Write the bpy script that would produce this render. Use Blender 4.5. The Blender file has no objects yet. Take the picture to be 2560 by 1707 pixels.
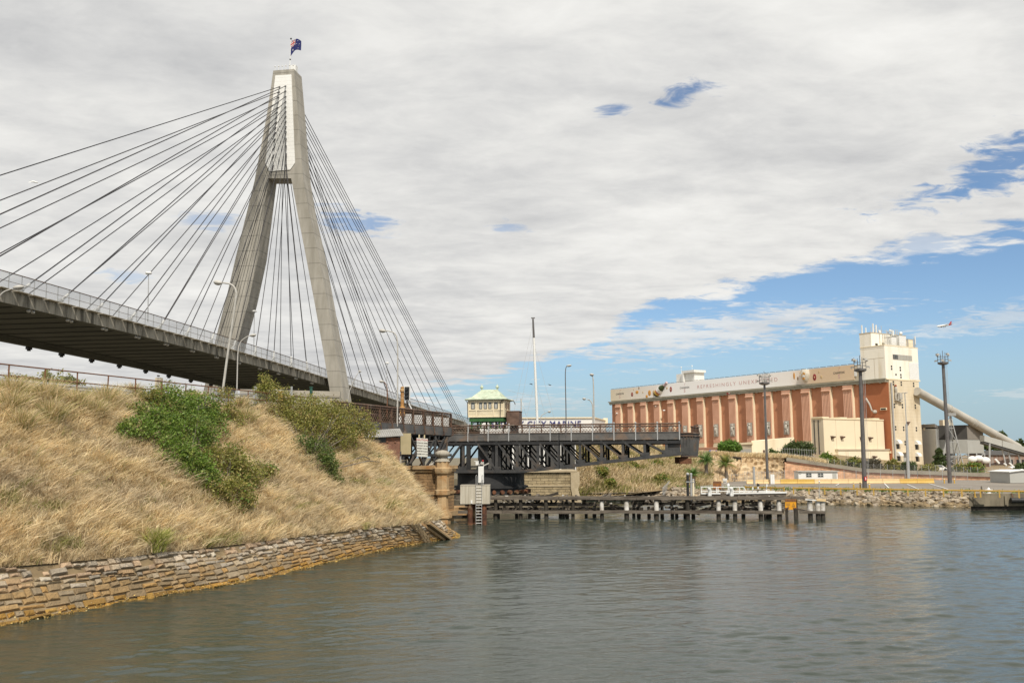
import bpy, math, random
import numpy as np
from mathutils import Vector, Matrix
from mathutils.bvhtree import BVHTree
random.seed(7); RNG = np.random.default_rng(11)
R_ = math.radians
sc = bpy.context.scene
COL = sc.collection
# ------------------------------------------------------------------ camera
F, CX, CY, HC, ROLL = 2300.0, 1280.0, 853.5, 7.0, 0.005
TILT = math.atan((1142 - 853.5) / F)
cT, sT, cR, sR = math.cos(TILT), math.sin(TILT), math.cos(ROLL), math.sin(ROLL)
cam = bpy.data.cameras.new('camera'); camo = bpy.data.objects.new('camera', cam); COL.objects.link(camo)
cam.lens = 36 * F / 2560; cam.sensor_width = 36; cam.clip_start = 0.5; cam.clip_end = 20000
_U = Vector((0, -sT, cT)); _Rt = Vector((1, 0, 0)); _Fw = Vector((0, cT, sT))
_X = _Rt * cR - _U * sR; _Y = _Rt * sR + _U * cR
camo.matrix_world = Matrix(((_X.x, _Y.x, -_Fw.x, 0), (_X.y, _Y.y, -_Fw.y, 0), (_X.z, _Y.z, -_Fw.z, HC), (0, 0, 0, 1)))
sc.camera = camo
# survey helpers: direction of a sight line, and the point where it meets a given distance, level or plane
def ray(px, py):
    u = (px - CX) / F; v = (CY - py) / F
    u, v = u * cR + v * sR, -u * sR + v * cR
    return Vector((u, cT - v * sT, sT + v * cT))
EYE = Vector((0, 0, HC))
def at(px, py, Y):
    d = ray(px, py); return EYE + d * (Y / d.y)
def onz(px, py, z):
    d = ray(px, py); return EYE + d * ((z - HC) / d.z)
def onplane(px, py, P, n):
    d = ray(px, py); return EYE + d * ((P - EYE).dot(n) / d.dot(n))
# ------------------------------------------------------------------ sun, sky, exposure
SUN_EL, SUN_AZ = R_(50), math.atan2(0.22, -0.975)        # azimuth measured from +Y towards +X
sl = bpy.data.lights.new('sun', 'SUN'); sl.energy = 3.5; sl.angle = R_(0.6); sl.color = (1.0, 0.93, 0.82)
slo = bpy.data.objects.new('sun', sl); COL.objects.link(slo)
to_sun = Vector((math.sin(SUN_AZ) * math.cos(SUN_EL), math.cos(SUN_AZ) * math.cos(SUN_EL), math.sin(SUN_EL)))
slo.rotation_euler = to_sun.to_track_quat('Z', 'Y').to_euler()
slo.location = (0, -40, 90)
sc.view_settings.view_transform = 'Standard'; sc.view_settings.look = 'None'
sc.view_settings.exposure = 0.17; sc.view_settings.gamma = 1.0
w = bpy.data.worlds.new('World'); sc.world = w; w.use_nodes = True
def N(nt, t, **k):
    n = nt.nodes.new(t)
    for a, b in k.items(): setattr(n, a, b)
    return n
def build_sky():
    nt = w.node_tree; nt.nodes.clear(); L = nt.links.new
    out = N(nt, 'ShaderNodeOutputWorld'); bg = N(nt, 'ShaderNodeBackground'); bg.inputs[1].default_value = 0.1
    L(bg.outputs[0], out.inputs[0])
    sky = N(nt, 'ShaderNodeTexSky', sky_type='NISHITA', sun_disc=False)
    sky.sun_elevation = SUN_EL; sky.sun_rotation = SUN_AZ; sky.air_density = 1.0; sky.dust_density = 0.2; sky.ozone_density = 1.6
    geo = N(nt, 'ShaderNodeTexCoord'); sep = N(nt, 'ShaderNodeSeparateXYZ'); L(geo.outputs['Generated'], sep.inputs[0])
    def M(op, a, b=None, c=None):
        m = N(nt, 'ShaderNodeMath', operation=op)
        for i, v in enumerate((a, b, c)):
            if v is None: continue
            if isinstance(v, (int, float)): m.inputs[i].default_value = v
            else: L(v, m.inputs[i])
        return m.outputs[0]
    def SS(v, lo, hi):
        m = N(nt, 'ShaderNodeMapRange', interpolation_type='SMOOTHSTEP')
        m.inputs[1].default_value = lo; m.inputs[2].default_value = hi; L(v, m.inputs[0]); return m.outputs[0]
    x, y, z = sep.outputs
    deg = 57.29578
    az = M('MULTIPLY', M('ARCTAN2', x, y), deg); el = M('MULTIPLY', M('ARCSINE', z), deg)
    # flat cloud deck coordinates
    zz = M('MAXIMUM', M('ADD', z, 0.09), 0.03)
    cmb = N(nt, 'ShaderNodeCombineXYZ'); L(M('DIVIDE', x, zz), cmb.inputs[0]); L(M('DIVIDE', y, zz), cmb.inputs[1])
    mp = N(nt, 'ShaderNodeMapping'); mp.inputs['Rotation'].default_value = (0, 0, R_(-24)); mp.inputs['Scale'].default_value = (0.75, 1.05, 1)
    L(cmb.outputs[0], mp.inputs[0])
    def noise(scale, detail, rough, dist, off):
        n = N(nt, 'ShaderNodeTexNoise'); n.inputs['Scale'].default_value = scale; n.inputs['Detail'].default_value = detail
        n.inputs['Roughness'].default_value = rough; n.inputs['Distortion'].default_value = dist
        a = N(nt, 'ShaderNodeVectorMath', operation='ADD'); a.inputs[1].default_value = (off, off * .7, off * 1.3); L(mp.outputs[0], a.inputs[0])
        L(a.outputs[0], n.inputs[0]); return n.outputs[0]
    n1 = noise(1.3, 10, .58, .5, 3.1); n2 = noise(0.55, 6, .55, .4, 17.0); n3 = noise(4.2, 8, .62, .3, 41.0)
    # lower rim of the cloud deck as an elevation over azimuth
    crv = N(nt, 'ShaderNodeFloatCurve'); c = crv.mapping.curves[0]
    rim = [(-60, 2.2), (-30, 1.2), (-18, 1.5), (-8, 3.0), (0, 5.2), (5, 7.0), (9, 9.2), (13, 9.9), (19, 11.0), (25, 11.6), (30, 12.0), (60, 13)]
    P = [((a + 60) / 120, e / 20) for a, e in rim]
    c.points[0].location = P[0]; c.points[1].location = P[-1]
    for p in P[1:-1]: c.points.new(*p)
    crv.mapping.update()
    L(M('DIVIDE', M('ADD', az, 60), 120), crv.inputs[1])
    edge = M('MULTIPLY', crv.outputs[0], 20)
    n4 = noise(9.0, 6, .6, .6, 77.0)
    n5 = noise(12.0, 6, .6, .9, 123.0)
    nn = M('SUBTRACT', M('ADD', M('ADD', M('MULTIPLY', n1, .42), M('MULTIPLY', n3, .33)), M('MULTIPLY', n4, .25)), .5)
    D = M('ADD', M('SUBTRACT', el, edge), M('MULTIPLY', nn, 9.0))
    mask = SS(D, -0.3, 0.55)
    def blob(a0, e0, ra, re, tilt):
        dx = M('SUBTRACT', az, a0); dy = M('SUBTRACT', el, e0); ct, st = math.cos(tilt), math.sin(tilt)
        u = M('DIVIDE', M('ADD', M('MULTIPLY', dx, ct), M('MULTIPLY', dy, st)), ra)
        v = M('DIVIDE', M('SUBTRACT', M('MULTIPLY', dy, ct), M('MULTIPLY', dx, st)), re)
        return M('SUBTRACT', 1.0, M('SQRT', M('ADD', M('MULTIPLY', u, u), M('MULTIPLY', v, v))))
    def azel(px, py):
        d = ray(px, py).normalized(); return math.degrees(math.atan2(d.x, d.y)), math.degrees(math.asin(d.z))
    def hole(px, py, ra, re, tilt, amt, soft=.75):
        a, e = azel(px, py); b = blob(a, e, ra, re, tilt)
        return M('MULTIPLY', SS(M('ADD', b, M('ADD', M('MULTIPLY', nn, 5.0), M('MULTIPLY', M('SUBTRACT', n5, .5), 2.6))), 0.05, .05 + soft), amt)
    holes = [(1545, 270, 2.3, 1.1, .2, .85), (1690, 248, 3.0, 1.1, .1, .9), (2490, 425, 5.6, 1.7, .27, .95), (2320, 485, 4.0, .8, .12, .8), (880, 560, 3.0, 1.0, -.1, .75), (530, 555, 2.0, .6, .0, .5), (2300, 610, 2.2, .9, 0, .5), (1270, 565, 1.6, .6, 0, .5), (320, 690, 1.8, .5, 0, .4)]
    for h in holes: mask = M('MULTIPLY', mask, M('SUBTRACT', 1.0, hole(*h)))
    adds = [(1900, 815, 8.2, 1.35, .10, .8, .9), (1640, 850, 6.0, 1.7, .16, .8, .9), (2480, 800, 5.0, .9, .08, .5, .8), (2560, 985, 4.0, .4, .05, .35, .7), (1200, 1010, 9, .9, .02, .55, .9), (700, 900, 8, 1.2, .0, .6, .9), (120, 905, 7, 1.2, -.02, .7, .9), (2230, 880, 3, .5, .03, .4, .8)]
    for h in adds: mask = M('MAXIMUM', mask, hole(*h))
    behind = SS(M('MULTIPLY', y, -1.0), -.15, .25)
    mask = M('MULTIPLY', M('MAXIMUM', mask, M('MULTIPLY', behind, .55)), SS(el, -.3, 2.5))
    # cloud tone
    t = M('ADD', M('ADD', M('MULTIPLY', n2, .42), M('MULTIPLY', n1, .60)), M('ADD', M('MULTIPLY', n3, .44), M('MULTIPLY', n4, .17)))
    t = M('SUBTRACT', t, .195)
    rmp = N(nt, 'ShaderNodeValToRGB'); L(t, rmp.inputs[0]); r = rmp.color_ramp
    r.elements[0].position = .42; r.elements[0].color = (4.9, 4.93, 4.98, 1); r.elements[1].position = .88; r.elements[1].color = (8.6, 8.5, 8.2, 1)
    e = r.elements.new(.57); e.color = (6.15, 6.13, 6.05, 1); e = r.elements.new(.70); e.color = (7.35, 7.28, 7.05, 1)
    sky_t = N(nt, 'ShaderNodeMix', data_type='RGBA', blend_type='MULTIPLY'); sky_t.inputs[0].default_value = 1
    L(sky.outputs[0], sky_t.inputs[6]); sky_t.inputs[7].default_value = SKY_TINT
    low = N(nt, 'ShaderNodeMix', data_type='RGBA'); L(M('MULTIPLY', M('SUBTRACT', 1.0, SS(el, 0.0, 9.0)), .8), low.inputs[0]); L(sky_t.outputs[2], low.inputs[6]); low.inputs[7].default_value = (2.75, 4.0, 5.0, 1)
    mx = N(nt, 'ShaderNodeMix', data_type='RGBA'); L(mask, mx.inputs[0]); L(low.outputs[2], mx.inputs[6]); L(rmp.outputs[0], mx.inputs[7])
    L(mx.outputs[2], bg.inputs[0])
SKY_TINT = (.80, .90, 1.0, 1)
build_sky()
# ------------------------------------------------------------------ mesh building
class MB:
    def __init__(s): s.v = []; s.f = []; s.c = []; s.cur = (1, 1, 1)
    def add(s, vs, fs):
        b = len(s.v); s.v += [tuple(q) for q in vs]; s.c += [s.cur] * len(vs); s.f += [tuple(b + i for i in f) for f in fs]; return s
    def hexa(s, p):                                    # 4 bottom + 4 top corners
        return s.add(p, [(0, 3, 2, 1), (4, 5, 6, 7), (0, 1, 5, 4), (1, 2, 6, 5), (2, 3, 7, 6), (3, 0, 4, 7)])
    def box(s, c, d, x=(1, 0, 0), z=(0, 0, 1)):
        x = Vector(x).normalized(); z = Vector(z).normalized(); y = z.cross(x).normalized(); z = x.cross(y); c = Vector(c)
        a, b, e = x * d[0] / 2, y * d[1] / 2, z * d[2] / 2
        return s.hexa([c - a - b - e, c + a - b - e, c + a + b - e, c - a + b - e, c - a - b + e, c + a - b + e, c + a + b + e, c - a + b + e])
    def beam(s, p, q, wd, h, up=(0, 0, 1)):
        p = Vector(p); q = Vector(q); d = (q - p); L = d.length; d.normalize(); up = Vector(up)
        if abs(d.dot(up)) > .99: up = Vector((0, 1, 0))
        side = d.cross(up).normalized(); u = side.cross(d)
        return s.box((p + q) / 2, (L, wd, h), d, u)
    def tube(s, pts, r, n=8, cap=True):
        pts = [Vector(p) for p in pts]; rs = r if isinstance(r, (list, tuple)) else [r] * len(pts); vs = []; fs = []
        ref = None
        for i, p in enumerate(pts):
            d = (pts[min(i + 1, len(pts) - 1)] - pts[max(i - 1, 0)]).normalized()
            if ref is None: ref = d.orthogonal().normalized()
            ref = (ref - d * ref.dot(d)).normalized(); o = d.cross(ref)
            for k in range(n):
                a = 2 * math.pi * k / n; vs.append(p + (ref * math.cos(a) + o * math.sin(a)) * rs[i])
        for i in range(len(pts) - 1):
            for k in range(n): fs.append((i * n + k, i * n + (k + 1) % n, (i + 1) * n + (k + 1) % n, (i + 1) * n + k))
        if cap: fs += [tuple(range(n))[::-1], tuple(range((len(pts) - 1) * n, len(pts) * n))]
        return s.add(vs, fs)
    def lathe(s, c, prof, n=16, axis=(0, 0, 1), lobes=0, amp=0):
        ax = Vector(axis).normalized(); a = ax.orthogonal().normalized(); b = ax.cross(a); c = Vector(c); vs = []; fs = []
        for r, h in prof:
            for k in range(n):
                t = 2 * math.pi * k / n; rr = r * (1 + (amp * math.cos(lobes * t) if lobes else 0)); vs.append(c + (a * math.cos(t) + b * math.sin(t)) * rr + ax * h)
        for i in range(len(prof) - 1):
            for k in range(n): fs.append((i * n + k, i * n + (k + 1) % n, (i + 1) * n + (k + 1) % n, (i + 1) * n + k))
        fs += [tuple(range(n))[::-1], tuple(range((len(prof) - 1) * n, len(prof) * n))]
        return s.add(vs, fs)
    def ball(s, c, r, n=12, m=8, x=(1, 0, 0), z=(0, 0, 1)):
        r = r if hasattr(r, '__len__') else (r, r, r); x = Vector(x).normalized(); z = Vector(z).normalized(); y = z.cross(x); c = Vector(c); vs = []; fs = []
        for j in range(1, m):
            p = math.pi * j / m
            for k in range(n):
                t = 2 * math.pi * k / n; vs.append(c + x * r[0] * math.sin(p) * math.cos(t) + y * r[1] * math.sin(p) * math.sin(t) + z * r[2] * math.cos(p))
        for j in range(m - 2):
            for k in range(n): fs.append((j * n + k, (j + 1) * n + k, (j + 1) * n + (k + 1) % n, j * n + (k + 1) % n))
        vs += [c + z * r[2], c - z * r[2]]; T = len(vs) - 2
        for k in range(n): fs += [(T, k, (k + 1) % n), (T + 1, (m - 2) * n + (k + 1) % n, (m - 2) * n + k)]
        return s.add(vs, fs)
    def prism(s, poly, ext):
        poly = [Vector(p) for p in poly]; ext = Vector(ext); n = len(poly)
        nrm = Vector((0, 0, 0))
        for i in range(n): nrm += poly[i].cross(poly[(i + 1) % n])
        if nrm.dot(ext) > 0: poly = poly[::-1]
        vs = poly + [p + ext for p in poly]
        fs = [tuple(range(n)), tuple(range(n, 2 * n))[::-1]] + [(i, n + i, n + (i + 1) % n, (i + 1) % n) for i in range(n)]
        return s.add(vs, fs)
    def grid(s, rows):
        n = len(rows[0]); vs = [p for r in rows for p in r]; fs = []
        for i in range(len(rows) - 1):
            for j in range(n - 1): fs.append((i * n + j, i * n + j + 1, (i + 1) * n + j + 1, (i + 1) * n + j))
        return s.add(vs, fs)
    def merge(s, o):
        b = len(s.v); s.v += o.v; s.c += o.c; s.f += [tuple(b + i for i in f) for f in o.f]; return s
ORG = {}
def origin(parent): return ORG.get(parent.name, Vector((0, 0, 0))) if parent else Vector((0, 0, 0))
def link(name, me, mat, parent, org=None):
    o = bpy.data.objects.new(name, me); COL.objects.link(o)
    if mat: me.materials.append(mat)
    if parent: o.parent = parent
    if org is not None and not parent: o.location = org
    ORG[o.name] = origin(parent) if parent else (org if org is not None else Vector((0, 0, 0)))
    return o
def build(name, mb, mat, parent=None, smooth=None, col=False, org=None):
    o0 = origin(parent) if parent else (org if org is not None else Vector((0, 0, 0)))
    me = bpy.data.meshes.new(name)
    vs = np.array(mb.v, dtype=float) - np.array(o0)
    me.from_pydata(vs.tolist(), [], mb.f)
    if col:
        a = me.color_attributes.new('Col', 'FLOAT_COLOR', 'POINT'); cc = np.ones((len(mb.v), 4)); cc[:, :3] = np.array(mb.c); a.data.foreach_set('color', cc.ravel())
    me.update()
    if smooth is not None:
        me.polygons.foreach_set('use_smooth', [True] * len(me.polygons))
        if smooth < 180: me.set_sharp_from_angle(angle=R_(smooth))
    return link(name, me, mat, parent, org)
def build_np(name, V, Fq, C, mat, parent=None):        # quads only, fast
    V = np.asarray(V, dtype=np.float32) - np.array(origin(parent), dtype=np.float32); me = bpy.data.meshes.new(name)
    me.vertices.add(len(V)); me.vertices.foreach_set('co', V.ravel())
    nf = len(Fq); me.loops.add(nf * 4); me.loops.foreach_set('vertex_index', Fq.astype(np.int32).ravel())
    me.polygons.add(nf); me.polygons.foreach_set('loop_start', np.arange(nf, dtype=np.int32) * 4)
    me.update(calc_edges=True)
    a = me.color_attributes.new('Col', 'FLOAT_COLOR', 'POINT'); cc = np.ones((len(V), 4), np.float32); cc[:, :3] = C; a.data.foreach_set('color', cc.ravel())
    return link(name, me, mat, parent)
def thing(name, label, cat, loc=(0, 0, 0), group=None):
    o = bpy.data.objects.new(name, None); COL.objects.link(o); o.location = loc; o['label'] = label; o['category'] = cat
    o.empty_display_size = .5
    if group: o['group'] = group
    ORG[o.name] = Vector(loc); return o
def tag(o, label, cat, group=None, kind=None):
    o['label'] = label; o['category'] = cat
    if group: o['group'] = group
    if kind: o['kind'] = kind
    return o
def struct(o): o['kind'] = 'structure'; return o
def dup(o, parent=None, keep=True):
    c = o.copy(); COL.objects.link(c)
    if parent: c.parent = parent
    for ch in list(o.children): dup(ch, c)
    return c
def text_mesh(body, size, M4, name, mat, parent, spacing=1.0, bold=0.0, align='CENTER', depth=0.01):
    cu = bpy.data.curves.new(name, 'FONT'); cu.body = body; cu.size = size; cu.align_x = align; cu.align_y = 'CENTER'; cu.space_character = spacing
    cu.extrude = depth; cu.offset = bold; cu.resolution_u = 3; cu.space_line = 1.15
    t = bpy.data.objects.new(name, cu); COL.objects.link(t)
    dg = bpy.context.evaluated_depsgraph_get(); me = bpy.data.meshes.new_from_object(t.evaluated_get(dg)); bpy.data.objects.remove(t); bpy.data.curves.remove(cu)
    me.transform(Matrix.Translation(-origin(parent)) @ M4); me.materials.clear()
    return link(name, me, mat, parent)
def frame(o, x, y):                                    # matrix with given x (reading direction), y (up) axes
    x = Vector(x).normalized(); y = Vector(y); y = (y - x * y.dot(x)).normalized(); z = x.cross(y)
    return Matrix(((x.x, y.x, z.x, o[0]), (x.y, y.y, z.y, o[1]), (x.z, y.z, z.z, o[2]), (0, 0, 0, 1)))
# ------------------------------------------------------------------ materials
def mat(name, c1, c2=None, scale=1.0, rough=.7, metal=0.0, bump=0.0, bscale=None, stretch=(1, 1, 1), c3=None, s3=.2, lo=.35, hi=.65, spec=None, alpha=None, attr=False, trans=0.0, coat=0):
    m = bpy.data.materials.new(name); m.use_nodes = True; nt = m.node_tree; L = nt.links.new; b = nt.nodes['Principled BSDF']
    b.inputs['Roughness'].default_value = rough; b.inputs['Metallic'].default_value = metal
    if spec is not None: b.inputs['Specular IOR Level'].default_value = spec
    tc = N(nt, 'ShaderNodeTexCoord'); mp = N(nt, 'ShaderNodeMapping'); mp.inputs['Scale'].default_value = stretch; L(tc.outputs['Object'], mp.inputs[0])
    def noise(s, d=6):
        n = N(nt, 'ShaderNodeTexNoise'); n.inputs['Scale'].default_value = s; n.inputs['Detail'].default_value = d; n.inputs['Roughness'].default_value = .6; L(mp.outputs[0], n.inputs[0]); return n.outputs[0]
    def mixc(f, a, bb, bt='MIX'):
        x = N(nt, 'ShaderNodeMix', data_type='RGBA', blend_type=bt)
        for i, v in ((0, f), (6, a), (7, bb)):
            if isinstance(v, (int, float)): x.inputs[i].default_value = v
            elif isinstance(v, tuple): x.inputs[i].default_value = (*v[:3], 1)
            else: L(v, x.inputs[i])
        return x.outputs[2]
    def rng(v, a, bb):
        r = N(nt, 'ShaderNodeMapRange'); r.inputs[1].default_value = a; r.inputs[2].default_value = bb; L(v, r.inputs[0]); return r.outputs[0]
    col = None
    if c2 is not None: col = mixc(rng(noise(scale), lo, hi), tuple(c1), tuple(c2))
    if c3 is not None: col = mixc(rng(noise(s3, 4), .52, .72), col if col is not None else tuple(c1), tuple(c3))
    if attr:
        at_ = N(nt, 'ShaderNodeVertexColor'); at_.layer_name = 'Col'
        col = mixc(1.0, col if col is not None else tuple(c1), at_.outputs[0], 'MULTIPLY')
    if col is not None: L(col, b.inputs['Base Color'])
    else: b.inputs['Base Color'].default_value = (*c1, 1)
    if bump:
        bm = N(nt, 'ShaderNodeBump'); bm.inputs['Strength'].default_value = bump; bm.inputs['Distance'].default_value = .1; L(noise(bscale or scale * 3), bm.inputs['Height']); L(bm.outputs[0], b.inputs['Normal'])
    outn = nt.nodes['Material Output']
    if trans:
        tr = N(nt, 'ShaderNodeBsdfTranslucent')
        if col is not None: L(col, tr.inputs[0])
        else: tr.inputs[0].default_value = (*c1, 1)
        ms = N(nt, 'ShaderNodeMixShader'); ms.inputs[0].default_value = trans; L(b.outputs[0], ms.inputs[1]); L(tr.outputs[0], ms.inputs[2]); L(ms.outputs[0], outn.inputs[0])
    if alpha is not None:
        tp = N(nt, 'ShaderNodeBsdfTransparent'); ms = N(nt, 'ShaderNodeMixShader'); ms.inputs[0].default_value = alpha; L(tp.outputs[0], ms.inputs[1]); L(b.outputs[0], ms.inputs[2]); L(ms.outputs[0], outn.inputs[0])
    m['_x'] = 1
    return m
def lines(m, axis, period, width, dark=.7, off=0.0):   # thin joint lines at a fixed pitch along an axis
    nt = m.node_tree; L = nt.links.new; b = nt.nodes['Principled BSDF']; src = b.inputs['Base Color']
    tc = N(nt, 'ShaderNodeTexCoord'); sp = N(nt, 'ShaderNodeSeparateXYZ'); L(tc.outputs['Object'], sp.inputs[0])
    a = N(nt, 'ShaderNodeMath', operation='ADD'); a.inputs[1].default_value = off + 1000 * period; L(sp.outputs[axis], a.inputs[0])
    f = N(nt, 'ShaderNodeMath', operation='MODULO'); f.inputs[1].default_value = period; L(a.outputs[0], f.inputs[0])
    l = N(nt, 'ShaderNodeMath', operation='LESS_THAN'); l.inputs[1].default_value = width; L(f.outputs[0], l.inputs[0])
    mx = N(nt, 'ShaderNodeMix', data_type='RGBA', blend_type='MULTIPLY'); L(l.outputs[0], mx.inputs[0]); mx.inputs[7].default_value = (dark, dark, dark, 1)
    if src.links: L(src.links[0].from_socket, mx.inputs[6])
    else: mx.inputs[6].default_value = src.default_value
    L(mx.outputs[2], src); return m
CONC = lambda n, **k: mat(n, (.30, .27, .215), (.40, .365, .30), .25, .85, bump=.25, bscale=2, **k)
M = dict(
    pylon=lines(mat('pylon_concrete', (.29, .27, .228), (.405, .38, .33), .5, .85, bump=.2, bscale=1.5, stretch=(1, 1, .2), c3=(.27, .25, .21), s3=.3), 2, 4.4, .2, .62),
    panel=lines(mat('white_cladding', (.80, .79, .75), (.86, .85, .82), .3, .5), 2, 1.15, .07, .72),
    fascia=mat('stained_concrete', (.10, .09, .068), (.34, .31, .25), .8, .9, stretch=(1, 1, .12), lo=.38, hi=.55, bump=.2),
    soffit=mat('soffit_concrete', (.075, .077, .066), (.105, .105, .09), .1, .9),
    deck=mat('deck_asphalt', (.05, .05, .05), (.07, .07, .068), .5, .9),
    cable=mat('cable_sheath', (.018, .015, .016), None, rough=.45),
    sleeve=mat('white_sleeve', (.72, .72, .69), (.6, .6, .57), 2, .5),
    steel_l=mat('galvanised_steel', (.42, .42, .41), (.5, .5, .49), 3, .45, .4),
    mesh=mat('wire_screen', (.36, .37, .38), None, rough=.6, alpha=.42),
    chain=mat('chain_wire', (.4, .4, .4), None, rough=.6, alpha=.10),
    rust=mat('rusty_steel', (.11, .045, .022), (.22, .10, .05), 4, .9, bump=.3, bscale=20),
    rail_rust=mat('rust_brown_paint', (.06, .035, .025), (.15, .085, .052), 1.6, .75, bump=.3, bscale=9, c3=(.24, .2, .16), s3=.9),
    iron=mat('grey_painted_iron', (.032, .033, .034), (.07, .068, .066), .9, .55, bump=.2, bscale=6, c3=(.13, .09, .06), s3=.6),
    iron2=mat('dark_painted_iron', (.014, .014, .015), (.03, .03, .03), .9, .6, bump=.2, bscale=6),
    girder=mat('fascia_iron', (.075, .072, .068), (.13, .125, .118), .7, .6, bump=.2, bscale=5, c3=(.20, .13, .085), s3=.5),
    cream=mat('cream_render', (.80, .69, .49), (.84, .74, .55), .6, .8, bump=.1, stretch=(1, 1, .2), c3=(.70, .58, .40), s3=.3),
    creamd=mat('beige_render', (.50, .43, .32), (.56, .49, .37), .2, .8, bump=.1),
    towerlow=lines(mat('tan_block', (.66, .56, .40), (.73, .635, .475), .5, .85, bump=.1, stretch=(1, 1, .25), c3=(.50, .40, .26), s3=.3), 2, 1.1, .09, .86),
    towertop=mat('cream_tower_paint', (.87, .825, .715), (.89, .85, .75), .6, .75, stretch=(1, 1, .12), c3=(.74, .67, .53), s3=.35),
    orange=mat('terracotta_paint', (.46, .205, .112), (.52, .24, .135), .15, .8, bump=.1, c3=(.40, .18, .10), s3=.2),
    pink=mat('pink_plaster', (.56, .31, .205), (.64, .375, .26), .2, .8),
    trim=mat('pale_trim', (.80, .70, .50), (.74, .63, .44), .3, .75),
    cornice=mat('weathered_cornice', (.27, .26, .20), (.36, .34, .27), .4, .85, bump=.2),
    dark=mat('dark_opening', (.02, .02, .02), None, rough=.4), black=mat('black_paint', (.015, .015, .015), (.03, .03, .03), 3, .5),
    white=mat('white_paint', (.80, .80, .78), (.72, .72, .69), 2, .5), glass=mat('window_glass', (.05, .06, .065), None, rough=.08),
    yellow=mat('yellow_paint', (.52, .32, .06), (.60, .39, .10), 1.5, .6), orangep=mat('orange_sign_paint', (.72, .33, .012), (.66, .29, .01), 3, .5),
    brownsign=mat('faded_orange_sign', (.34, .12, .015), (.28, .10, .012), 3, .6),
    bollard=mat('cream_barrier', (.70, .52, .28), (.62, .45, .24), 1, .8), grey=mat('grey_sheet', (.40, .40, .37), (.44, .44, .41), .3, .6), dgrey=mat('charcoal_sheet', (.055, .053, .05), (.07, .066, .06), .3, .6), mgrey=mat('brown_grey_sheet', (.22, .20, .17), (.25, .225, .195), .3, .6),
    pole=mat('mast_steel', (.115, .105, .10), (.16, .15, .145), .8, .5, .3), tube=mat('concrete_tube', (.40, .38, .335), (.48, .455, .405), .25, .8),
    lamp=mat('lamp_housing', (.52, .50, .46), (.42, .40, .36), 3, .5), lens=mat('lamp_lens', (.35, .31, .25), None, rough=.2),
    brown=mat('worn_brown_panel', (.085, .05, .035), (.17, .105, .075), 1.2, .8), green=mat('green_paint', (.025, .095, .025), (.04, .13, .035), 2, .55),
    copper=mat('copper_patina', (.38, .46, .34), (.56, .61, .47), 1.4, .8, bump=.2, c3=(.30, .32, .22), s3=1.2), weather=lines(mat('cream_weatherboard', (.70, .60, .40), (.78, .69, .50), 1.5, .75, c3=(.52, .43, .30), s3=.8), 2, .22, .03, .62),
    asphalt=mat('yard_asphalt', (.21, .18, .15), (.26, .23, .19), .12, .92, bump=.2, bscale=8, c3=(.185, .16, .135), s3=.05), road=mat('road_asphalt', (.10, .095, .085), (.13, .12, .11), .3, .92),
    dirt=mat('dry_soil', (.20, .145, .08), (.30, .22, .12), .8, .95, bump=.4), fardirt=mat('far_ground', (.14, .12, .08), (.2, .17, .11), .1, .95),
    timber=mat('weathered_timber', (.085, .068, .052), (.20, .17, .135), 1.1, .9, bump=.6, bscale=7, stretch=(.35, 3, 3), c3=(.05, .035, .024), s3=.5), timber2=mat('dark_wet_timber', (.022, .018, .013), (.06, .05, .036), 1.5, .85, bump=.6, bscale=6), wpile=mat('whitewashed_pile', (.72, .70, .66), (.42, .38, .32), 2.2, .8, bump=.3),
    dolph=mat('board_marked_concrete', (.40, .36, .28), (.56, .52, .43), 2.2, .85, stretch=(2.5, 2.5, .12), bump=.3), rustpile=mat('rusty_pile', (.05, .022, .014), (.20, .08, .035), 1.5, .85, bump=.4, c3=(.36, .26, .14), s3=1.0),
    wharf=mat('stained_wharf_concrete', (.12, .10, .07), (.24, .205, .145), .7, .9, bump=.4, stretch=(1, 1, .4)), rock=mat('riprap_stone', (.20, .17, .13), (.44, .39, .32), 1.6, .9, bump=.6, bscale=6, attr=True),
    hutroof=mat('corrugated_sheet', (.36, .35, .32), (.48, .47, .44), 2, .5, .3), board=mat('yellowed_board', (.38, .32, .18), (.44, .37, .22), 1.2, .7),
    red=mat('red_paint', (.42, .02, .02), None, rough=.5), navy=mat('navy_letter', (.05, .055, .20), None, rough=.5), flagblue=mat('flag_blue', (.012, .018, .12), None, rough=.8), blue=mat('blue_sheet', (.04, .06, .30), None, rough=.7),
    ink=mat('dark_letter', (.07, .06, .055), None, rough=.7), inkred=mat('red_letter', (.42, .07, .06), None, rough=.7), pinkink=mat('rose_letter', (.58, .36, .34), None, rough=.7), signw=mat('white_sign_face', (.70, .70, .64), (.62, .62, .56), 2, .5),
    leaf=mat('green_leaf', (1, 1, 1), None, rough=.55, attr=True, trans=.3), grass=mat('dry_grass_blade', (1, 1, 1), None, rough=.7, attr=True, trans=.25, spec=.2), bark=mat('grey_bark', (.12, .10, .08), (.2, .17, .14), 5, .9), stone=mat('wall_stone', (.85, .85, .85), (1.1, 1.1, 1.1), 2.5, .9, bump=.9, bscale=9, attr=True),
)
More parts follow.
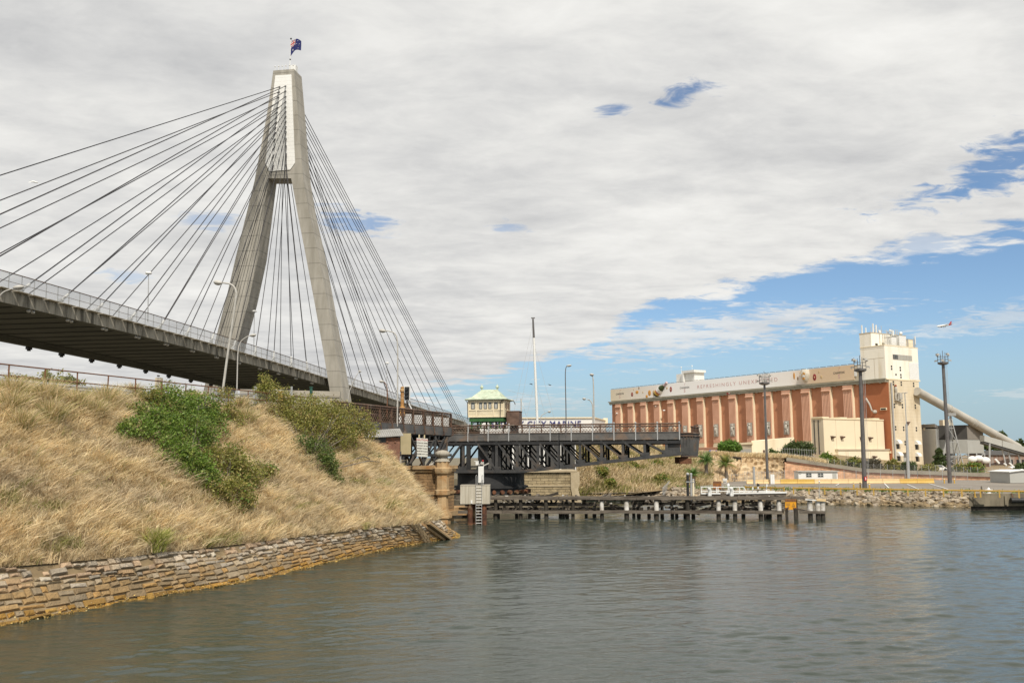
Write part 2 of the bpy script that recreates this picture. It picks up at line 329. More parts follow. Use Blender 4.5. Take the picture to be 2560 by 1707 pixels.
def brick(name, c1, c2, mortar, sx, sz, axis='X', mort=.03, bump=.4, rot=0):
    m = bpy.data.materials.new(name); m.use_nodes = True; nt = m.node_tree; L = nt.links.new; b = nt.nodes['Principled BSDF']; b.inputs['Roughness'].default_value = .9
    tc = N(nt, 'ShaderNodeTexCoord'); sp = N(nt, 'ShaderNodeSeparateXYZ'); L(tc.outputs['Object'], sp.inputs[0])
    u = N(nt, 'ShaderNodeMath', operation='MULTIPLY_ADD'); L(sp.outputs[0], u.inputs[0]); u.inputs[1].default_value = math.cos(rot)
    v = N(nt, 'ShaderNodeMath', operation='MULTIPLY'); L(sp.outputs[1], v.inputs[0]); v.inputs[1].default_value = math.sin(rot); L(v.outputs[0], u.inputs[2])
    cb = N(nt, 'ShaderNodeCombineXYZ'); L(u.outputs[0], cb.inputs[0]); L(sp.outputs[2], cb.inputs[1])
    br = N(nt, 'ShaderNodeTexBrick'); L(cb.outputs[0], br.inputs[0]); br.inputs['Scale'].default_value = 1; br.inputs['Brick Width'].default_value = sx; br.inputs['Row Height'].default_value = sz; br.inputs['Mortar Size'].default_value = mort
    br.inputs['Color1'].default_value = (*c1, 1); br.inputs['Color2'].default_value = (*c2, 1); br.inputs['Mortar'].default_value = (*mortar, 1); br.inputs['Mortar Smooth'].default_value = .3
    n = N(nt, 'ShaderNodeTexNoise'); n.inputs['Scale'].default_value = 1.1; n.inputs['Detail'].default_value = 7; L(tc.outputs['Object'], n.inputs[0])
    r = N(nt, 'ShaderNodeMapRange'); L(n.outputs[0], r.inputs[0]); r.inputs[1].default_value = .3; r.inputs[2].default_value = .7; r.inputs[3].default_value = .62; r.inputs[4].default_value = 1.2
    mx = N(nt, 'ShaderNodeMix', data_type='RGBA', blend_type='MULTIPLY'); mx.inputs[0].default_value = 1; L(br.outputs[0], mx.inputs[6]); L(r.outputs[0], mx.inputs[7]); L(mx.outputs[2], b.inputs['Base Color'])
    n2 = N(nt, 'ShaderNodeTexNoise'); n2.inputs['Scale'].default_value = 5; n2.inputs['Detail'].default_value = 6; L(tc.outputs['Object'], n2.inputs[0])
    h = N(nt, 'ShaderNodeMath', operation='MULTIPLY_ADD'); L(br.outputs['Fac'], h.inputs[0]); h.inputs[1].default_value = -1.2; L(n2.outputs[0], h.inputs[2])
    bm = N(nt, 'ShaderNodeBump'); bm.inputs['Strength'].default_value = bump; bm.inputs['Distance'].default_value = .12; L(h.outputs[0], bm.inputs['Height']); L(bm.outputs[0], b.inputs['Normal'])
    return m
M['pierstone'] = brick('sandstone_blocks', (.36, .22, .10), (.30, .185, .09), (.13, .085, .045), 1.05, .36, rot=R_(-20), mort=.022, bump=.6)
M['abut'] = brick('pale_sandstone_blocks', (.44, .35, .21), (.36, .28, .16), (.13, .10, .06), 1.25, .42, rot=0, mort=.03, bump=.7)
M['redbrick'] = brick('red_brick', (.22, .085, .05), (.27, .115, .065), (.20, .16, .13), .24, .085, rot=R_(-15), mort=.012)
M['wallbrick'] = brick('orange_brick', (.64, .33, .18), (.70, .39, .22), (.66, .52, .38), .9, .3, rot=R_(0), mort=.03, bump=.2)
M['pierplain'] = mat('dressed_sandstone', (.36, .22, .10), (.50, .36, .20), .9, .9, bump=.4, bscale=4, c3=(.36, .15, .035), s3=.7)
M['cut'] = mat('sandstone_cutting', (.40, .27, .14), (.60, .47, .30), .35, .95, bump=1.0, bscale=1.2, c3=(.30, .22, .13), s3=.3)
M['conc'] = CONC('plain_concrete'); M['coping'] = mat('wall_coping', (.26, .23, .18), (.32, .29, .23), .6, .9, bump=.2)
def corr(name, c1, c2, period, vec):                   # corrugated sheet: ribs across a direction
    m = mat(name, c1, c2, .5, .5); nt = m.node_tree; L = nt.links.new; b = nt.nodes['Principled BSDF']
    tc = N(nt, 'ShaderNodeTexCoord'); d = N(nt, 'ShaderNodeVectorMath', operation='DOT_PRODUCT'); d.inputs[1].default_value = vec; L(tc.outputs['Object'], d.inputs[0])
    s = N(nt, 'ShaderNodeMath', operation='MULTIPLY'); s.inputs[1].default_value = 2 * math.pi / period; L(d.outputs['Value'], s.inputs[0]); t = N(nt, 'ShaderNodeMath', operation='SINE'); L(s.outputs[0], t.inputs[0])
    bm = N(nt, 'ShaderNodeBump'); bm.inputs['Strength'].default_value = .9; bm.inputs['Distance'].default_value = period * .25; L(t.outputs[0], bm.inputs['Height']); L(bm.outputs[0], b.inputs['Normal']); return m
# ------------------------------------------------------------------ water and ground sheets
def water_mat():
    m = bpy.data.materials.new('harbour_water'); m.use_nodes = True; nt = m.node_tree; L = nt.links.new; b = nt.nodes['Principled BSDF']
    b.inputs['Base Color'].default_value = (.035, .045, .034, 1); b.inputs['Roughness'].default_value = .07; b.inputs['IOR'].default_value = 1.333
    tc = N(nt, 'ShaderNodeTexCoord')
    def wv(scale, sx, sy, rot, det, rough):
        mp = N(nt, 'ShaderNodeMapping'); mp.inputs['Rotation'].default_value = (0, 0, R_(rot)); mp.inputs['Scale'].default_value = (sx, sy, 1); L(tc.outputs['Object'], mp.inputs[0])
        n = N(nt, 'ShaderNodeTexNoise'); n.inputs['Scale'].default_value = scale; n.inputs['Detail'].default_value = det; n.inputs['Roughness'].default_value = rough; n.inputs['Distortion'].default_value = .6; L(mp.outputs[0], n.inputs[0]); return n.outputs[0]
    def mul(a, b_, c=None):
        q = N(nt, 'ShaderNodeMath', operation='MULTIPLY_ADD' if c is not None else 'MULTIPLY'); L(a, q.inputs[0])
        q.inputs[1].default_value = b_
        if c is not None: L(c, q.inputs[2])
        return q.outputs[0]
    h = mul(wv(2.6, .8, 1.3, 10, 4, .6), .5); h = mul(wv(7.0, .8, 1.3, -20, 3, .6), .16, h)
    gust = N(nt, 'ShaderNodeMapRange'); L(wv(.045, .5, 1.4, 10, 3, .5), gust.inputs[0]); gust.inputs[1].default_value = .35; gust.inputs[2].default_value = .65; gust.inputs[3].default_value = .55; gust.inputs[4].default_value = 1.0
    bm = N(nt, 'ShaderNodeBump'); bm.inputs['Distance'].default_value = .06; L(h, bm.inputs['Height']); L(gust.outputs[0], bm.inputs['Strength']); L(bm.outputs[0], b.inputs['Normal'])
    return m
def water():
    m = water_mat(); q = MB(); q.add([(-3000, -400, -.3), (3000, -400, -.3), (3000, 6000, -.3), (-3000, 6000, -.3)], [(0, 1, 2, 3)]); far = struct(build('outer_water', q, m))
    rg = np.random.default_rng(2); ratio = 1.0027; nr = int(math.log(320 / 9.0) / math.log(ratio)); Y = 9.0 * ratio ** np.arange(nr); tx = np.linspace(-.74, .74, 860)
    YY = np.repeat(Y[:, None], len(tx), 1); XX = YY * tx[None]; Zz = np.zeros_like(YY); sp = np.maximum(YY * (ratio - 1), YY * (tx[1] - tx[0]))
    gust = .78 + .3 * (np.sin(XX * .11 + YY * .07) * np.sin(YY * .13 - XX * .03 + 1) + .5 * np.sin(XX * .31 - YY * .23))
    for k in range(64):
        lam = .34 * (4.5 / .34) ** ((k + rg.random()) / 64); th = math.pi / 2 + .12 + rg.normal() * (.40 if lam < 2 else .28); kx, ky = math.cos(th) * 2 * math.pi / lam, math.sin(th) * 2 * math.pi / lam
        amp = .0195 * lam / (2 * math.pi) * (1.0 if lam < 1.3 else .62 if lam < 2.4 else .4) * math.sqrt(2); fade = np.clip((lam / sp - 2.2) / 2.5, 0, 1); w_ = .18 * rg.random() * np.sin(XX * .17 * rg.random() + YY * .2 * rg.random() + 6 * rg.random())
        Zz += amp * fade * np.sin(kx * XX + ky * YY + 6.28 * rg.random() + 6 * w_)
    Zz *= gust; V = np.stack([XX, YY, Zz], -1).reshape(-1, 3); n = len(tx); a = (np.arange(nr - 1)[:, None] * n + np.arange(n - 1)[None]).ravel(); Q = np.stack([a, a + 1, a + n + 1, a + n], 1)
    o = build_np('harbour_water', V, Q, np.ones((len(V), 3)), m); o.data.polygons.foreach_set('use_smooth', [True] * len(Q)); struct(o)
water()
mb = MB(); mb.add([(-12000, -3000, -4), (12000, -3000, -4), (12000, 15000, -4), (-12000, 15000, -4)], [(0, 1, 2, 3)])
struct(build('ground', mb, M['fardirt']))
# ------------------------------------------------------------------ near embankment: sea wall line, slope, road shelf
def poly_sample(pts, n):
    pts = [Vector(p) for p in pts]; d = [0]
    for a, b in zip(pts, pts[1:]): d.append(d[-1] + (b - a).length)
    out = []; j = 0
    for i in range(n):
        t = d[-1] * i / (n - 1)
        while j < len(pts) - 2 and d[j + 1] < t: j += 1
        k = (t - d[j]) / max(1e-9, d[j + 1] - d[j]); out.append(pts[j].lerp(pts[j + 1], min(1, k)))
    return out
def smooth_poly(pts, it=2):
    pts = [Vector(p) for p in pts]
    for _ in range(it):
        q = [pts[0]]
        for a, b in zip(pts, pts[1:]): q += [a.lerp(b, .25), a.lerp(b, .75)]
        q.append(pts[-1]); pts = q
    return pts
FD = Vector((math.sin(R_(19.3)), math.cos(R_(19.3)), 0))                    # line of the old road and its fence
F0 = at(19, 980, 51.6); F0.z = 11.05
def fence_pt(s, z=None): p = F0 + FD * s; p.z = 11.05 if z is None else z; return p
wl = [onz(px, py, 0) for px, py in [(0, 1565), (160, 1535), (320, 1502), (480, 1477), (640, 1450), (868, 1395), (1000, 1367), (1100, 1350)]]
tp = [onz(px, py, z) for px, py, z in [(0, 1418, 2.25), (160, 1405, 2.18), (320, 1391, 2.1), (480, 1374, 2.03), (640, 1355, 1.95), (868, 1326, 1.8), (988, 1314, 1.68), (1060, 1308, 1.6)]]
e0 = (wl[0] - wl[3]).normalized()
wl = [wl[0] + e0 * 24, wl[0] + e0 * 10] + wl; e1 = (tp[0] - tp[3]).normalized(); tp = [tp[0] + e0 * 24 + Vector((0, 0, .6)), tp[0] + e0 * 10 + Vector((0, 0, .3))] + tp
wl += [onz(1150, 1343, 0), onz(1148, 1334, 0), Vector((-7.6, 93, 0)), Vector((-12, 97, 0))]
tp += [onz(1104, 1298, 1.55), Vector((-7.6, 85.5, 1.6)), Vector((-9.4, 91, 1.7)), Vector((-13, 95, 1.8))]
NS = 260
WL = poly_sample(smooth_poly(wl), NS); TP = poly_sample(smooth_poly(tp), NS)
up = [fence_pt(s) for s in (-34, -20, -10, 0, 8, 16, 22, 28, 33)]
up += [at(905, 1092, 86.0), at(955, 1135, 87.5), at(996, 1172, 89.5), at(1004, 1180, 93), Vector((-15, 97, 4.6))]
# keep matching stations between foot and crest
UP = poly_sample(smooth_poly(up, 1), NS)
def match(L, keys): pass
def embank(i, t):
    a, c = TP[i], UP[i]
    p = a.lerp(c, t); bul = math.sin(math.pi * t) * min(1, max(0, (NS - 60 - i) / 60))
    p = p + Vector((0, 0, 1)) * (bul * .3 - .22 * t)
    return p
rows = []
NT = 26
nz = RNG.normal(size=(NT + 1, NS)) * .07
for j in range(NT + 1):
    t = j / NT; rows.append([embank(i, t) + Vector((0, 0, float(nz[j, i]) if 0 < j < NT else 0)) for i in range(NS)])
mb = MB(); mb.grid(rows); embankment = struct(build('embankment', mb, M['dirt'], smooth=180))
BV = BVHTree.FromPolygons([tuple(p) for p in mb.v], mb.f)
def hit(px, py, bv=None, default=70):
    d = ray(px, py).normalized(); h = (bv or BV).ray_cast(EYE, d)
    return (h[0], (h[0] - EYE).length) if h[0] is not None else (EYE + d * default, default)
mb = MB()                                                                  # the road shelf behind the fence and down under the bridge
side = Vector((-FD.y, FD.x, 0))
for a, b in [(-34, 36)]:
    p, q = fence_pt(a), fence_pt(b)
    mb.add([p, q, q + side * 16, p + side * 16], [(0, 1, 2, 3)]); mb.add([p + side * 16, q + side * 16, q + side * 60 + Vector((0, 0, -8)), p + side * 60 + Vector((0, 0, -8))], [(0, 1, 2, 3)])
    mb.add([q, q + side * 16, q + side * 16 + FD * 8 - Vector((0, 0, 8)), q + FD * 8 - Vector((0, 0, 8))], [(0, 1, 2, 3)])
struct(build('road', mb, M['road']))
# sea wall of rough blocks
def seawall():
    back = MB(); stones = MB(); oys = MB()
    n = 14
    def P(i, r, out=0.0):
        i = max(0, min(NS - 1.001, i)); k = int(i); f = i - k
        a = WL[k].lerp(WL[k + 1], f); b = TP[k].lerp(TP[k + 1], f); a = a + (a - b) * .14
        d = (b - a); al = (WL[k + 1] - WL[k]); al.z = 0; nn = al.cross(d).normalized()
        if nn.z < 0: nn = -nn
        return a + d * r + nn * out
    back.grid([[P(i, r / 6, -.10) for i in range(NS)] for r in range(7)]); back.grid([[P(i, 1.0, -.10) for i in range(NS)], [P(i, 1.0, -.10) + Vector((-.9, .4, .02)) for i in range(NS)]])
    L = [0]
    for a, b in zip(WL, WL[1:]): L.append(L[-1] + (b - a).length)
    tot = L[-1]; rnd = random.Random(5)
    NR = 10; rb = [0]
    for k in range(NR): rb.append(rb[-1] + rnd.uniform(.8, 1.25))
    rb = [x / rb[-1] for x in rb]
    rw = lambda k, s_: 0 if k in (0,) else (.022 * math.sin(s_ * .55 + k * .8) + .014 * math.sin(s_ * 1.7 + k * 1.1) + .010 * math.sin(s_ * 4.1 + k * 3.7))
    for k in range(NR):
        s = -rnd.random()
        while s < tot:
            ln = rnd.choice((.45, .6, .75, .95, 1.2)) * rnd.uniform(.8, 1.2) * (.8 if k > 4 else 1)
            m_ = (s + ln / 2) / tot; rr = (rb[k] + rb[k + 1]) / 2
            i0, i1 = (np.interp(max(s, 0), L, range(NS)), np.interp(min(s + ln, tot), L, range(NS)))
            if i1 - i0 < .1: s += ln; continue
            if k >= 8 and rnd.random() < (.36 if k == 9 else .15): s += ln; continue       # tumbled top courses
            g = .03 / ln * (i1 - i0); gr = .012
            o = rnd.uniform(-.02, .035) + (rnd.uniform(-.05, .11) if k > 6 else 0)
            q = lambda: rnd.uniform(-.03, .03)
            sk = rnd.uniform(-.02, .02); B0, B1 = rb[k] + rw(k, s), rb[k + 1] + rw(k + 1, s)
            lo = [P(i0 + g, B0 + gr + q() * .3, -.12), P(i1 - g, B0 + gr + q() * .3 + sk, -.12), P(i1 - g, B1 - gr + q() * .3 + sk, -.12), P(i0 + g, B1 - gr + q() * .3, -.12)]
            ci = (i1 - i0) * min(.2, .1 / ln); cr = .012
            md = [P(i0 + g, B0 + gr + q() * .3, o - .06), P(i1 - g, B0 + gr + sk, o - .06), P(i1 - g, B1 - gr + sk, o - .06), P(i0 + g, B1 - gr, o - .06)]
            hi = [P(i0 + g + ci, B0 + gr + cr, o + q()), P(i1 - g - ci, B0 + gr + cr + sk, o + q()), P(i1 - g - ci, B1 - gr - cr + sk, o + q()), P(i0 + g + ci, B1 - gr - cr, o + q())]
            v = rnd.uniform(.72, 1.05)
            hgt = rr + rnd.uniform(-.07, .07)
            if hgt < .25: c = rnd.choice([(.36, .20, .045), (.42, .25, .06), (.33, .19, .05), (.44, .24, .05)])
            elif hgt < .6: c = rnd.choice([(.38, .25, .115), (.43, .28, .125), (.33, .235, .13), (.45, .27, .10), (.36, .28, .18)])
            elif hgt < .75: c = rnd.choice([(.45, .35, .22), (.50, .40, .27), (.42, .36, .28), (.46, .31, .17)])
            else: c = rnd.choice([(.54, .43, .30), (.60, .50, .38), (.52, .37, .24), (.64, .56, .44), (.44, .37, .28), (.40, .30, .20)])
            stones.cur = tuple(x * v for x in c)
            stones.add(lo + md + hi, [(0, 1, 5, 4), (1, 2, 6, 5), (2, 3, 7, 6), (3, 0, 4, 7), (4, 5, 9, 8), (5, 6, 10, 9), (6, 7, 11, 10), (7, 4, 8, 11), (8, 9, 10, 11)])
            s += ln
    for _ in range(9000):                                                  # crust of shells along the tide line
        i = rnd.uniform(0, NS - 2); r = abs(rnd.gauss(.09, .06)); p = P(i, r, rnd.uniform(0, .06)); z = rnd.uniform(.018, .06)
        v = rnd.uniform(.5, 1.35); oys.cur = tuple(x * v for x in rnd.choice([(.52, .34, .08), (.60, .42, .13), (.46, .28, .06), (.62, .50, .26)]))
        a = [Vector((rnd.uniform(-1, 1), rnd.uniform(-1, 1), rnd.uniform(-1, 1))).normalized() * z * rnd.uniform(.6, 1.4) for _ in range(4)]
        oys.add([p + x for x in a], [(0, 1, 2), (0, 2, 3), (0, 3, 1), (1, 3, 2)])
    t = thing('sea_wall', 'sloping sea wall of rough tan and whitish sandstone blocks below the dry grass bank', 'sea wall', (WL[60].x, WL[60].y, 0))
    build('backing', back, M['dirt'], t); build('stonework', stones, M['stone'], t, col=True); o = build('shell_crust', oys, M['stone'], t, col=True); o['kind'] = 'stuff'
    return P
WALLP = seawall()
# concrete drain chute running down the wall near its point
def chute():
    near = lambda L_, q: min(range(NS), key=lambda k: (L_[k] - q).length)
    a = WALLP(near(TP, onz(1003, 1303, 1.68)), 1.0, .03); b = WALLP(near(TP, onz(1003, 1303, 1.68)) + 4, .10, .03); al = Vector((.42, .9, 0)).normalized()
    t = thing('drain_chute', 'tan stone edged drain chute running down the sea wall near its point', 'drain', a)
    for nm, o in (('side_wall', -.6), ('side_wall', .6)):
        mb = MB(); mb.beam(a + al * o + Vector((0, 0, .0)), b + al * o + Vector((0, 0, .0)), .20, .2); build(nm, mb, M['pierplain'], t)
    mb = MB(); mb.beam(a + Vector((0, 0, -.04)), b + Vector((0, 0, -.04)), 1.0, .12); build('channel_bed', mb, M['dirt'], t)
chute()
# ------------------------------------------------------------------ grass blades and leaves
def blades(root, n0, lean, length, width, color, name, label=None, cat=None, parent=None, kind=None, bend=.5, spread=.35, group=None):
    k = len(root); lean = np.asarray(lean) + RNG.normal(size=(k, 3)) * spread * np.array([1, 1, .35])
    d = n0 + lean; d /= np.linalg.norm(d, axis=1)[:, None]
    side = np.cross(d, RNG.normal(size=(k, 3))); side /= np.linalg.norm(side, axis=1)[:, None]
    l = (length * RNG.uniform(.6, 1.3, k))[:, None]; wd = (width * RNG.uniform(.7, 1.3, k))[:, None]
    drop = lean * np.array([1, 1, 0]) * bend - np.array([0, 0, .30]) * bend
    p0 = root; p1 = root + d * l * .5; p2 = root + d * l * .85 + drop * l * .28; p3 = root + d * l * 1.05 + drop * l * .6
    V = np.stack([p0 - side * wd, p0 + side * wd, p1 - side * wd * .9, p1 + side * wd * .9, p2 - side * wd * .6, p2 + side * wd * .6, p3 - side * wd * .18, p3 + side * wd * .18], 1).reshape(-1, 3)
    base = np.arange(k)[:, None, None] * 8
    Q = (base + np.array([[0, 1, 3, 2], [2, 3, 5, 4], [4, 5, 7, 6]])[None]).reshape(-1, 4)
    C = np.repeat(color, 8, axis=0)
    o = build_np(name, V, Q, C, M['grass'], parent)
    if label: tag(o, label, cat, group, kind)
    elif kind: o['kind'] = kind
    return o
PAL = np.array([1.09, 1.09, .99]) * np.array([[.74, .61, .41], [.66, .53, .35], [.80, .68, .48], [.58, .46, .30], [.70, .55, .36], [.78, .63, .41], [.60, .50, .37]])
def fbm2(x, y, s):
    return (np.sin(x * s + 1.3 * np.sin(y * s * 1.7)) * np.sin(y * s * 1.1 + 2.1 + np.sin(x * s * .6)) + .5 * np.sin(x * s * 2.3 + y * s * 1.9 + 1) * np.sin(y * s * 2.7 - x * s * 1.3))
G = np.array([[tuple(p) for p in r] for r in rows])          # NT+1, NS, 3
def on_slope(ii, tt):
    i = np.clip(ii, 0, NS - 1.001); j = np.clip(tt * NT, 0, NT - .001); a = i.astype(int); b = j.astype(int); f = (i - a)[:, None]; g = (j - b)[:, None]
    return (G[b, a] * (1 - f) + G[b, a + 1] * f) * (1 - g) + (G[b + 1, a] * (1 - f) + G[b + 1, a + 1] * f) * g
def bank_grass():
    ntuft = 21000
    # stations weighted by arc length are even already (poly_sample); skip what lies far outside the frame
    ii = RNG.uniform(50, NS - 12, ntuft); tt = RNG.uniform(-.004, 1.0, ntuft) ** .93
    tt = np.nan_to_num(tt, nan=0.0); base = on_slope(ii, tt)
    per = RNG.integers(8, 17, ntuft); root = np.repeat(base, per, axis=0); k = len(root)
    tl = np.repeat(RNG.uniform(.75, 1.25, ntuft), per); patch = fbm2(base[:, 0], base[:, 1] + base[:, 2], .9); pt = np.repeat(patch, per)
    root = root + RNG.normal(size=(k, 3)) * np.array([.11, .11, .02])
    ln = np.stack([.50 + .22 * pt, .02 + 0 * pt, .75 + .1 * pt], 1)
    tl_lean = np.repeat(RNG.normal(size=(ntuft, 3)) * np.array([.42, .42, .12]), per, axis=0)
    L_ = .56 * tl * np.clip(1 + .30 * pt, .4, 1.6)
    ci = RNG.integers(0, len(PAL), ntuft); c = np.repeat(PAL[ci], per, axis=0) * RNG.uniform(.70, 1.2, (k, 1)) * (1 + .14 * pt)[:, None]; big = np.repeat(fbm2(base[:, 0] * .8 + 3, base[:, 1] * .5 + base[:, 2] * 1.1, .45), per); mixg = np.clip(.45 * big + .12, 0, .6)[:, None]; c = c * (1 - mixg) + c.mean(1, keepdims=True) * np.array([1.14, .95, .68]) * mixg * .92
    g = (RNG.random(ntuft) < .05) | (fbm2(base[:, 0] * 1.3 + 5, base[:, 2] * 2, .8) > .88)
    gr = np.repeat(g, per) & (RNG.random(k) < .6); c[gr] = np.array([.34, .33, .12]) * RNG.uniform(.7, 1.2, (gr.sum(), 1))
    blades(root, np.array([-.05, -.22, .75]), ln + tl_lean + RNG.normal(size=(k, 3)) * np.array([.22, .22, .1]), L_, .0125, c, 'dry_grass', 'long dry straw coloured grass bent by the wind all over the bank above the sea wall', 'grass', kind='stuff')
bank_grass()
def tussock(px, py, h, n, label, group, green=.3, spread=.5, name='grass_tussock', fixed=None, gcol=(.36, .35, .13)):
    p = fixed if fixed is not None else hit(px, py)[0]
    root = np.tile(np.array(p), (n, 1)) + RNG.normal(size=(n, 3)) * np.array([.16, .16, .03]) * h
    lean = RNG.normal(size=(n, 3)) * np.array([spread, spread, .1]) * .75 + np.array([.12, 0, .5])
    c = PAL[RNG.integers(0, len(PAL), n)] * RNG.uniform(.75, 1.12, (n, 1)); g = RNG.random(n) < green; c[g] = np.array(gcol) * RNG.uniform(.7, 1.3, (g.sum(), 1))
    blades(root, np.array([0, 0, .75]), lean, h * np.ones(n), .014, c, name, label, 'grass tussock', group=group, bend=.55, spread=.12)
TG = 'tall tussocks along the top of the bank'
for px, py, h, lab in [(30, 1010, 1.5, 'tall dry tussock at the left frame edge under the rusty fence'), (112, 1022, 1.6, 'tall dry tussock left of the crumbling coping blocks'), (25, 1040, 1.3, 'pale bushy tussock low down by the left frame edge'), (128, 1060, 1.35, 'grey green tussock in front of the crumbling coping blocks'), (185, 1035, 1.4, 'upright tussock standing before the two trees behind the fence'), (262, 1030, 1.6, 'dark based upright tussock on the bank left of the green bush'), (235, 1052, 1.2, 'low spreading tussock beside the dark based one'), (325, 1000, 1.1, 'small yellow tussock near the distant beige tower'), (480, 1012, 1.0, 'tussock at the fence left of the leaning lamp pole'), (600, 1028, 1.1, 'tussock at the fence right of the leaning lamp pole'), (55, 1080, 1.2, 'broad straw tussock below the left end of the fence'), (615, 1062, 1.2, 'straw tussock in the gap between the two big bushes')]:
    tussock(px, py, h * 1.0, 760, lab, TG)
tussock(388, 1378, 1.12, 800, 'green and yellow spiky tussock growing out of the top of the sea wall', None, green=.75, name='green_tussock', gcol=(.34, .36, .09))
tussock(915, 1322, .5, 200, 'small green tussock on the wall top near the drain chute', None, green=.6, name='green_tussock')
def leaves(cent, size, col, name, parent, matk='leaf', up=.3):
    k = len(cent); d = RNG.normal(size=(k, 3)); d /= np.linalg.norm(d, axis=1)[:, None]; e = np.cross(d, RNG.normal(size=(k, 3)) + np.array([0, 0, up])); e /= np.linalg.norm(e, axis=1)[:, None]
    s = (size * RNG.uniform(.6, 1.35, k))[:, None]; f = np.cross(d, e)
    V = np.stack([cent - d * s, cent + e * s * .5 + f * s * .15, cent + d * s, cent - e * s * .5 + f * s * .15], 1).reshape(-1, 3)
    Q = np.arange(k * 4).reshape(-1, 4); return build_np(name, V, Q, np.repeat(col, 4, axis=0), M[matk], parent)
def cloud(lobes, n):
    w_ = np.array([r[0] * r[1] * r[2] for _, r in lobes]) ** .67; idx = RNG.choice(len(lobes), n, p=w_ / w_.sum()); C = np.array([tuple(c) for c, _ in lobes])[idx]; Rr = np.array([r for _, r in lobes])[idx]
    d = RNG.normal(size=(n, 3)); d /= np.linalg.norm(d, axis=1)[:, None]; rad = RNG.uniform(.25, 1.0, (n, 1)) ** .5
    # leaves gather round twig ends, leaving gaps
    nt_ = max(8, n // 26); ti = RNG.integers(0, n, nt_); tips = (C + d * rad * Rr)[ti]; pick = RNG.integers(0, nt_, n)
    return tips[pick] + RNG.normal(size=(n, 3)) * .12 * np.minimum(1.6, Rr[ti][pick].mean(1, keepdims=True)) * 1.45, tips
def bush(name, label, cat, lobes, n, size, cols, group=None, twigs=26, trunk=None, org=None, weight=None):
    c0 = sum((Vector(c) for c, _ in lobes), Vector()) / len(lobes); b = org or Vector((c0.x, c0.y, min(c.z - r[2] for c, r in lobes)))
    t = thing(name, label, cat, b, group)
    cen, tips = cloud(lobes, n)
    k = len(cen); cols = np.array(cols); ph = fbm2(cen[:, 0] + cen[:, 1], cen[:, 2] * 1.5, 1.6)
    ci = np.clip(((ph * .35 + .5) * len(cols) + RNG.normal(size=k) * .8).astype(int), 0, len(cols) - 1)
    leaves(cen, size, cols[ci] * RNG.uniform(.65, 1.3, (k, 1)), 'foliage' if not name.endswith('tree') else 'crown', t)
    mb = MB(); rt = trunk or b
    for i in range(twigs):
        q = Vector(tips[i % len(tips)]); m_ = rt.lerp(q, .5) + Vector((random.uniform(-.3, .3), random.uniform(-.3, .3), random.uniform(-.1, .35))) * (q - rt).length * .25
        r0 = .008 + .0028 * (q - rt).length; mb.tube([rt, m_, q], [r0 * 1.6, r0, r0 * .3], 5)
    build('branches' if not name.endswith('tree') else 'trunk', mb, M['bark'], t)
    return t
def lob(px, py, rp, asp=(1, 1, 1), bv=None, dY=None, out=.55):
    if dY is None: p, D = hit(px, py, bv)
    else: p = at(px, py, dY); D = (p - EYE).length; out = 0
    r = rp / F * D; p = p - ray(px, py).normalized() * r * out + Vector((0, 0, .25 * r if dY is None else 0))
    return (p, (r * asp[0], r * asp[1], r * asp[2]))
GR = [(.125, .205, .026), (.16, .255, .034), (.20, .29, .045), (.085, .145, .02), (.25, .29, .065)]
OL = [(.23, .245, .045), (.28, .275, .06), (.33, .29, .08), (.18, .20, .04), (.35, .27, .10)]
bush('green_bush', 'bright green leafy bush spreading down the middle of the dry grass bank', 'bush',
     [lob(425, 1035, 55, (1.2, .8, .8)), lob(490, 1040, 50, (1.1, .8, .9)), lob(338, 1085, 40, (1.2, .8, .7)), lob(312, 1092, 24), lob(370, 1060, 40), lob(405, 1095, 48), lob(480, 1105, 55), lob(525, 1075, 40), lob(430, 1150, 46), lob(480, 1180, 46), lob(515, 1210, 40)], 34000, .085, GR, trunk=hit(470, 1160)[0])
bush('olive_bush', 'low olive green scrub trailing below the bright green bush', 'bush',
     [lob(560, 1170, 52, (1.2, .8, .8)), lob(600, 1205, 48, (1.2, .8, .8)), lob(640, 1185, 36, (1.3, .8, .6)), lob(590, 1250, 44), lob(540, 1240, 34)], 13000, .085, OL + GR[:1], trunk=hit(570, 1235)[0])
bush('thin_scrub', 'thin straggly scrub with bare twigs above the bright green bush', 'bush',
     [lob(370, 1010, 34, (1.3, .8, .8)), lob(420, 1000, 34), lob(560, 1010, 30), lob(575, 1060, 36), lob(330, 1040, 24)], 7000, .075, OL, twigs=40, trunk=hit(400, 1060)[0])
bush('wattle_bush', 'big olive green bush with grey branches in front of the pylon foot', 'bush',
     [lob(665, 985, 32, (.8, .8, 1.5), dY=76), lob(690, 1010, 50, dY=76), lob(740, 1030, 60, (1.2, .8, .8), dY=77), lob(800, 1040, 58, (1.2, .8, .8), dY=79), lob(860, 1050, 52, (1.2, .8, .8), dY=80), lob(905, 1075, 38, (1.2, .8, .6), dY=81), lob(700, 1065, 52, dY=75), lob(780, 1085, 55, dY=76), lob(850, 1090, 45, dY=78), lob(660, 1050, 34, dY=75)], 36000, .082, OL, twigs=60, trunk=hit(770, 1150)[0])
bush('low_green_bush', 'dark green bush in the shade under the big olive bush', 'bush',
     [lob(755, 1130, 34), lob(790, 1150, 38), lob(815, 1175, 32), lob(835, 1200, 24), (hit(940, 1150)[0], (.9, .8, .5)), (hit(965, 1160)[0], (.8, .7, .45))], 7000, .085, [(.08, .13, .022), (.11, .16, .03), (.16, .19, .05)], trunk=hit(800, 1180)[0])  # leaf greens darkened to paint in the shade under the olive bush
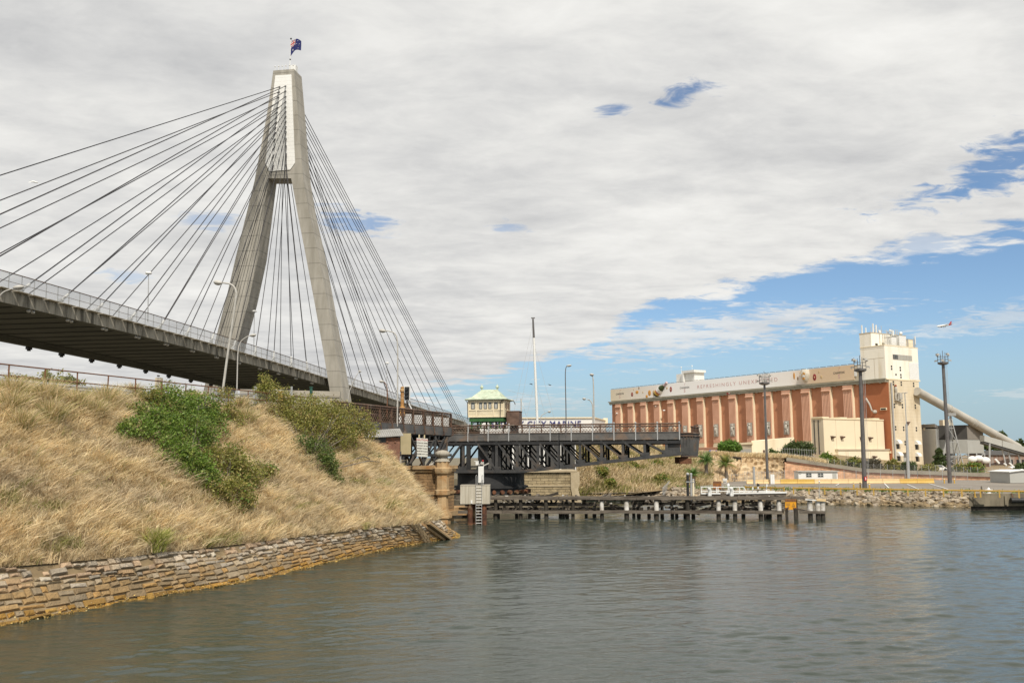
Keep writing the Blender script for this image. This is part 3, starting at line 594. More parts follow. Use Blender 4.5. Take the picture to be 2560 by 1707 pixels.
for px, py, r, lab in [(365, 1255, 16, 'small green weed in the grass below the bright green bush'), (880, 1205, 14, 'small yellow green weed on the bank toward the brick hut'), (75, 1315, 9, 'tiny dark weed in the dry grass at far left'), (835, 1262, 12, 'small olive weed low on the bank')]:
    bush('weed', lab, 'weed', [lob(px, py, r, (1.5, .8, .6))], 320, .06, OL, twigs=6)
for px, py, r, lab in [((30, 70), (957, 960), (20, 20), 'sparse small tree behind the fence at far left'), ((130, 180, 160, 105), (952, 962, 968, 965), (26, 20, 26, 16), 'wider sparse tree behind the rusty fence')]:
    bush('roadside_tree', lab, 'tree', [lob(a, b_, c, (1.4, .8, .8), dY=84) for a, b_, c in zip(px, py, r)], 3200, .14, OL[:4], group='trees behind the rusty fence', twigs=22, org=at(px[0] + 20, 1010, 84))
# ------------------------------------------------------------------ cable stayed bridge
def anzac():
    a = math.atan(385 / F); D = Vector((math.sin(a), math.cos(a), 0)); T = Vector((math.cos(a), -math.sin(a), 0)); P = at(818, 965, 258)
    root = thing('cable_stayed_bridge', 'grey concrete cable stayed bridge with tall A shaped pylon and two fans of black cables', 'bridge', (P.x, P.y, 0))
    def zb(s):                                               # underside of the edge beam
        return P.z - .0325 * s - (1.06e-4 * s * s if s < 0 else 0)
    def X(s, t, h): q = P + D * s + T * t; q.z = zb(s) + h; return q
    ss = [-175 + 5 * i for i in range(35)] + [0, 10, 20, 40, 60, 80, 100, 125, 150, 175, 200, 240, 280, 330]
    W = -30
    mb = MB()                                                # deck: edge beams and slab, as a swept section
    sec = [(0, 0), (0, 1.95), (-.5, 1.95), (-.5, 1.55), (W + .5, 1.55), (W + .5, 1.95), (W, 1.95), (W, 0), (W + 1.3, 0), (W + 2.0, 1.0), (-2.0, 1.0), (-1.3, 0)]
    def sweep(sec, ss):
        m = MB(); rows = [[X(s, t, h) for t, h in sec + sec[:1]] for s in ss]; m.grid(rows); n = len(sec)
        m.add([X(ss[0], t, h) for t, h in sec], [tuple(range(n))]); m.add([X(ss[-1], t, h) for t, h in sec], [tuple(range(n))[::-1]]); return m
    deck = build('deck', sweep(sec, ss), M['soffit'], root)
    build('road_surface', sweep([(-.6, 1.56), (-.6, 1.6), (W + .6, 1.6), (W + .6, 1.56)], ss), M['deck'], deck)
    fa = MB(); fa.merge(sweep([(0.003, .02), (.07, .02), (.07, 1.93), (0.003, 1.93)], ss)); build('fascia', fa, M['fascia'], deck)
    ribs = MB(); s = -172
    while s < 120:
        ribs.beam(X(s, -2.2, .92), X(s, W + 2.2, .92), .34, .2); s += 5.17
    for t in (-2.4, W + 2.4): ribs.merge(sweep([(t - .2, .72), (t - .2, .99), (t + .2, .99), (t + .2, .72)], ss))
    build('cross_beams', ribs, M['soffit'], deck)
    led = MB(); s = -172
    while s < 175:
        led.beam(X(s, .30, 2.0), X(s + 3.0, .30, 2.0 - .0), 1.1, .10); s += 3.45
    build('ledge_plates', led, M['conc'], deck)
    for t, tag_ in ((-.1, 0), (W + .1, 1)):
        scr = MB(); rows = [[X(s, t, 2.06), X(s, t, 4.55)] for s in ss]; scr.grid(rows); r = build('railing', scr, M['mesh'], root)
        top = MB(); top.tube([X(s, t, 4.6) for s in ss], .08, 6); top.tube([X(s, t + .35, 3.2) for s in ss], .035, 5)
        build('top_rail', top, M['rail_rust'], r)
        ps = MB(); s = -128; k = 0
        while s < 300:
            if tag_ == 0 and k < 96: one = MB(); one.beam(X(s, t, 1.95), X(s, t, 4.58), .09, .09, up=D); build('post', one, M['steel_l'], r)
            else: ps.beam(X(s, t, 1.95), X(s, t, 4.58), .09, .09, up=D)
            s += 2.75; k += 1
        o = build('far_posts', ps, M['steel_l'], r); o['kind'] = 'stuff'
    # --- pylon in its own vertical plane
    n = D; PF = P - D * 2.85
    def Q(px, py): q = onplane(px, py, PF, n); return q
    ext = D * 5.7
    far = [Q(*p) for p in [(636, 453.7), (671, 446), (646, 640), (621, 755), (593.5, 855), (566, 975), (560, 1003), (503, 1003), (509, 975), (544, 828), (568, 735), (590, 640)]]
    near = [Q(*p) for p in [(728, 446), (758, 446), (772, 530), (797, 640), (819, 760), (841, 885), (856, 968), (862, 1004), (838, 1006), (829, 1006), (820, 950), (809.5, 885), (787, 760), (764.6, 640), (744, 535)]]
    head = [Q(*p) for p in [(683, 177), (735, 173), (741.5, 247), (746, 300), (751, 370), (758, 446), (728, 446), (671, 446), (636, 453.7), (646, 400), (655, 352), (667, 287.6), (677.8, 215)]]
    m = MB(); m.prism(head, ext); pyl = build('pylon_head', m, M['pylon'], root)
    m = MB(); m.prism(near, ext); fw = [Q(856, 998), Q(835, 998), Q(800, 1035), Q(790, 1060), Q(815, 1060), Q(845, 1030)]; m.prism([q + D * .3 for q in fw], D * 5.1); build('leg', m, M['pylon'], pyl)
    m = MB(); m.prism(far, ext); build('leg', m, M['pylon'], pyl)
    pan = [Q(*p) for p in [(689, 190), (729, 187.5), (733.5, 300), (738, 408), (726, 425), (674, 429), (664, 408), (670, 360), (678, 290)]]
    m = MB(); m.prism([q - D * .004 for q in pan], -D * .22); pn = build('cladding_panel', m, M['panel'], pyl)
    tan = [tuple(q) for q in pan]
    c = sum((Q(*p) for p in [(690, 180), (735, 173)]), Vector()) / 2
    z0 = max(q.z for q in head)
    m = MB(); m.box(Q(735, 173) + D * 2 - T * .8 + Vector((0, 0, .9)), (1.6, 1.6, 1.8), T); build('roof_cabinet', m, M['white'], pyl)
    m = MB()
    for i in range(6): q = Q(686 + i * 9, 177 - i * .7) + D * .4; m.tube([q - Vector((0, 0, .5)), q + Vector((0, 0, 1.3))], .06, 5); m.ball(q + Vector((0, 0, 1.4)), .22, 8, 5)
    build('roof_lights', m, M['white'], pyl)
    # --- stays
    ya = [214.8, 227.5, 241, 253.5, 266.5, 278.5, 290.5, 303, 316.5, 329.5, 346, 364.5, 384, 412]
    main = [-151.0, -140.6] + [-125.4, -116.2, -106.8, -96.8, -87, -77, -66.8, -56.4, -45.5, -35, -24, -13.1]
    main = [-147.5, -136.5] + main[2:]
    sidespan = [183.5, 178.5, 173.5, 168.5, 143.5, 130, 116.5, 103, 89, 75, 61, 48, 35, 23.5]
    def cable(p, q, e):
        m = MB(); m.tube([p, q], .105, 6); cb = build('stay_cable', m, M['cable'], root, smooth=60)
        u = (p - q).normalized()
        sl_ = MB(); sl_.tube([q - u * .3, q + u * 3.3], .21, 8); sl_.tube([q + u * .9, q + u * 1.25], .36, 8); sl_.box(q + u * .25, (.7, .9, .8), T, u); build('sleeve', sl_, M['sleeve'], cb)
        so = MB(); so.tube([p - u * 1.3, p + u * .15], .17, 6); build('socket', so, M['cable'], cb)
    for k in range(14):
        for col in (0, 1):
            px = (715.3 + (716.5 - 715.3) * k / 13) if col == 0 else (700.6 + (684.5 - 700.6) * k / 13); py = ya[k] + (1.5 if col == 0 else 3.5)
            hp = Q(px, py) - D * .25; t = -.55 if col == 0 else W + .55
            cable(hp, X(main[k], t, 2.1), 0)
            bp = Q(px, py) + D * 5.9
            cable(bp, X(sidespan[k], t, 2.1), 1)
    # --- paired floodlights below the near edge and brackets below the far edge
    for s in main[2:]:
        m = MB()
        for o in (-.5, .5): q = X(s + 3 + o, -.55, -.25); m.ball(q, (.32, .32, .26), 8, 6)
        m.beam(X(s + 2.3, -.55, -.05), X(s + 3.7, -.55, -.05), .15, .15); build('under_light', m, M['lamp'], root)
        m = MB(); q = X(s + 3, W + .2, -.25); m.box(q, (1.1, .7, .5), D); m.box(q - Vector((0, 0, .35)), (.5, .5, .4), D); build('bracket', m, M['iron2'], root)
    return P, D, T, X, Q
BP, BD, BT, BX, BQ = anzac()
def flagpole():
    base = BQ(719, 173.5) + BD * 1.5; top = BQ(722.5, 92) + BD * 1.5
    t = thing('flagpole', 'thin white flagpole on top of the bridge pylon', 'flagpole', base)
    m = MB(); m.tube([base, top], [.13, .08], 6); build('pole', m, M['white'], t); m = MB(); m.ball(top, .28, 8, 6); m.ball(base.lerp(top, .36), .24, 8, 6); build('finial', m, M['black'], t)
    f = thing('flag', 'dark blue flag with small union cross corner and white stars flying from the pylon', 'flag', base.lerp(top, .7))
    u = BT; H = 3.7; Wd = 4.3; hoist = base.lerp(top, .92); dn = Vector((0, 0, -1)) + Vector((-.02, 0, 0))
    def S(x, y, o=0.0):                                     # cloth point: x along fly 0-1, y down 0-1
        q = hoist + u * Wd * (x * .72) + dn * H * (y * (1 - .22 * x) - .18 * math.sin(x * 2.6) + .10 * x * x) + dn * (1 - x) ** 2 * H * .28 * y
        return q + BD * (.45 * math.sin(x * 7 + y * 1.5) * x - o)
    def patch(x0, x1, y0, y1, o, n=14, k=8):
        m = MB(); m.grid([[S(x0 + (x1 - x0) * i / n, y0 + (y1 - y0) * j / k, o) for i in range(n + 1)] for j in range(k + 1)]); return m
    m = patch(0, 1, 0, 1, .03); m.merge(patch(0, 1, 0, 1, -.03)); build('cloth', m, M['flagblue'], f, smooth=180)
    def bars(name, mt, w_, o, which):
        for sg in (1, -1):
            m = MB()
            if 'x' in which:
                for (x0, y0, x1, y1) in ((0, 0, .5, .5), (0, .5, .5, 0)):
                    m.grid([[S(x0 + (x1 - x0) * i / 8, max(0, min(.5, y0 + (y1 - y0) * i / 8 + e)), o * sg) for i in range(9)] for e in (-w_, w_)])
            if '+' in which: m.merge(patch(0, .5, .25 - w_, .25 + w_, o * sg, 8, 1)); m.merge(patch(.25 - w_ * .7, .25 + w_ * .7, 0, .5, o * sg, 1, 8))
            build(name, m, mt, f)
    bars('white_saltire', M['white'], .05, .05, 'x'); bars('red_saltire', M['red'], .018, .065, 'x'); bars('white_cross', M['white'], .085, .08, '+'); bars('red_cross', M['red'], .05, .095, '+')
    for cx, cy, r in [(.25, .76, .09), (.75, .17, .045), (.86, .40, .045), (.75, .84, .045), (.63, .46, .045), (.80, .56, .025)]:
        m = MB()
        for sg in (1, -1):
            pts = [S(cx + r * (1 if i % 2 == 0 else .45) * math.cos(i * math.pi / 7) * .75, cy + r * (1 if i % 2 == 0 else .45) * math.sin(i * math.pi / 7), .06 * sg) for i in range(14)]
            m.add(pts + [S(cx, cy, .06 * sg)], [(i, (i + 1) % 14, 14) for i in range(14)])
        build('star', m, M['white'], f)
flagpole()
# ------------------------------------------------------------------ rusty road fence on the bank
def fence():
    t = thing('rusty_fence', 'rusty pipe and wire fence along the top of the grass bank', 'fence', fence_pt(0))
    a, b = -22.5, 33.0; H = 1.24; up_ = Vector((0, 0, 1))
    m = MB(); m.tube([fence_pt(a) + up_ * H, fence_pt(b) + up_ * H], .042, 6); build('top_rail', m, M['rust'], t)
    m = MB(); m.tube([fence_pt(a) + up_ * .62, fence_pt(b) + up_ * .62], .038, 6); build('mid_rail', m, M['rust'], t)
    m = MB(); m.add([fence_pt(a) + up_ * .1, fence_pt(b) + up_ * .1, fence_pt(b) + up_ * H, fence_pt(a) + up_ * H], [(0, 1, 2, 3)]); o = build('wire_mesh', m, M['chain'], t)
    s = a
    while s <= b + .1:
        m = MB(); lean = Vector((random.uniform(-.03, .03), 0, 0)); m.tube([fence_pt(s) - up_ * .6, fence_pt(s) + up_ * (H + .03) + lean], .045, 6); build('post', m, M['rust'], t); s += 2.5
fence()
def guard_rail():
    s2 = side * 2.6; t = thing('guard_rail', 'grey steel guard rail behind the rusty fence', 'guard rail', fence_pt(0) + s2)
    m = MB(); up_ = Vector((0, 0, 1))
    for z in (.42, .62): m.tube([fence_pt(-20) + s2 + up_ * z, fence_pt(24) + s2 + up_ * z], .11, 6)
    build('rail', m, M['steel_l'], t); 
    for i in range(12): m = MB(); m.beam(fence_pt(-20 + i * 4) + s2 - up_ * .3, fence_pt(-20 + i * 4) + s2 + up_ * .75, .15, .12, up=FD); build('post', m, M['steel_l'], t)
guard_rail()
def coping(px, py, w_, lab):
    p = hit(px, py)[0]; t = thing('coping_block', lab, 'stone block', p, 'crumbling coping along the top of the bank')
    m = MB(); m.box(p + Vector((0, 0, .1)), (w_, .5, .55), FD); build('block', m, mat_cop, t); m = MB(); m.box(p + Vector((0.05, -.05, -.25)), (w_ * 1.15, .62, .14), FD); build('ledge', m, M['conc'], t)
mat_cop = mat('mossy_concrete', (.06, .05, .04), (.30, .26, .20), 2.5, .95, bump=.5)
coping(95, 1000, 2.2, 'dark mossy concrete coping block showing between the tall tussocks on the left')
coping(166, 1003, 1.2, 'small dark coping block between tussocks right of the larger block')
# ------------------------------------------------------------------ street lamps, each along its own measured line
def lamp(path, Y, head, label, r0=.085, hr=(.42, .2, .17), dirx=-1, group='street lamps', rusty=False, pm=None, z0=None, slope=.15, Yh=None):
    pts = [at(px, py, Y) for px, py in path]; b = pts[0]
    t = thing('street_lamp', label, 'street lamp', b, group)
    fine = smooth_poly(pts, 2); m = MB(); n = len(fine); m.tube(fine, [r0 * (1 - .45 * i / n) for i in range(n)], 8); build('pole', m, M[pm or 'lamp'], t, smooth=60)
    h = at(head[0], head[1], Y); m = MB(); x = Vector((dirx, 0, slope)); m.ball(h, hr, 14, 9, x=x, z=Vector((-x.z * dirx, 0, 1)) if dirx > 0 else Vector((x.z, 0, 1))); hd = build('lamp_head', m, M['lamp'], t, smooth=180)
    m = MB(); m.ball(h - Vector((dirx * -.04, 0, hr[2] * .45)), (hr[0] * .72, hr[1] * .75, hr[2] * .75), 12, 8, x=x); build('lens', m, M['lens'], hd, smooth=180)
    return t
lamp([(550, 1030), (569, 885), (580, 815), (588, 757), (592, 728), (580, 710), (557, 707)], 69, (545, 706.5), 'tall leaning street lamp with bent rusty neck rising from the bank by the fence', r0=.10, hr=(.36, .2, .17))
lamp([(591.5, 1010), (593, 940), (594.5, 872), (602, 852), (618, 841), (626, 839)], 112, (632.5, 838), 'shorter street lamp with arm curving right beside the leaning lamp', dirx=1, r0=.085, hr=(.42, .24, .18))
lamp([(993, 1066), (994.2, 950), (994.5, 850), (988, 832), (970, 827), (962, 827)], 96, (956.5, 826.8), 'grey street lamp fixed to the outside of the approach span with arm curving left', r0=.085, hr=(.40, .22, .18))
lamp([(967.5, 1045), (968.5, 985), (968, 967), (962, 956), (957, 953)], 128, (954, 953.2), 'small rusty street lamp behind the approach span left of the signal', pm='rust', hr=(.36, .22, .18))
lamp([(868, 1020), (871, 985), (881, 960), (889, 942), (897, 930)], 118, (899.5, 928), 'thin curved lamp arm crossing the foot of the near pylon leg', dirx=1, r0=.06, hr=(.22, .14, .1), slope=-.3)
lamp([(-14, 1010), (-12, 800), (-8, 752), (6, 730), (30, 722)], 62, (46, 718.5), 'lamp head on an arm reaching in over the deck at the left frame edge', dirx=1, r0=.075, hr=(.40, .2, .15))
def decklamp(px, ptop, pbot, Yt, lab):
    b = at(px, pbot, Yt); tp_ = at(px + 2, ptop, Yt); t = thing('deck_lamp', lab, 'street lamp', b, 'thin lamps on the high bridge deck'); m = MB(); m.tube([b, tp_], [.14, .09], 6); build('pole', m, M['steel_l'], t)
    m = MB(); m.ball(tp_ + Vector((0, 0, .1)), (.75, .55, .35), 10, 6); build('lamp_head', m, M['white'], t)
decklamp(369.5, 684, 805, 195, 'thin pole with white lamp on the high deck left of the leaning lamp')
decklamp(634, 779, 905, 262, 'thin pole with white lamp on the high deck between the pylon legs')
decklamp(966, 908, 978, 330, 'thin pole with small white lamp on the high deck right of the pylon')
def small_fittings():
    t = thing('chain_wire_gate', 'grey chain wire gate with steel posts below the deck by the olive bush', 'gate', at(640, 1010, 96)); m = MB()
    for px in (635, 640, 728): m.tube([at(px, 1015, 96), at(px + 1, 966, 96)], .12, 6)
    for px in (540, 545): m.tube([at(px, 1008, 104), at(px + .5, 968, 104)], .10, 6)
    m.tube([at(545, 985, 104), at(640, 984, 96)], .06, 6); m.tube([at(640, 984, 96), at(728, 982, 96)], .06, 6); m.tube([at(620, 985, 96), at(638, 968, 96)], .05, 6); build('posts', m, M['steel_l'], t)
    m = MB(); m.add([at(546, 1008, 104), at(728, 1010, 96), at(728, 972, 96), at(546, 972, 104)], [(0, 1, 2, 3)]); build('wire_mesh', m, M['chain'], t)
    t = thing('barrier_arm_box', 'orange and white barrier box standing under the high deck', 'barrier', at(702, 1000, 99)); m = MB(); m.box(at(700, 990, 99), (.7, .5, 1.1)); build('orange_box', m, M['orangep'], t)
    m = MB(); m.beam(at(702, 975, 99), at(710, 1000, 99), .35, .2); m.beam(at(710, 985, 99), at(722, 1002, 99), .3, .15); m.tube([at(693, 1000, 98), at(693, 978, 98), at(688, 974, 98)], .09, 6); build('white_stripes', m, M['white'], t)
    t = thing('green_post', 'dark green post standing under the edge of the high deck', 'post', at(778, 1010, 105)); m = MB(); m.tube([at(777.5, 1012, 105), at(778, 968, 105)], .17, 8); build('post', m, mat_gp, t); m = MB(); m.tube([at(778, 968.5, 105), at(778, 966.5, 105)], .22, 8); build('cap', m, mat_gp, t)
    t = thing('concrete_parapet', 'plain grey concrete parapet wall under the high deck', 'wall', at(760, 1015, 118)); m = MB(); m.beam(at(600, 1000, 122), at(850, 1006, 122), .5, 2.9); build('wall', m, M['conc'], t); m = MB(); m.beam(at(600, 986, 122), at(850, 992, 122), .7, .25); build('coping', m, M['coping'], t)
    t = thing('beige_tower', 'distant beige apartment tower beyond the fence', 'building', at(397, 985, 900)); m = MB(); m.box(at(396.5, 975, 900), (5.6, 6, 24)); build('walls', m, M['creamd'], t); m = MB(); m.box(at(396, 939.5, 900), (2, 2, 1.5)); build('roof_tank', m, M['dgrey'], t); m = MB()
    for i in range(6):
        for j in (-1, 0, 1): m.box(at(396.5 + j * 3.6, 945 + i * 5, 896.9), (.7, .1, 1))
    build('windows', m, M['glass'], t)
mat_gp = mat('dark_green_enamel', (.015, .07, .05), (.02, .09, .06), 3, .5)
small_fittings()
# ------------------------------------------------------------------ old bridge: approach span
Z_ = Vector((0, 0, 1))
def lattice(m, a, b, z0, z1, pitch, wd=.045, th=.03):
    d = (b - a); L = d.length; d.normalize(); nrm = Vector((-d.y, d.x, 0)); h = z1 - z0; k = -int(h / pitch) - 1
    while k * pitch < L:
        for sg in (1, -1):
            s0, s1 = k * pitch, k * pitch + h
            lo, hi = max(s0, 0), min(s1, L)
            if hi - lo > .05:
                t0, t1 = (lo - s0) / h, (hi - s0) / h
                if sg < 0: t0, t1 = 1 - t0, 1 - t1
                m.beam(a + d * lo + Z_ * (z0 + t0 * h) + nrm * .012 * sg, a + d * hi + Z_ * (z0 + t1 * h) + nrm * .012 * sg, th, wd, up=nrm)
        k += 1
def approach():
    a = at(868, 1009, 86.5); b = at(1127, 1038.5, 109.3); d = (b - a); d.z = 0; L = d.length; d.normalize(); zt = 12.1; sd = Vector((d.y, -d.x, 0))
    A = Vector((a.x, a.y, 0)) - d * 3; B = Vector((b.x, b.y, 0)); L += 3; back = -sd * 9.2
    t = thing('approach_span', 'old dark iron approach span with rusty lattice railing ending at the swing bridge', 'bridge', A)
    m = MB(); m.beam(A + Z_ * 10.0, B + Z_ * 10.0, .28, .95); gd = build('girder', m, M['girder'], t); m = MB(); m.beam(A + back + Z_ * 10.0, B + back + Z_ * 10.0, .28, .95); build('girder', m, M['girder'], t)
    m = MB(); m.beam(A + Z_ * 9.5 + back * .5, B + Z_ * 9.5 + back * .5, 9.0, .25); build('deck', m, M['iron2'], t)
    for bk in (Vector((0, 0, 0)), back):
        m = MB(); m.tube([A + bk + Z_ * zt, B + bk + Z_ * zt], .11, 8); rl = build('railing', m, M['rail_rust'], t)
        m = MB(); m.beam(A + bk + Z_ * 10.55, B + bk + Z_ * 10.55, .16, .12); m.beam(A + bk + Z_ * 11.9, B + bk + Z_ * 11.9, .10, .10); build('rails', m, M['rail_rust'], rl)
        m = MB(); lattice(m, A + bk, B + bk, 10.6, 11.9, .44, .05); build('lattice', m, M['rail_rust'], rl)
        s = L
        while s > 0:
            p = A + bk + d * s; o = sd if bk.length < 1 else -sd
            m = MB(); m.beam(p + Z_ * 10.5 + o * .05, p + Z_ * 12.05 + o * .02, .12, .22, up=sd); m.beam(p + Z_ * 9.6 + o * .32, p + Z_ * 10.9 + o * .10, .09, .10, up=d); m.beam(p + Z_ * 9.6 + o * .3, p + Z_ * 9.35 - o * .5, .12, .16, up=d); build('post', m, M['rail_rust'], rl); s -= 2.55
    m = MB()
    for i in range(10): p = A + d * (L - 1 - i * 2.5); m.beam(p + Z_ * 9.2 + sd * .1, p + back + Z_ * 9.2, .2, .45)
    build('floor_beams', m, M['iron2'], t)
    m = MB()                                                # bracing that carries the end of the span on the pier
    for bk in (0, .33, .66, 1.0):
        o = back * bk
        for i in range(3):
            p = B - d * (1.2 + i * 3.2) + o; m.beam(p + Z_ * 6.1, p + Z_ * 9.4, .28, .28); q = B - d * (1.2 + (i + 1) * 3.2) + o; m.beam(p + Z_ * 6.2, q + Z_ * 9.3, .2, .16); m.beam(p + Z_ * 9.2, q + Z_ * 6.3, .2, .16)
        m.beam(B + o + Z_ * 7.25 - d * 10, B + o + Z_ * 7.25, .3, .3)
    for i in range(2): p = B - d * (1 + i * 1.0); m.beam(p + sd * .1 + Z_ * 9.3, p - d * 3.2 + sd * .1 + Z_ * 6.3, .14, .22)
    build('bracing', m, M['iron'], t)
    return A, B, d, sd
AA, AB, AD, AS = approach()
def pier():
    d, sd = AD, AS; c = onz(1112, 1309, 0); c = Vector((c.x, c.y, 0)); far = -sd * 12
    t = thing('stone_pier', 'brown sandstone bridge pier with fluted knob on its corner pillar', 'bridge pier', c); zt = 6.1
    ctr = c - sd * 6.8 + d * 2.2
    m = MB(); m.box(ctr + Z_ * (zt / 2 - .6), (12, 4.2, zt + .9), sd); body = build('body', m, M['pierstone'], t)
    m = MB(); m.box(ctr + Z_ * (zt - .18), (12.6, 4.9, .36), sd); m.box(ctr + Z_ * (zt - .5), (12.3, 4.55, .3), sd); m.box(ctr + Z_ * 3.2, (12.2, 4.45, .3), sd); m.box(ctr + Z_ * .9, (12.6, 5.0, .5), sd); build('coping', m, M['pierplain'], t)
    p = c + d * .1 - sd * .35; m = MB(); m.lathe(p, [(.9, -.5), (.9, .55), (1.05, .6), (1.05, .95), (.66, 1.5), (.60, 3.0), (.82, 3.05), (.82, 3.5), (.72, 3.6), (.72, 5.2), (.92, 5.3), (1.05, 5.55), (1.05, 5.85), (.76, 5.95), (.76, 6.55)], 8); pl = build('pillar', m, M['pierplain'], t, smooth=35)
    m = MB(); m.lathe(p, [(.80, 6.55), (.66, 6.72), (.42, 6.92), (.40, 7.02), (.66, 7.12), (.80, 7.32), (.72, 7.55), (.4, 7.72), (.05, 7.78)], 40, lobes=10, amp=.045); build('knob', m, M['conc'], pl, smooth=60)
    g = thing('pigeon', 'grey and white pigeon sitting beside the knob on the stone pier', 'bird', p - sd * 1.25 + Z_ * 6.1); q = p - sd * 1.25 + Z_ * 6.25
    m = MB(); m.ball(q, (.20, .11, .12), 10, 7, x=(.9, 0, .4)); m.ball(q + Vector((.17, 0, .17)), .075, 8, 6); m.tube([q + Vector((-.15, 0, -.02)), q + Vector((-.34, 0, -.10))], [.08, .03], 6); bd = build('body', m, M['lamp'], g, smooth=180); m = MB(); m.tube([q + Vector((.23, 0, .17)), q + Vector((.29, 0, .15))], [.025, .005], 5); build('beak', m, M['black'], g)
    return ctr, zt
PC, PZ = pier()
def sandstone_steps():
    c = onz(1140, 1296, 0) + Vector((0, 3, 0)); t = thing('stone_ledge', 'low wet stone ledge at the waterline beside the brown pier', 'ledge', c); m = MB(); m.box(c + Vector((-1.5, 1.5, .55)), (7, 4, 1.2)); build('ledge', m, M['pierplain'], t); m = MB(); m.box(c + Vector((-1.5, .9, -.1)), (8, 4, .7)); build('wet_footing', m, M['timber2'], t)
sandstone_steps()
def hut():
    p0 = at(960, 1150, 88); d, sd = AD, AS; c = at(952, 1110, 89.6); c.z = 0
    t = thing('brick_hut', 'small red brick hut with corrugated roof under the approach span', 'hut', c)
    x = Vector((.94, .22, 0)).normalized(); m = MB(); m.box(c + Z_ * 7.2, (3.4, 2.6, 3.4), x); w_ = build('wall', m, M['redbrick'], t)
    m = MB(); y = Vector((-x.y, x.x, 0)); a, b = c + Z_ * 9.05 - x * 2.1, c + Z_ * 9.3 + x * 2.0
    m.hexa([a - y * 1.7 - Z_ * .25, b - y * 1.7 - Z_ * .25, b + y * 1.7 + Z_ * .5, a + y * 1.7 + Z_ * .5, a - y * 1.7 - Z_ * .18, b - y * 1.7 - Z_ * .18, b + y * 1.7 + Z_ * .57, a + y * 1.7 + Z_ * .57]); build('roof', m, corr('roof_corrugation', (.34, .33, .30), (.46, .45, .42), .2, tuple(x)), t)
    m = MB(); m.box(c + Z_ * 8.7 - x * .6 - y * 1.32, (1.9, .06, .5), x); build('louvre', m, M['dark'], t)
    for o in (.5, 1.25): m = MB(); m.lathe(c + Z_ * 8.5 + x * o - y * 1.33, [(.10, 0), (.10, .06)], 8, axis=-y); build('round_vent', m, M['redbrick'], t)
    q = at(1014, 1109, 91); t = thing('yellow_board', 'plain yellowed panel hung under the approach span beside the brick hut', 'board', q); m = MB(); m.box(q, (1.05, .06, 2.05), (1, .1, 0)); build('board', m, M['board'], t); m = MB(); m.beam(q + Vector((0, .1, -1.1)), q + Vector((0, .1, 1.4)), .08, .08); build('batten', m, M['timber'], t)
    q = at(996, 1150, 90); t = thing('grey_door_panel', 'grey metal sheet standing against the end of the brick hut', 'panel', q - Z_ * .9); m = MB(); m.box(q - Z_ * .1, (.55, .07, 1.9)); build('sheet', m, M['steel_l'], t); m = MB(); m.box(q + Z_ * .5 - Vector((0, .05, 0)), (.5, .05, .08)); build('strap', m, M['rust'], t)
hut()
def caution_sign():
    Y = 95.0; p = [at(1041.5, 1094, Y), at(1069, 1096, Y), at(1069.3, 1142, Y), at(1042.5, 1140.5, Y)]
    c = sum(p, Vector()) / 4; t = thing('warning_sign', 'white river sign headed CAUTION hanging below the approach span', 'sign', c); m = MB(); m.prism(p, Vector((0, .05, 0))); build('face', m, M['signw'], t)
    x = (p[1] - p[0]).normalized(); y = (p[0] - p[3]).normalized(); Wd = (p[1] - p[0]).length; H = (p[0] - p[3]).length; f = -Vector((0, 1, 0))
    for txt, h, s, k in [('CAUTION', .40, .27, 'inkred'), ('OUTBOUND VESSELS', .235, .135, 'ink'), ('HAVE RIGHT OF WAY', .09, .135, 'ink'), ('EXCEPT WHEN', -.06, .15, 'ink'), ('LIGHTS ARE FLASHING', -.21, .12, 'ink'), ('PROCEED WITH CARE', -.36, .125, 'ink')]:
        text_mesh(txt, s, frame(c + y * H * h + f * .012, x, y), 'lettering', M[k], t, bold=.004, depth=.004)
    m = MB()
    for o in (-.3, .25): m.beam(c + y * H * .5 + x * o, c + y * H * .68 + x * o + Vector((0, .2, 0)), .12, .05, up=(0, 1, 0))
    build('hangers', m, M['board'], t)
caution_sign()
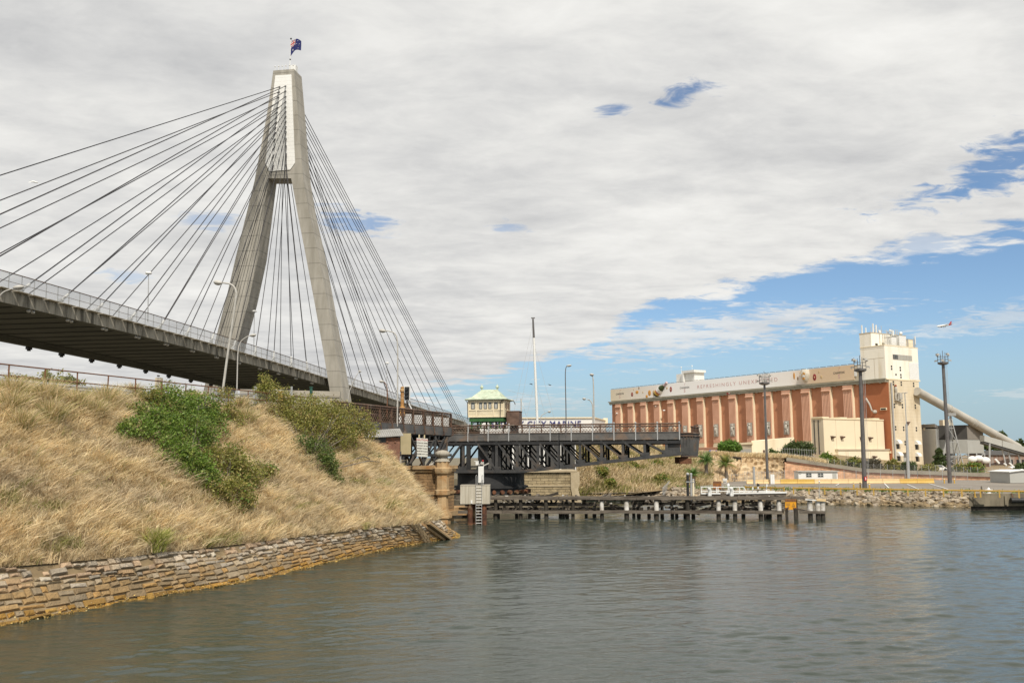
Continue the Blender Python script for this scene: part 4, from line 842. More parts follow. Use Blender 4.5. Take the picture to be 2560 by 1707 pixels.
def signal():
    Y = 100.0; b = at(1006, 1040, Y); t = thing('traffic_signal', 'rusty yellow post with black three light traffic signal on the approach span', 'traffic light', b)
    m = MB(); q = at(1006, 968, Y); m.tube([b, q], .20, 10); zz = q.z - b.z
    m.lathe(b, [(.32, 0), (.32, zz * .3), (.24, zz * .33)], 10); m.lathe(b, [(.2, zz * .82), (.30, zz * .85), (.30, zz * .92), (.2, zz * .94), (.26, zz), (.05, zz + .1)], 10); build('post', m, mat_sp, t, smooth=40)
    c = at(1017.5, 982.5, Y - .4); m = MB(); m.box(c + Vector((0, .12, 0)), (.66, .08, 1.56)); build('backboard', m, M['white'], t)
    m = MB(); m.box(c, (.5, .22, 1.36)); bx = build('signal_box', m, M['black'], t)
    for k in (-1, 0, 1):
        q = c + Z_ * k * .42 - Vector((.0, .11, 0)); m = MB(); m.lathe(q, [(.165, 0), (.165, .26)], 12, axis=(-.35, -.9, 0)); build('visor', m, M['black'], bx); m = MB(); m.lathe(q, [(.15, .0), (.15, .05)], 12, axis=(-.35, -.9, 0)); build('lens', m, M['red'] if k == 0 else M['dark'], bx)
    t = thing('boom_bracket', 'white triangular boom gate bracket beside the traffic signal', 'barrier', at(1022, 1022, Y)); m = MB(); m.beam(at(1018, 1000, Y), at(1030, 1024, Y), .12, .1); m.beam(at(1017, 1022, Y), at(1030, 1024, Y), .12, .1); build('bracket', m, M['white'], t); m = MB(); m.beam(at(1017, 1002, Y + .2), at(1021, 1023, Y + .2), .25, .15); build('brace', m, M['rail_rust'], t)
    for i, (px, wv) in enumerate([(1003, .5), (1020, .8), (1045, 1.2), (1072, .6), (1095, 1.3), (1112, 1.0)]):
        Yc = 86.5 + (px - 868) / (1127 - 868) * 22.8 + 7; q = at(px, 1046 + (px - 1003) * .1, Yc); t = thing('white_barrier_board', ['narrow white barrier board seen through the lattice below the signal post', 'white barrier board behind the lattice right of the signal', 'wide white barrier board behind the middle of the lattice railing', 'narrow white board behind the third lattice bay from the span end', 'white board behind the second lattice bay from the span end', 'white board behind the last lattice bay of the span'][i], 'barrier', q, 'white boards behind the lattice railing'); m = MB(); m.box(q, (wv, .06, 1.25)); build('board', m, M['white'], t); m = MB(); m.beam(q + Vector((0, .08, -.9)), q + Vector((0, .08, .6)), .08, .08); build('stake', m, M['steel_l'], t)
mat_sp = mat('rusty_yellow_post', (.50, .28, .08), (.34, .15, .05), 2.5, .75, c3=(.62, .50, .30), s3=1.2)
signal()
# ------------------------------------------------------------------ swing span, standing open
def swing():
    l = at(1150, 1060.6, 118.5); r = at(1700, 1058, 113.0); d = r - l; d.z = 0; d.normalize(); l.z = 0; r.z = 0; bk = Vector((-d.y, d.x, 0)) * 9.0
    ctl = at(1208, 1042, 118); PV = l + d * (ctl - l).dot(d)              # pivot under the control house
    zt, zg0, zg1, ch = 11.0, 9.05, 9.95, 8.75
    t = thing('swing_bridge', 'dark grey iron truss swing bridge standing open with a rusty lattice railing', 'bridge', PV)
    R = (r - PV).length; Lf = 16.5; pan = 2.66
    def zc(s): return 5.2 if s < 5 else 5.2 + (s - 5) / (R - 5) * 2.15
    def P(s, z, o=0): return PV + d * s + (bk * o) + Z_ * z
    for o in (0, 1):
        m = MB(); m.beam(P(-Lf, 9.5, o), P(R, 9.5, o), .3, .9); m.beam(P(-Lf, 9.93, o), P(R, 9.93, o), .42, .07); m.beam(P(-Lf, 9.07, o), P(R, 9.07, o), .42, .07); build('fascia_girder', m, M['girder'], t)
        m = MB(); m.beam(P(-Lf, 8.72, o), P(R, 8.72, o), .5, .35); build('top_chord', m, M['iron2'], t)
        m = MB(); m.beam(P(-Lf, 5.2, o), P(5, 5.2, o), .55, .38); m.beam(P(5, 5.2, o), P(R + .2, zc(R), o), .55, .38); build('bottom_chord', m, M['iron'], t)
        n = int(R // pan); ks = [R - 1.7 - i * pan for i in range(n)] + [-2.6, -5.2, -7.9, -10.6, -13.2]
        if o == 0:
            for s in ks:
                m = MB(); m.beam(P(s, zc(s)), P(s, 8.7), .34, .30, up=bk); m.box(P(s, zc(s) + .35), (1.15, .36, .5), d); build('truss_post', m, M['iron'], t)
                m = MB(); s2 = s + pan * (-1 if s > 1 else 1)
                if abs(s2) > .6: m.beam(P(s, zc(s) + .1, -.012), P(s2 + (.25 if s > 1 else -.25), 8.65, -.012), .2, .34, up=bk); build('truss_diagonal', m, M['iron'], t)
        else:
            m = MB()
            for s in ks:
                m.beam(P(s, zc(s), o), P(s, 8.7, o), .3, .30, up=bk); s2 = s + pan * (-1 if s > 1 else 1); m.beam(P(s, zc(s), o), P(s2, 8.7, o), .2, .3, up=bk)
            for oo in (.33, .66):
                for s in ks:
                    if s > 0: m.beam(P(s, zc(s), oo), P(s, 8.6, oo), .2, .2, up=bk); m.beam(P(s, zc(s), oo), P(s - pan, 8.6, oo), .16, .22, up=bk)
            build('inner_trusses', m, M['iron2'], t)
    m = MB()
    for s in [R - 1.7 - i * pan for i in range(16)]:
        if s > -Lf: m.beam(P(s, 8.75, -.02), P(s, 8.75, 1.02), .25, .5); m.beam(P(s, max(5.2, zc(max(s, 0))), 0), P(s, max(5.2, zc(max(s, 0))), 1), .18, .2); m.beam(P(s, 5.4 if s < 5 else zc(s), 0), P(s, 8.6, 1), .12, .16)
    m.beam(P(-Lf, 9.2, .5), P(R, 9.2, .5), 8.6, .2); build('floor', m, M['iron2'], t)
    m = MB(); m.beam(P(-1.9, 5.2), P(-1.9, 8.7), .5, .4, up=bk); m.box(P(-.1, 6.9, .05), (1.3, .2, 3.4), d); m.box(P(1.6, 6.9, .06), (1.2, .2, 3.4), d); build('centre_panels', m, M['iron2'], t)
    m = MB(); m.prism([P(R - 1.75, zc(R - 1.75) - .1, .015), P(R - .05, zc(R) - .1, .015), P(R - .05, 8.7, .015), P(R - 1.75, 8.7, .015)], bk * .03); build('end_web', m, M['iron'], t)
    # curved closing end with its bent plates
    cen = P(R, 0, .5); nseg = 9; arc = lambda a, rad, z: cen + (d * math.cos(a) * rad * .5 - bk.normalized() * math.sin(a) * rad) + Z_ * z
    m = MB(); rows = []
    for j, (z, rad) in enumerate([(6.95, 3.9), (7.3, 4.15), (9.5, 4.5), (9.75, 4.5)]): rows.append([arc(-math.pi / 2 + math.pi * i / 18, rad, z) for i in range(19)])
    m.grid(rows); m.grid([[cen + Z_ * 9.75] * 19, rows[3]]); ew = build('closing_end', m, M['girder'], t, smooth=40)
    m = MB()
    for j, (z, rad) in enumerate([(9.8, 4.6), (9.45, 4.55), (6.95, 3.95)]): m.tube([arc(-math.pi / 2 + math.pi * i / 18, rad, z) for i in range(19)], .09, 6)
    build('rim', m, M['rail_rust'], ew); m = MB()
    for i in range(2, 18): m.beam(arc(-math.pi / 2 + math.pi * i / 18, 3.98, 7.0), arc(-math.pi / 2 + math.pi * i / 18, 4.55, 9.45), .12, .1, up=d)
    build('ribs', m, M['girder'], ew)
    m = MB(); m.box(cen + Z_ * 6.5, (1.6, 5, .8), d); m.box(P(R + .5, 6.4, .15), (1.5, .8, .7), d); build('end_wedges', m, M['rust'], ew)
    for o in (0, 1):
        m = MB(); m.tube([P(-Lf, zt, o), P(R, zt - .02, o)], .10, 8); rl = build('railing', m, M['rail_rust'], t)
        m = MB(); m.beam(P(-Lf, 10.18, o), P(R, 10.18, o), .1, .09); m.beam(P(-Lf, 10.0, o), P(R, 10.0, o), .16, .09); build('rails', m, M['rail_rust'], rl)
        m = MB(); lattice(m, P(-Lf, 0, o), P(R, 0, o), 10.2, 10.9, .40, .034); build('lattice', m, M['rail_rust'], rl)
        for i in range(16):
            s = R - 1.7 - i * pan + 1.6
            if s < -Lf: continue
            q = -bk.normalized() if o == 0 else bk.normalized(); m = MB(); m.beam(P(s, 9.9, o), P(s, 11.0, o), .13, .16, up=d); m.beam(P(s, 9.0, o) + q * .22, P(s, 10.1, o) + q * .17, .12, .12, up=d); m.beam(P(s, 9.0, o) + q * .22, P(s, 8.65, o) - q * .3, .1, .12, up=d); m.ball(P(s, 11.1, o), .13, 8, 5); build('post', m, M['steel_l'] if o == 0 else M['rail_rust'], rl)
    m = MB(); m.tube([arc(-.7, 4.3, 10.9), arc(-.25, 4.35, 10.92), arc(.3, 4.3, 10.9)], .08, 6); build('end_rail', m, M['rail_rust'], ew); m = MB(); a, b = arc(.95, 4.4, 0), arc(.1, 4.4, 0); lattice(m, a, b, 9.85, 10.55, .3, .05); m.tube([a + Z_ * 10.6, b + Z_ * 10.6], .09, 6); m.beam(b + Z_ * 9.7, b + Z_ * 10.7, .12, .12); build('end_lattice', m, M['rail_rust'], ew)
    # round pivot pier
    pp = thing('pivot_pier', 'round dark pivot pier and roller ring under the swing bridge', 'bridge pier', PV + bk * .5); c = PV + bk * .5
    m = MB(); m.lathe(c, [(6.0, -1), (6.0, .6), (5.7, .8), (5.7, 1.6), (5.3, 1.7), (5.3, 2.2)], 40); build('base', m, M['wharf'], pp, smooth=40); m = MB(); m.lathe(c, [(4.6, 2.2), (4.6, 3.0), (4.9, 3.05), (4.9, 3.3), (4.4, 3.4), (4.4, 4.9), (4.8, 5.0)], 40); build('drum', m, M['iron2'], pp, smooth=40)
    for i in range(30): m = MB(); a = i * 2 * math.pi / 30; q = c + Vector((math.cos(a), math.sin(a), 0)) * 5.0; m.lathe(q + Z_ * 2.6, [(.25, -.25), (.25, .25)], 10, axis=(math.cos(a), math.sin(a), 0)); build('roller', m, M['rustpile'], pp)
    # control house
    h = thing('control_house', 'cream weatherboard control house with green copper roof above the swing bridge', 'control house', P(0, 9.5, .5)); hw, hd = 2.38, 2.0; k = P(0, 0, .42)
    z0 = at(1208, 1043, 120).z; z1 = at(1208, 996.5, 120).z; z2 = at(1208, 971.5, 120).z
    m = MB(); m.box(k + Z_ * (z0 + z1) / 2, (hw * 2, hd * 2, z1 - z0), d); hb = build('wall', m, M['weather'], h)
    m = MB(); e = [k + d * sx * (hw + .42) + bk.normalized() * sy * (hd + .42) + Z_ * (z1 - .05) for sx, sy in ((-1, -1), (1, -1), (1, 1), (-1, 1))]; rg = [k - d * 1.05 + Z_ * z2, k + d * 1.05 + Z_ * z2]
    bell = [q.lerp(k + Z_ * z1, .28) + Z_ * .26 for q in e]
    m.add(e + bell + rg + [q - Z_ * .10 for q in e], [(0, 1, 5, 4), (1, 2, 6, 5), (2, 3, 7, 6), (3, 0, 4, 7), (4, 5, 9, 8), (5, 6, 9), (6, 7, 8, 9), (7, 4, 8), (10, 11, 1, 0), (11, 12, 2, 1), (12, 13, 3, 2), (13, 10, 0, 3), (13, 12, 11, 10)]); rf = build('roof', m, M['copper'], h)
    for s in (-1.05, 1.05): m = MB(); m.lathe(k + d * s + Z_ * (z2 - .05), [(.10, 0), (.10, .18), (.22, .26), (.24, .40), (.12, .52), (.04, .72)], 10); build('finial', m, M['copper'], rf)
    fr = -bk.normalized(); wz = (z0 + z1) / 2 + .28
    for s, wv in [(-1.75, .5), (-.72, .42), (-.1, .42), (.52, .42), (1.32, .5)]:
        m = MB(); q = k + d * s + fr * (hd + .02) + Z_ * wz; m.box(q, (wv + .14, .08, 1.0), d); wf = build('window', m, M['trim'], h); m = MB(); m.box(q + fr * .03, (wv, .06, .86), d); build('pane', m, M['glass'], wf); m = MB(); m.box(q + fr * .07 + Z_ * -.08, (wv * .6, .01, .55), d); build('blind', m, M['grey'], wf)
    for s in (-.9, .45): m = MB(); q = k + d * hw + d * .02 + bk.normalized() * s + Z_ * wz; m.box(q, (.08, .62, 1.0), d); wf = build('window', m, M['trim'], h); m = MB(); m.box(q + d * .03, (.06, .48, .86), d); build('pane', m, M['glass'], wf)
    m = MB()
    for s in (-hw, -1.3, 1.0, hw - .02): m.box(k + d * s + fr * (hd + .03) + Z_ * (z0 + z1) / 2, (.14, .1, z1 - z0), d)
    for z in (wz - .55, wz + .55, z0 + .05): m.box(k + fr * (hd + .025) + Z_ * z, (hw * 2 + .1, .08, .12), d)
    build('trim', m, M['trim'], h)
    m = MB(); m.tube([k - d * (hw + .35) + fr * (hd + .3) + Z_ * (z1 - .12), k - d * (hw + .1) + fr * (hd + .1) + Z_ * (z1 - .5), k - d * (hw + .06) + fr * (hd + .06) + Z_ * (z0 - .3)], .05, 6); m.tube([k + d * (hw + .1) + fr * (hd + .3) + Z_ * (z1 - .12), k + d * (hw - .45) + fr * (hd + .12) + Z_ * (z1 - .5), k + d * (hw - .5) + fr * (hd + .1) + Z_ * (z0)], .05, 6); build('downpipe', m, M['iron'], h)
    m = MB(); m.box(k + Z_ * (z0 - .3), (hw * 2 - .2, hd * 2 - .1, .5), d)
    for s in (-2.0, -.8, .5, 1.7):
        for y_ in (-1.7, 1.7): m.box(k + d * s + bk.normalized() * y_ + Z_ * (z0 - .9), (.2, .2, 1.1), d); m.beam(k + d * s + bk.normalized() * y_ + Z_ * (z0 - .95), k + d * (s + .5) + bk.normalized() * y_ + Z_ * (z0 - .5), .08, .08)
    build('green_base', m, M['green'], h)
    s3 = hw + .95; bx = thing('equipment_box', 'worn brown timber box on the bridge right of the control house', 'cabinet', k + d * s3 + Z_ * 10); m = MB(); q = k + d * s3 + Z_ * (at(1263, 1045, 120).z); m.box(q, (1.65, 2.0, 1.75), d); b_ = build('box', m, M['brown'], bx); m = MB(); m.box(q + Z_ * .9, (1.75, 2.1, .08), d); build('lid', m, M['rust'], b_); m = MB(); m.box(q - Z_ * 1.4, (.9, 1.2, 1.1), d); build('stand', m, M['iron2'], bx)
    return PV, d, bk, P, R
SPV, SD, SBK, SP, SR = swing()
lamp([(1267.5, 1050), (1267, 1020), (1268, 1007), (1274, 1001), (1279, 1000), (1285, 1003), (1288, 1011)], 123, (1277, 1000.5), 'hooked dark street lamp beside the control house roof', dirx=1, r0=.09, hr=(.36, .25, .15), pm='pole')
lamp([(1255.5, 1030), (1256, 1012), (1260, 1005), (1268, 1002), (1274, 1001)], 131, (1275, 1000.2), 'faint thin lamp arm behind the hooked lamp by the control house', dirx=1, r0=.05, hr=(.25, .2, .1))
lamp([(1414.7, 1098), (1415.3, 1040), (1413.6, 960), (1413.2, 930), (1415, 917), (1419, 914)], 112.6, (1422.5, 914), 'tall thin rusty lamp fixed to the outer side of the swing bridge', dirx=1, r0=.07, hr=(.34, .2, .12), pm='pole')
lamp([(1484.8, 1062), (1484.5, 1000), (1483.4, 950), (1481.5, 941), (1480.5, 939)], 124, (1479.5, 936.5), 'tall lamp with round dark dish head behind the swing bridge railing', r0=.10, hr=(.30, .30, .17))
lamp([(1482.2, 1062), (1482, 1030), (1481.5, 1010), (1476, 1001), (1468, 998)], 126, (1460.5, 996.8), 'short lamp arm curving left beside the round headed lamp', r0=.09, hr=(.26, .2, .15))
lamp([(1351, 1062), (1351.5, 1042), (1356, 1036), (1368, 1030)], 128, (1373, 1029), 'small lamp arm curving right near the white sailing mast', dirx=1, r0=.06, hr=(.24, .2, .13))
# ------------------------------------------------------------------ concrete light dolphin in front of the bridge
def dolphin():
    b = onz(1192, 1312, 0); Y = b.y; t = thing('beacon_dolphin', 'square concrete dolphin on rusty piles carrying a white beacon and ladder', 'dolphin', b)
    p0, p1 = at(1150.5, 1259.5, Y), at(1224.5, 1213.5, Y); c = (p0 + p1) / 2; m = MB(); m.box(c + Vector((0, 1.4, 0)), (p1.x - p0.x, 2.8, p1.z - p0.z)); build('cap', m, M['dolph'], t)
    m = MB(); m.box(Vector((c.x, Y + 1.4, p1.z + .03)), (p1.x - p0.x + .04, 2.84, .06)); build('cap_edge', m, M['conc'], t)
    for px, o in ((1175, .4), (1185, 1.9), (1210, .5), (1203, 2.2)): q = at(px, 1300, Y); m = MB(); m.tube([Vector((q.x, Y + o, -1.5)), Vector((q.x, Y + o, p0.z))], .28, 12); build('pile', m, M['rustpile'], t, smooth=60)
    lx, rx = at(1190, 1260, Y).x, at(1204.5, 1260, Y).x; m = MB()
    for x in (lx, rx): m.tube([Vector((x, Y - .14, -.3)), Vector((x, Y - .14, p1.z + 1.0)), Vector((x + .05, Y - .08, p1.z + 1.1)), Vector((x + .12, Y + .1, p1.z + 1.0)), Vector((x + .12, Y + .1, p1.z))], .03, 6)
    z = -.1
    while z < p1.z: m.tube([Vector((lx, Y - .14, z)), Vector((rx, Y - .14, z))], .025, 5); z += .31
    build('ladder', m, M['steel_l'], t)
    q0, q1 = at(1196, 1206, Y + .7), at(1209.5, 1165, Y + .7); cc = (q0 + q1) / 2; m = MB(); m.box(cc, (q1.x - q0.x, .5, q1.z - q0.z)); bc = build('beacon_tower', m, M['white'], t)
    m = MB(); m.tube([Vector((cc.x - .1, Y + .7, p1.z)), Vector((cc.x - .1, Y + .7, q0.z))], .07, 6); m.tube([Vector((cc.x + .2, Y + .7, p1.z)), Vector((cc.x + .2, Y + .7, q0.z))], .07, 6); build('legs', m, M['steel_l'], bc)
    u = at(1193, 1157, Y + .7); m = MB(); m.box(u, (.32, .3, .40)); m.box(u + Vector((-.08, 0, .20)), (.45, .34, .05)); build('light_box', m, M['white'], bc)
    u = at(1207, 1151.5, Y + .7); m = MB(); m.ball(u, .10, 8, 6); build('red_lamp', m, M['red'], bc)
    m = MB(); m.beam(at(1208, 1164, Y + .7), at(1222, 1157.5, Y + .7), .10, .12); m.beam(at(1198, 1162, Y + .7), at(1206, 1153, Y + .7), .06, .06); m.box(at(1206, 1157, Y + .8), (.3, .2, .3)); build('solar_arm', m, M['lamp'], bc)
    m = MB(); m.box(at(1179, 1254, Y - .06), (.16, .06, .34)); build('white_mark', m, M['white'], t)
dolphin()
# ------------------------------------------------------------------ ruined timber fender in front of the swing bridge
def fender():
    a = onz(1118, 1296.5, 0); b = onz(2064, 1298.5, 0); d = (b - a).normalized(); L = (b - a).length; nb = Vector((-d.y, d.x, 0)); t = thing('timber_fender', 'long ruined timber fender on piles standing in the water before the swing bridge', 'jetty', a)
    def S(px): q = onz(px, 1297.5, 0); return (q - a).dot(d)
    zt, zw = 2.35, .80; rnd = random.Random(3)
    front = [1237, 1300, 1365, 1432, 1505, 1567, 1642, 1720, 1797, 1838, 1902, 1948, 1990, 2025, 2044, 2056]; white_ = {1505, 1567, 1642, 1797, 1902, 1948, 2025, 2044, 2056, 1838}
    for px in front:
        s = S(px); w_ = rnd.uniform(.19, .26); q = a + d * s + nb * .28; ln = rnd.uniform(-.06, .06)
        m = MB(); m.tube([q - Z_ * 1.6, q + Z_ * .62, q + Z_ * (zt - .1) + d * ln], [w_ * 1.1, w_ * 1.05, w_], 9); p = build('pile', m, M['timber2'], t, smooth=60)
        if px in white_: m = MB(); m.tube([q + Z_ * .95, q + Z_ * (zt - .35) + d * ln * .6], [w_ + .035, w_ + .03], 9); build('whitewash', m, M['wpile'], p, smooth=60)
    for i in range(30):                                                    # back rows
        s = rnd.uniform(2, L * .93); q = a + d * s + nb * rnd.choice((2.2, 4.0, 5.2)); m = MB(); h = rnd.uniform(.9, 2.2); m.tube([q - Z_ * 1.6, q + Z_ * h + d * rnd.uniform(-.1, .1)], [rnd.uniform(.2, .34), .17], 8); build('pile', m, M['timber2'], t, smooth=60)
    def run(z, o, hh, ww, s0, s1, nm='beam', mt='timber', gap=0.0):
        s = s0
        while s < s1 - .4:
            ln = rnd.uniform(3.5, 7.5); e = min(s + ln, s1)
            if rnd.random() >= gap: m = MB(); j = rnd.uniform(-.03, .03); m.beam(a + d * s + nb * o + Z_ * (z + j), a + d * (e - .03) + nb * o + Z_ * (z + rnd.uniform(-.04, .04)), ww, hh); build(nm, m, M[mt], t)
            s = e
    s18 = S(1838)
    run(zt, 0, .38, .34, 1.0, S(2012)); run(zt + .02, .45, .30, .30, 2, S(1985), gap=.15); run(zw, -.02, .34, .30, .4, S(1955), 'waler'); run(zw, .02, .3, .28, S(1998), S(2062), 'waler'); run(zw + .04, .5, .3, .3, 3, S(1960), 'waler', 'timber2', .3)
    run(1.55, .5, .26, .24, 2, S(1900), 'rail', 'timber2', .35); run(2.1, 4.6, .34, .34, 1, S(1900), 'beam', 'timber2', .2); run(.9, 4.4, .34, .3, 1, S(1930), 'waler', 'timber2', .15); run(1.6, 2.6, .3, .3, 1, S(1800), 'beam', 'timber2', .3)
    m = MB(); s = 2.5                                                        # broken cross timbers and deck boards, too many to count
    while s < S(1960):
        z = zt + .2 + rnd.uniform(-.2, .06); m.beam(a + d * s - nb * .15 + Z_ * z, a + d * (s + rnd.uniform(-.5, .5)) + nb * rnd.uniform(2.0, 5.2) + Z_ * (z + rnd.uniform(-.9, .1)), rnd.uniform(.16, .34), rnd.uniform(.08, .26))
        if rnd.random() < .55: m.beam(a + d * s + nb * rnd.uniform(.6, 4) + Z_ * rnd.uniform(.5, 2.1), a + d * (s + rnd.uniform(1.2, 3.4)) + nb * rnd.uniform(.6, 4) + Z_ * rnd.uniform(.5, 2.3), rnd.uniform(.12, .26), rnd.uniform(.1, .22))
        s += rnd.uniform(.3, .62)
    o = build('broken_planks', m, M['timber'], t); o['kind'] = 'stuff'
    m = MB()
    for i in range(90): s = rnd.uniform(2, S(1950)); q = a + d * s + nb * rnd.uniform(.2, 4.5) + Z_ * rnd.uniform(.95, 2.62); m.box(q, (rnd.uniform(.1, .5), rnd.uniform(.08, .25), rnd.uniform(.04, .14)), (rnd.uniform(-1, 1), rnd.uniform(-1, 1), 0))
    o = build('droppings_and_scraps', m, M['wpile'], t); o['kind'] = 'stuff'
    for (p0, p1, w_) in [((1336, 1249), (1396, 1232), .30), ((1300, 1243), (1360, 1240), .26), ((1372, 1244), (1382, 1234), .2), ((1385, 1248), (1470, 1245), .22), ((1555, 1241), (1575, 1248), .28), ((1596, 1247), (1611, 1239), .34), ((1600, 1246), (1665, 1239), .2), ((1672, 1240), (1610, 1246), .16), ((1500, 1243), (1560, 1245), .2)]:
        Y = a.y + nb.y * 1.6 + d.y * S((p0[0] + p1[0]) / 2); m = MB(); m.beam(at(*p0, Y), at(*p1, Y), w_, w_); build('fallen_beam', m, M['timber2'], t)
    m = MB(); p = at(2034, 1250, a.y + d.y * S(2034)); m.beam(at(2040, 1248.5, p.y), at(2063, 1250, p.y), .5, .26); build('pale_beam', m, M['bollard'], t); m = MB(); m.beam(at(2012, 1248, p.y), at(2040, 1250, p.y), .4, .1); build('white_plank', m, M['white'], t)
    return a, d, nb, S
FA, FDV, FNB, FS = fender()
def fender_gear():
    def Yf(px, o=0): return (FA + FDV * FS(px) + FNB * o).y
    t = thing('white_handrail', 'white pipe handrail standing on the timber fender', 'handrail', at(1753, 1240, Yf(1753, 2))); Y = Yf(1800, 2); m = MB()
    for py in (1217, 1227): m.tube([at(1753, py, Y), at(1858, py + .5, Y)], .045, 6)
    m.tube([at(1858, 1217.5, Y), at(1863, 1222, Y), at(1864, 1229, Y)], .045, 6); build('rail', m, M['white'], t)
    for px in (1753, 1791, 1795, 1823, 1849, 1860): m = MB(); m.tube([at(px, 1216.5, Y), at(px, 1242, Y)], .045, 6); build('post', m, M['white'], t)
    t = thing('white_beam', 'long white painted beam edge along the top of the fender platform', 'beam', at(1870, 1236, Y)); m = MB(); m.beam(at(1752, 1233, Y), at(1800, 1233, Y), .5, .14); m.beam(at(1815, 1233, Y), at(1966, 1230.5, Y), .5, .16); m.beam(at(1850, 1227.5, Y + 1.2), at(1936, 1227.5, Y + 1.2), .4, .12); build('beam', m, M['white'], t); m = MB(); m.beam(at(1752, 1237, Y + .1), at(1964, 1236, Y + .1), .5, .36); m.beam(at(1866, 1241, Y + .3), at(1960, 1239.5, Y + .3), .4, .3); build('platform', m, M['timber'], t)
    for px, top, lab in ((1774, 1219, 'left white fluted bollard on the fender platform'), (1829, 1218, 'right white fluted bollard on the fender platform')):
        Y2 = Yf(px, 1.2); b = at(px, 1240, Y2); h = at(px, top, Y2).z - b.z; t = thing('white_bollard', lab, 'bollard', b, 'white bollards on the fender'); m = MB(); m.lathe(b, [(.20, 0), (.22, .1), (.19, .2), (.20, h * .75), (.23, h * .78), (.22, h * .95), (.1, h)], 10); build('body', m, M['white'], t, smooth=50); m = MB(); m.box(b + Vector((.13, -.16, h * .4)), (.12, .12, h * .7)); build('rib', m, M['white'], t)
    b = at(1821, 1222, Y + .4); t = thing('white_cowl', 'small white cowl between the two white bollards', 'vent', b); m = MB(); m.lathe(b - Z_ * .6, [(.1, 0), (.1, .9), (.18, .95), (.12, 1.2), (.02, 1.25)], 8); m.box(b + Vector((-.12, 0, -.3)), (.2, .2, .3)); build('cowl', m, M['white'], t)
    Yp = Yf(1725, 1.0)
    for px, k, r, top, lab in ((1719, 'black', .15, 1185, 'black upright pole standing on the timber fender'), (1727.5, 'steel_l', .12, 1185, 'grey upright pole beside the black pole on the fender'), (1733, 'cream', .10, 1199, 'thin cream pole right of the two tall fender poles')):
        t = thing('fender_pole', lab, 'pole', at(px, 1250, Yp), 'poles on the timber fender'); m = MB(); m.tube([at(px + 1, 1252, Yp), at(px, top, Yp)], r, 8); build('pole', m, M[k], t); m = MB(); m.ball(at(px, top, Yp), r * 1.25, 8, 5); m.box(at(px, 1204, Yp), (r * 2.6, r * 2.6, .1)); build('collar', m, M['steel_l'], t)
    t = thing('ball_marker', 'thin post with black ball and arm on the fender', 'marker', at(1895, 1240, Y)); m = MB(); m.tube([at(1893, 1241, Y), at(1893, 1206, Y)], .03, 6); m.tube([at(1893, 1236, Y), at(1897, 1222, Y)], .04, 6); m.beam(at(1893, 1228, Y), at(1898, 1234, Y), .1, .12); build('post', m, M['iron'], t); m = MB(); m.ball(at(1895.5, 1211.8, Y), .16, 12, 8); build('ball', m, M['black'], t, smooth=180); m = MB(); m.box(at(1895, 1219, Y), (.14, .1, .28)); build('bracket', m, M['white'], t)
    for px, lab, top in ((1881, 'short grey post left of the ball marker', 1217), (1916, 'white topped grey post right of the ball marker', 1210)):
        t = thing('short_post', lab, 'post', at(px, 1242, Y), 'grey posts by the ball marker'); m = MB(); m.tube([at(px - .3, 1243, Y), at(px, top, Y)], .05, 6); build('post', m, M['steel_l'], t); m = MB(); m.box(at(px + 1, top + 3, Y), (.14, .1, .3)); m.box(at(px + .3, top + 17, Y), (.12, .1, .3)); build('plate', m, M['white'], t)
    b = at(2048, 1250, Yf(2048, .3)); t = thing('mooring_post', 'thin grey post with white cap at the right end of the fender', 'post', b); m = MB(); m.tube([b, at(2048, 1203, b.y)], .045, 6); build('post', m, M['steel_l'], t); m = MB(); m.ball(at(2048, 1203, b.y), .10, 8, 6); build('cap', m, M['white'], t)
    def osign(px0, py0, px1, py1, Y, k, lab, full):
        p = [at(px0, py0, Y), at(px1, py0, Y), at(px1, py1, Y), at(px0, py1, Y)]; c = sum(p, Vector()) / 4; t = thing('caution_board', lab, 'sign', c, 'orange caution boards on the fender'); m = MB(); m.prism(p, Vector((0, .06, 0))); build('face', m, M[k], t); x = Vector((1, 0, 0)); y = Z_; Wd = p[1].x - p[0].x; H = p[0].z - p[3].z; f = Vector((0, -.012, 0))
        m = MB(); m.box(c + Z_ * H * .37 + f * .5, (Wd, .008, H * .26)); build('header', m, M['brownsign'] if full else M['ink'], t)
        text_mesh('CAUTION', H * .235, frame(c + Z_ * H * .365 + f * 1.6, x, y), 'lettering', M['ink'] if full else M['brownsign'], t, bold=.006, depth=.003)
        m = MB()
        for q, w_ in ((.08, .36), (-.04, .34), (-.2, .16), (-.3, .2)): m.box(c + Z_ * H * q + x * Wd * -.24 + f * .5, (Wd * w_, .008, H * .045))
        build('small_lines', m, M['ink'], t); m = MB(); v = [c + x * Wd * .24 + Z_ * H * .12 + f, c + x * Wd * .10 - Z_ * H * .22 + f, c + x * Wd * .38 - Z_ * H * .22 + f]
        for i in range(3): m.beam(v[i], v[(i + 1) % 3], .02, .03, up=(0, 1, 0))
        m.box(c + x * Wd * .24 - Z_ * H * .14 + f, (Wd * .1, .01, H * .04)); build('triangle', m, M['ink'], t); m = MB()
        for s in (-.36, .36): m.beam(c + x * Wd * s + Vector((0, .12, -H * .9)), c + x * Wd * s + Vector((0, .12, H * .45)), .1, .1)
        build('frame', m, M['iron'], t)
    osign(1963, 1247.5, 1990.5, 1273.5, Yf(1977, -.35), 'orangep', 'bright orange caution board low on the water side of the fender', True)
    osign(1782.5, 1202.5, 1803.5, 1221.5, Yf(1793, 4.5), 'brownsign', 'brownish orange caution board behind the white handrail', False)
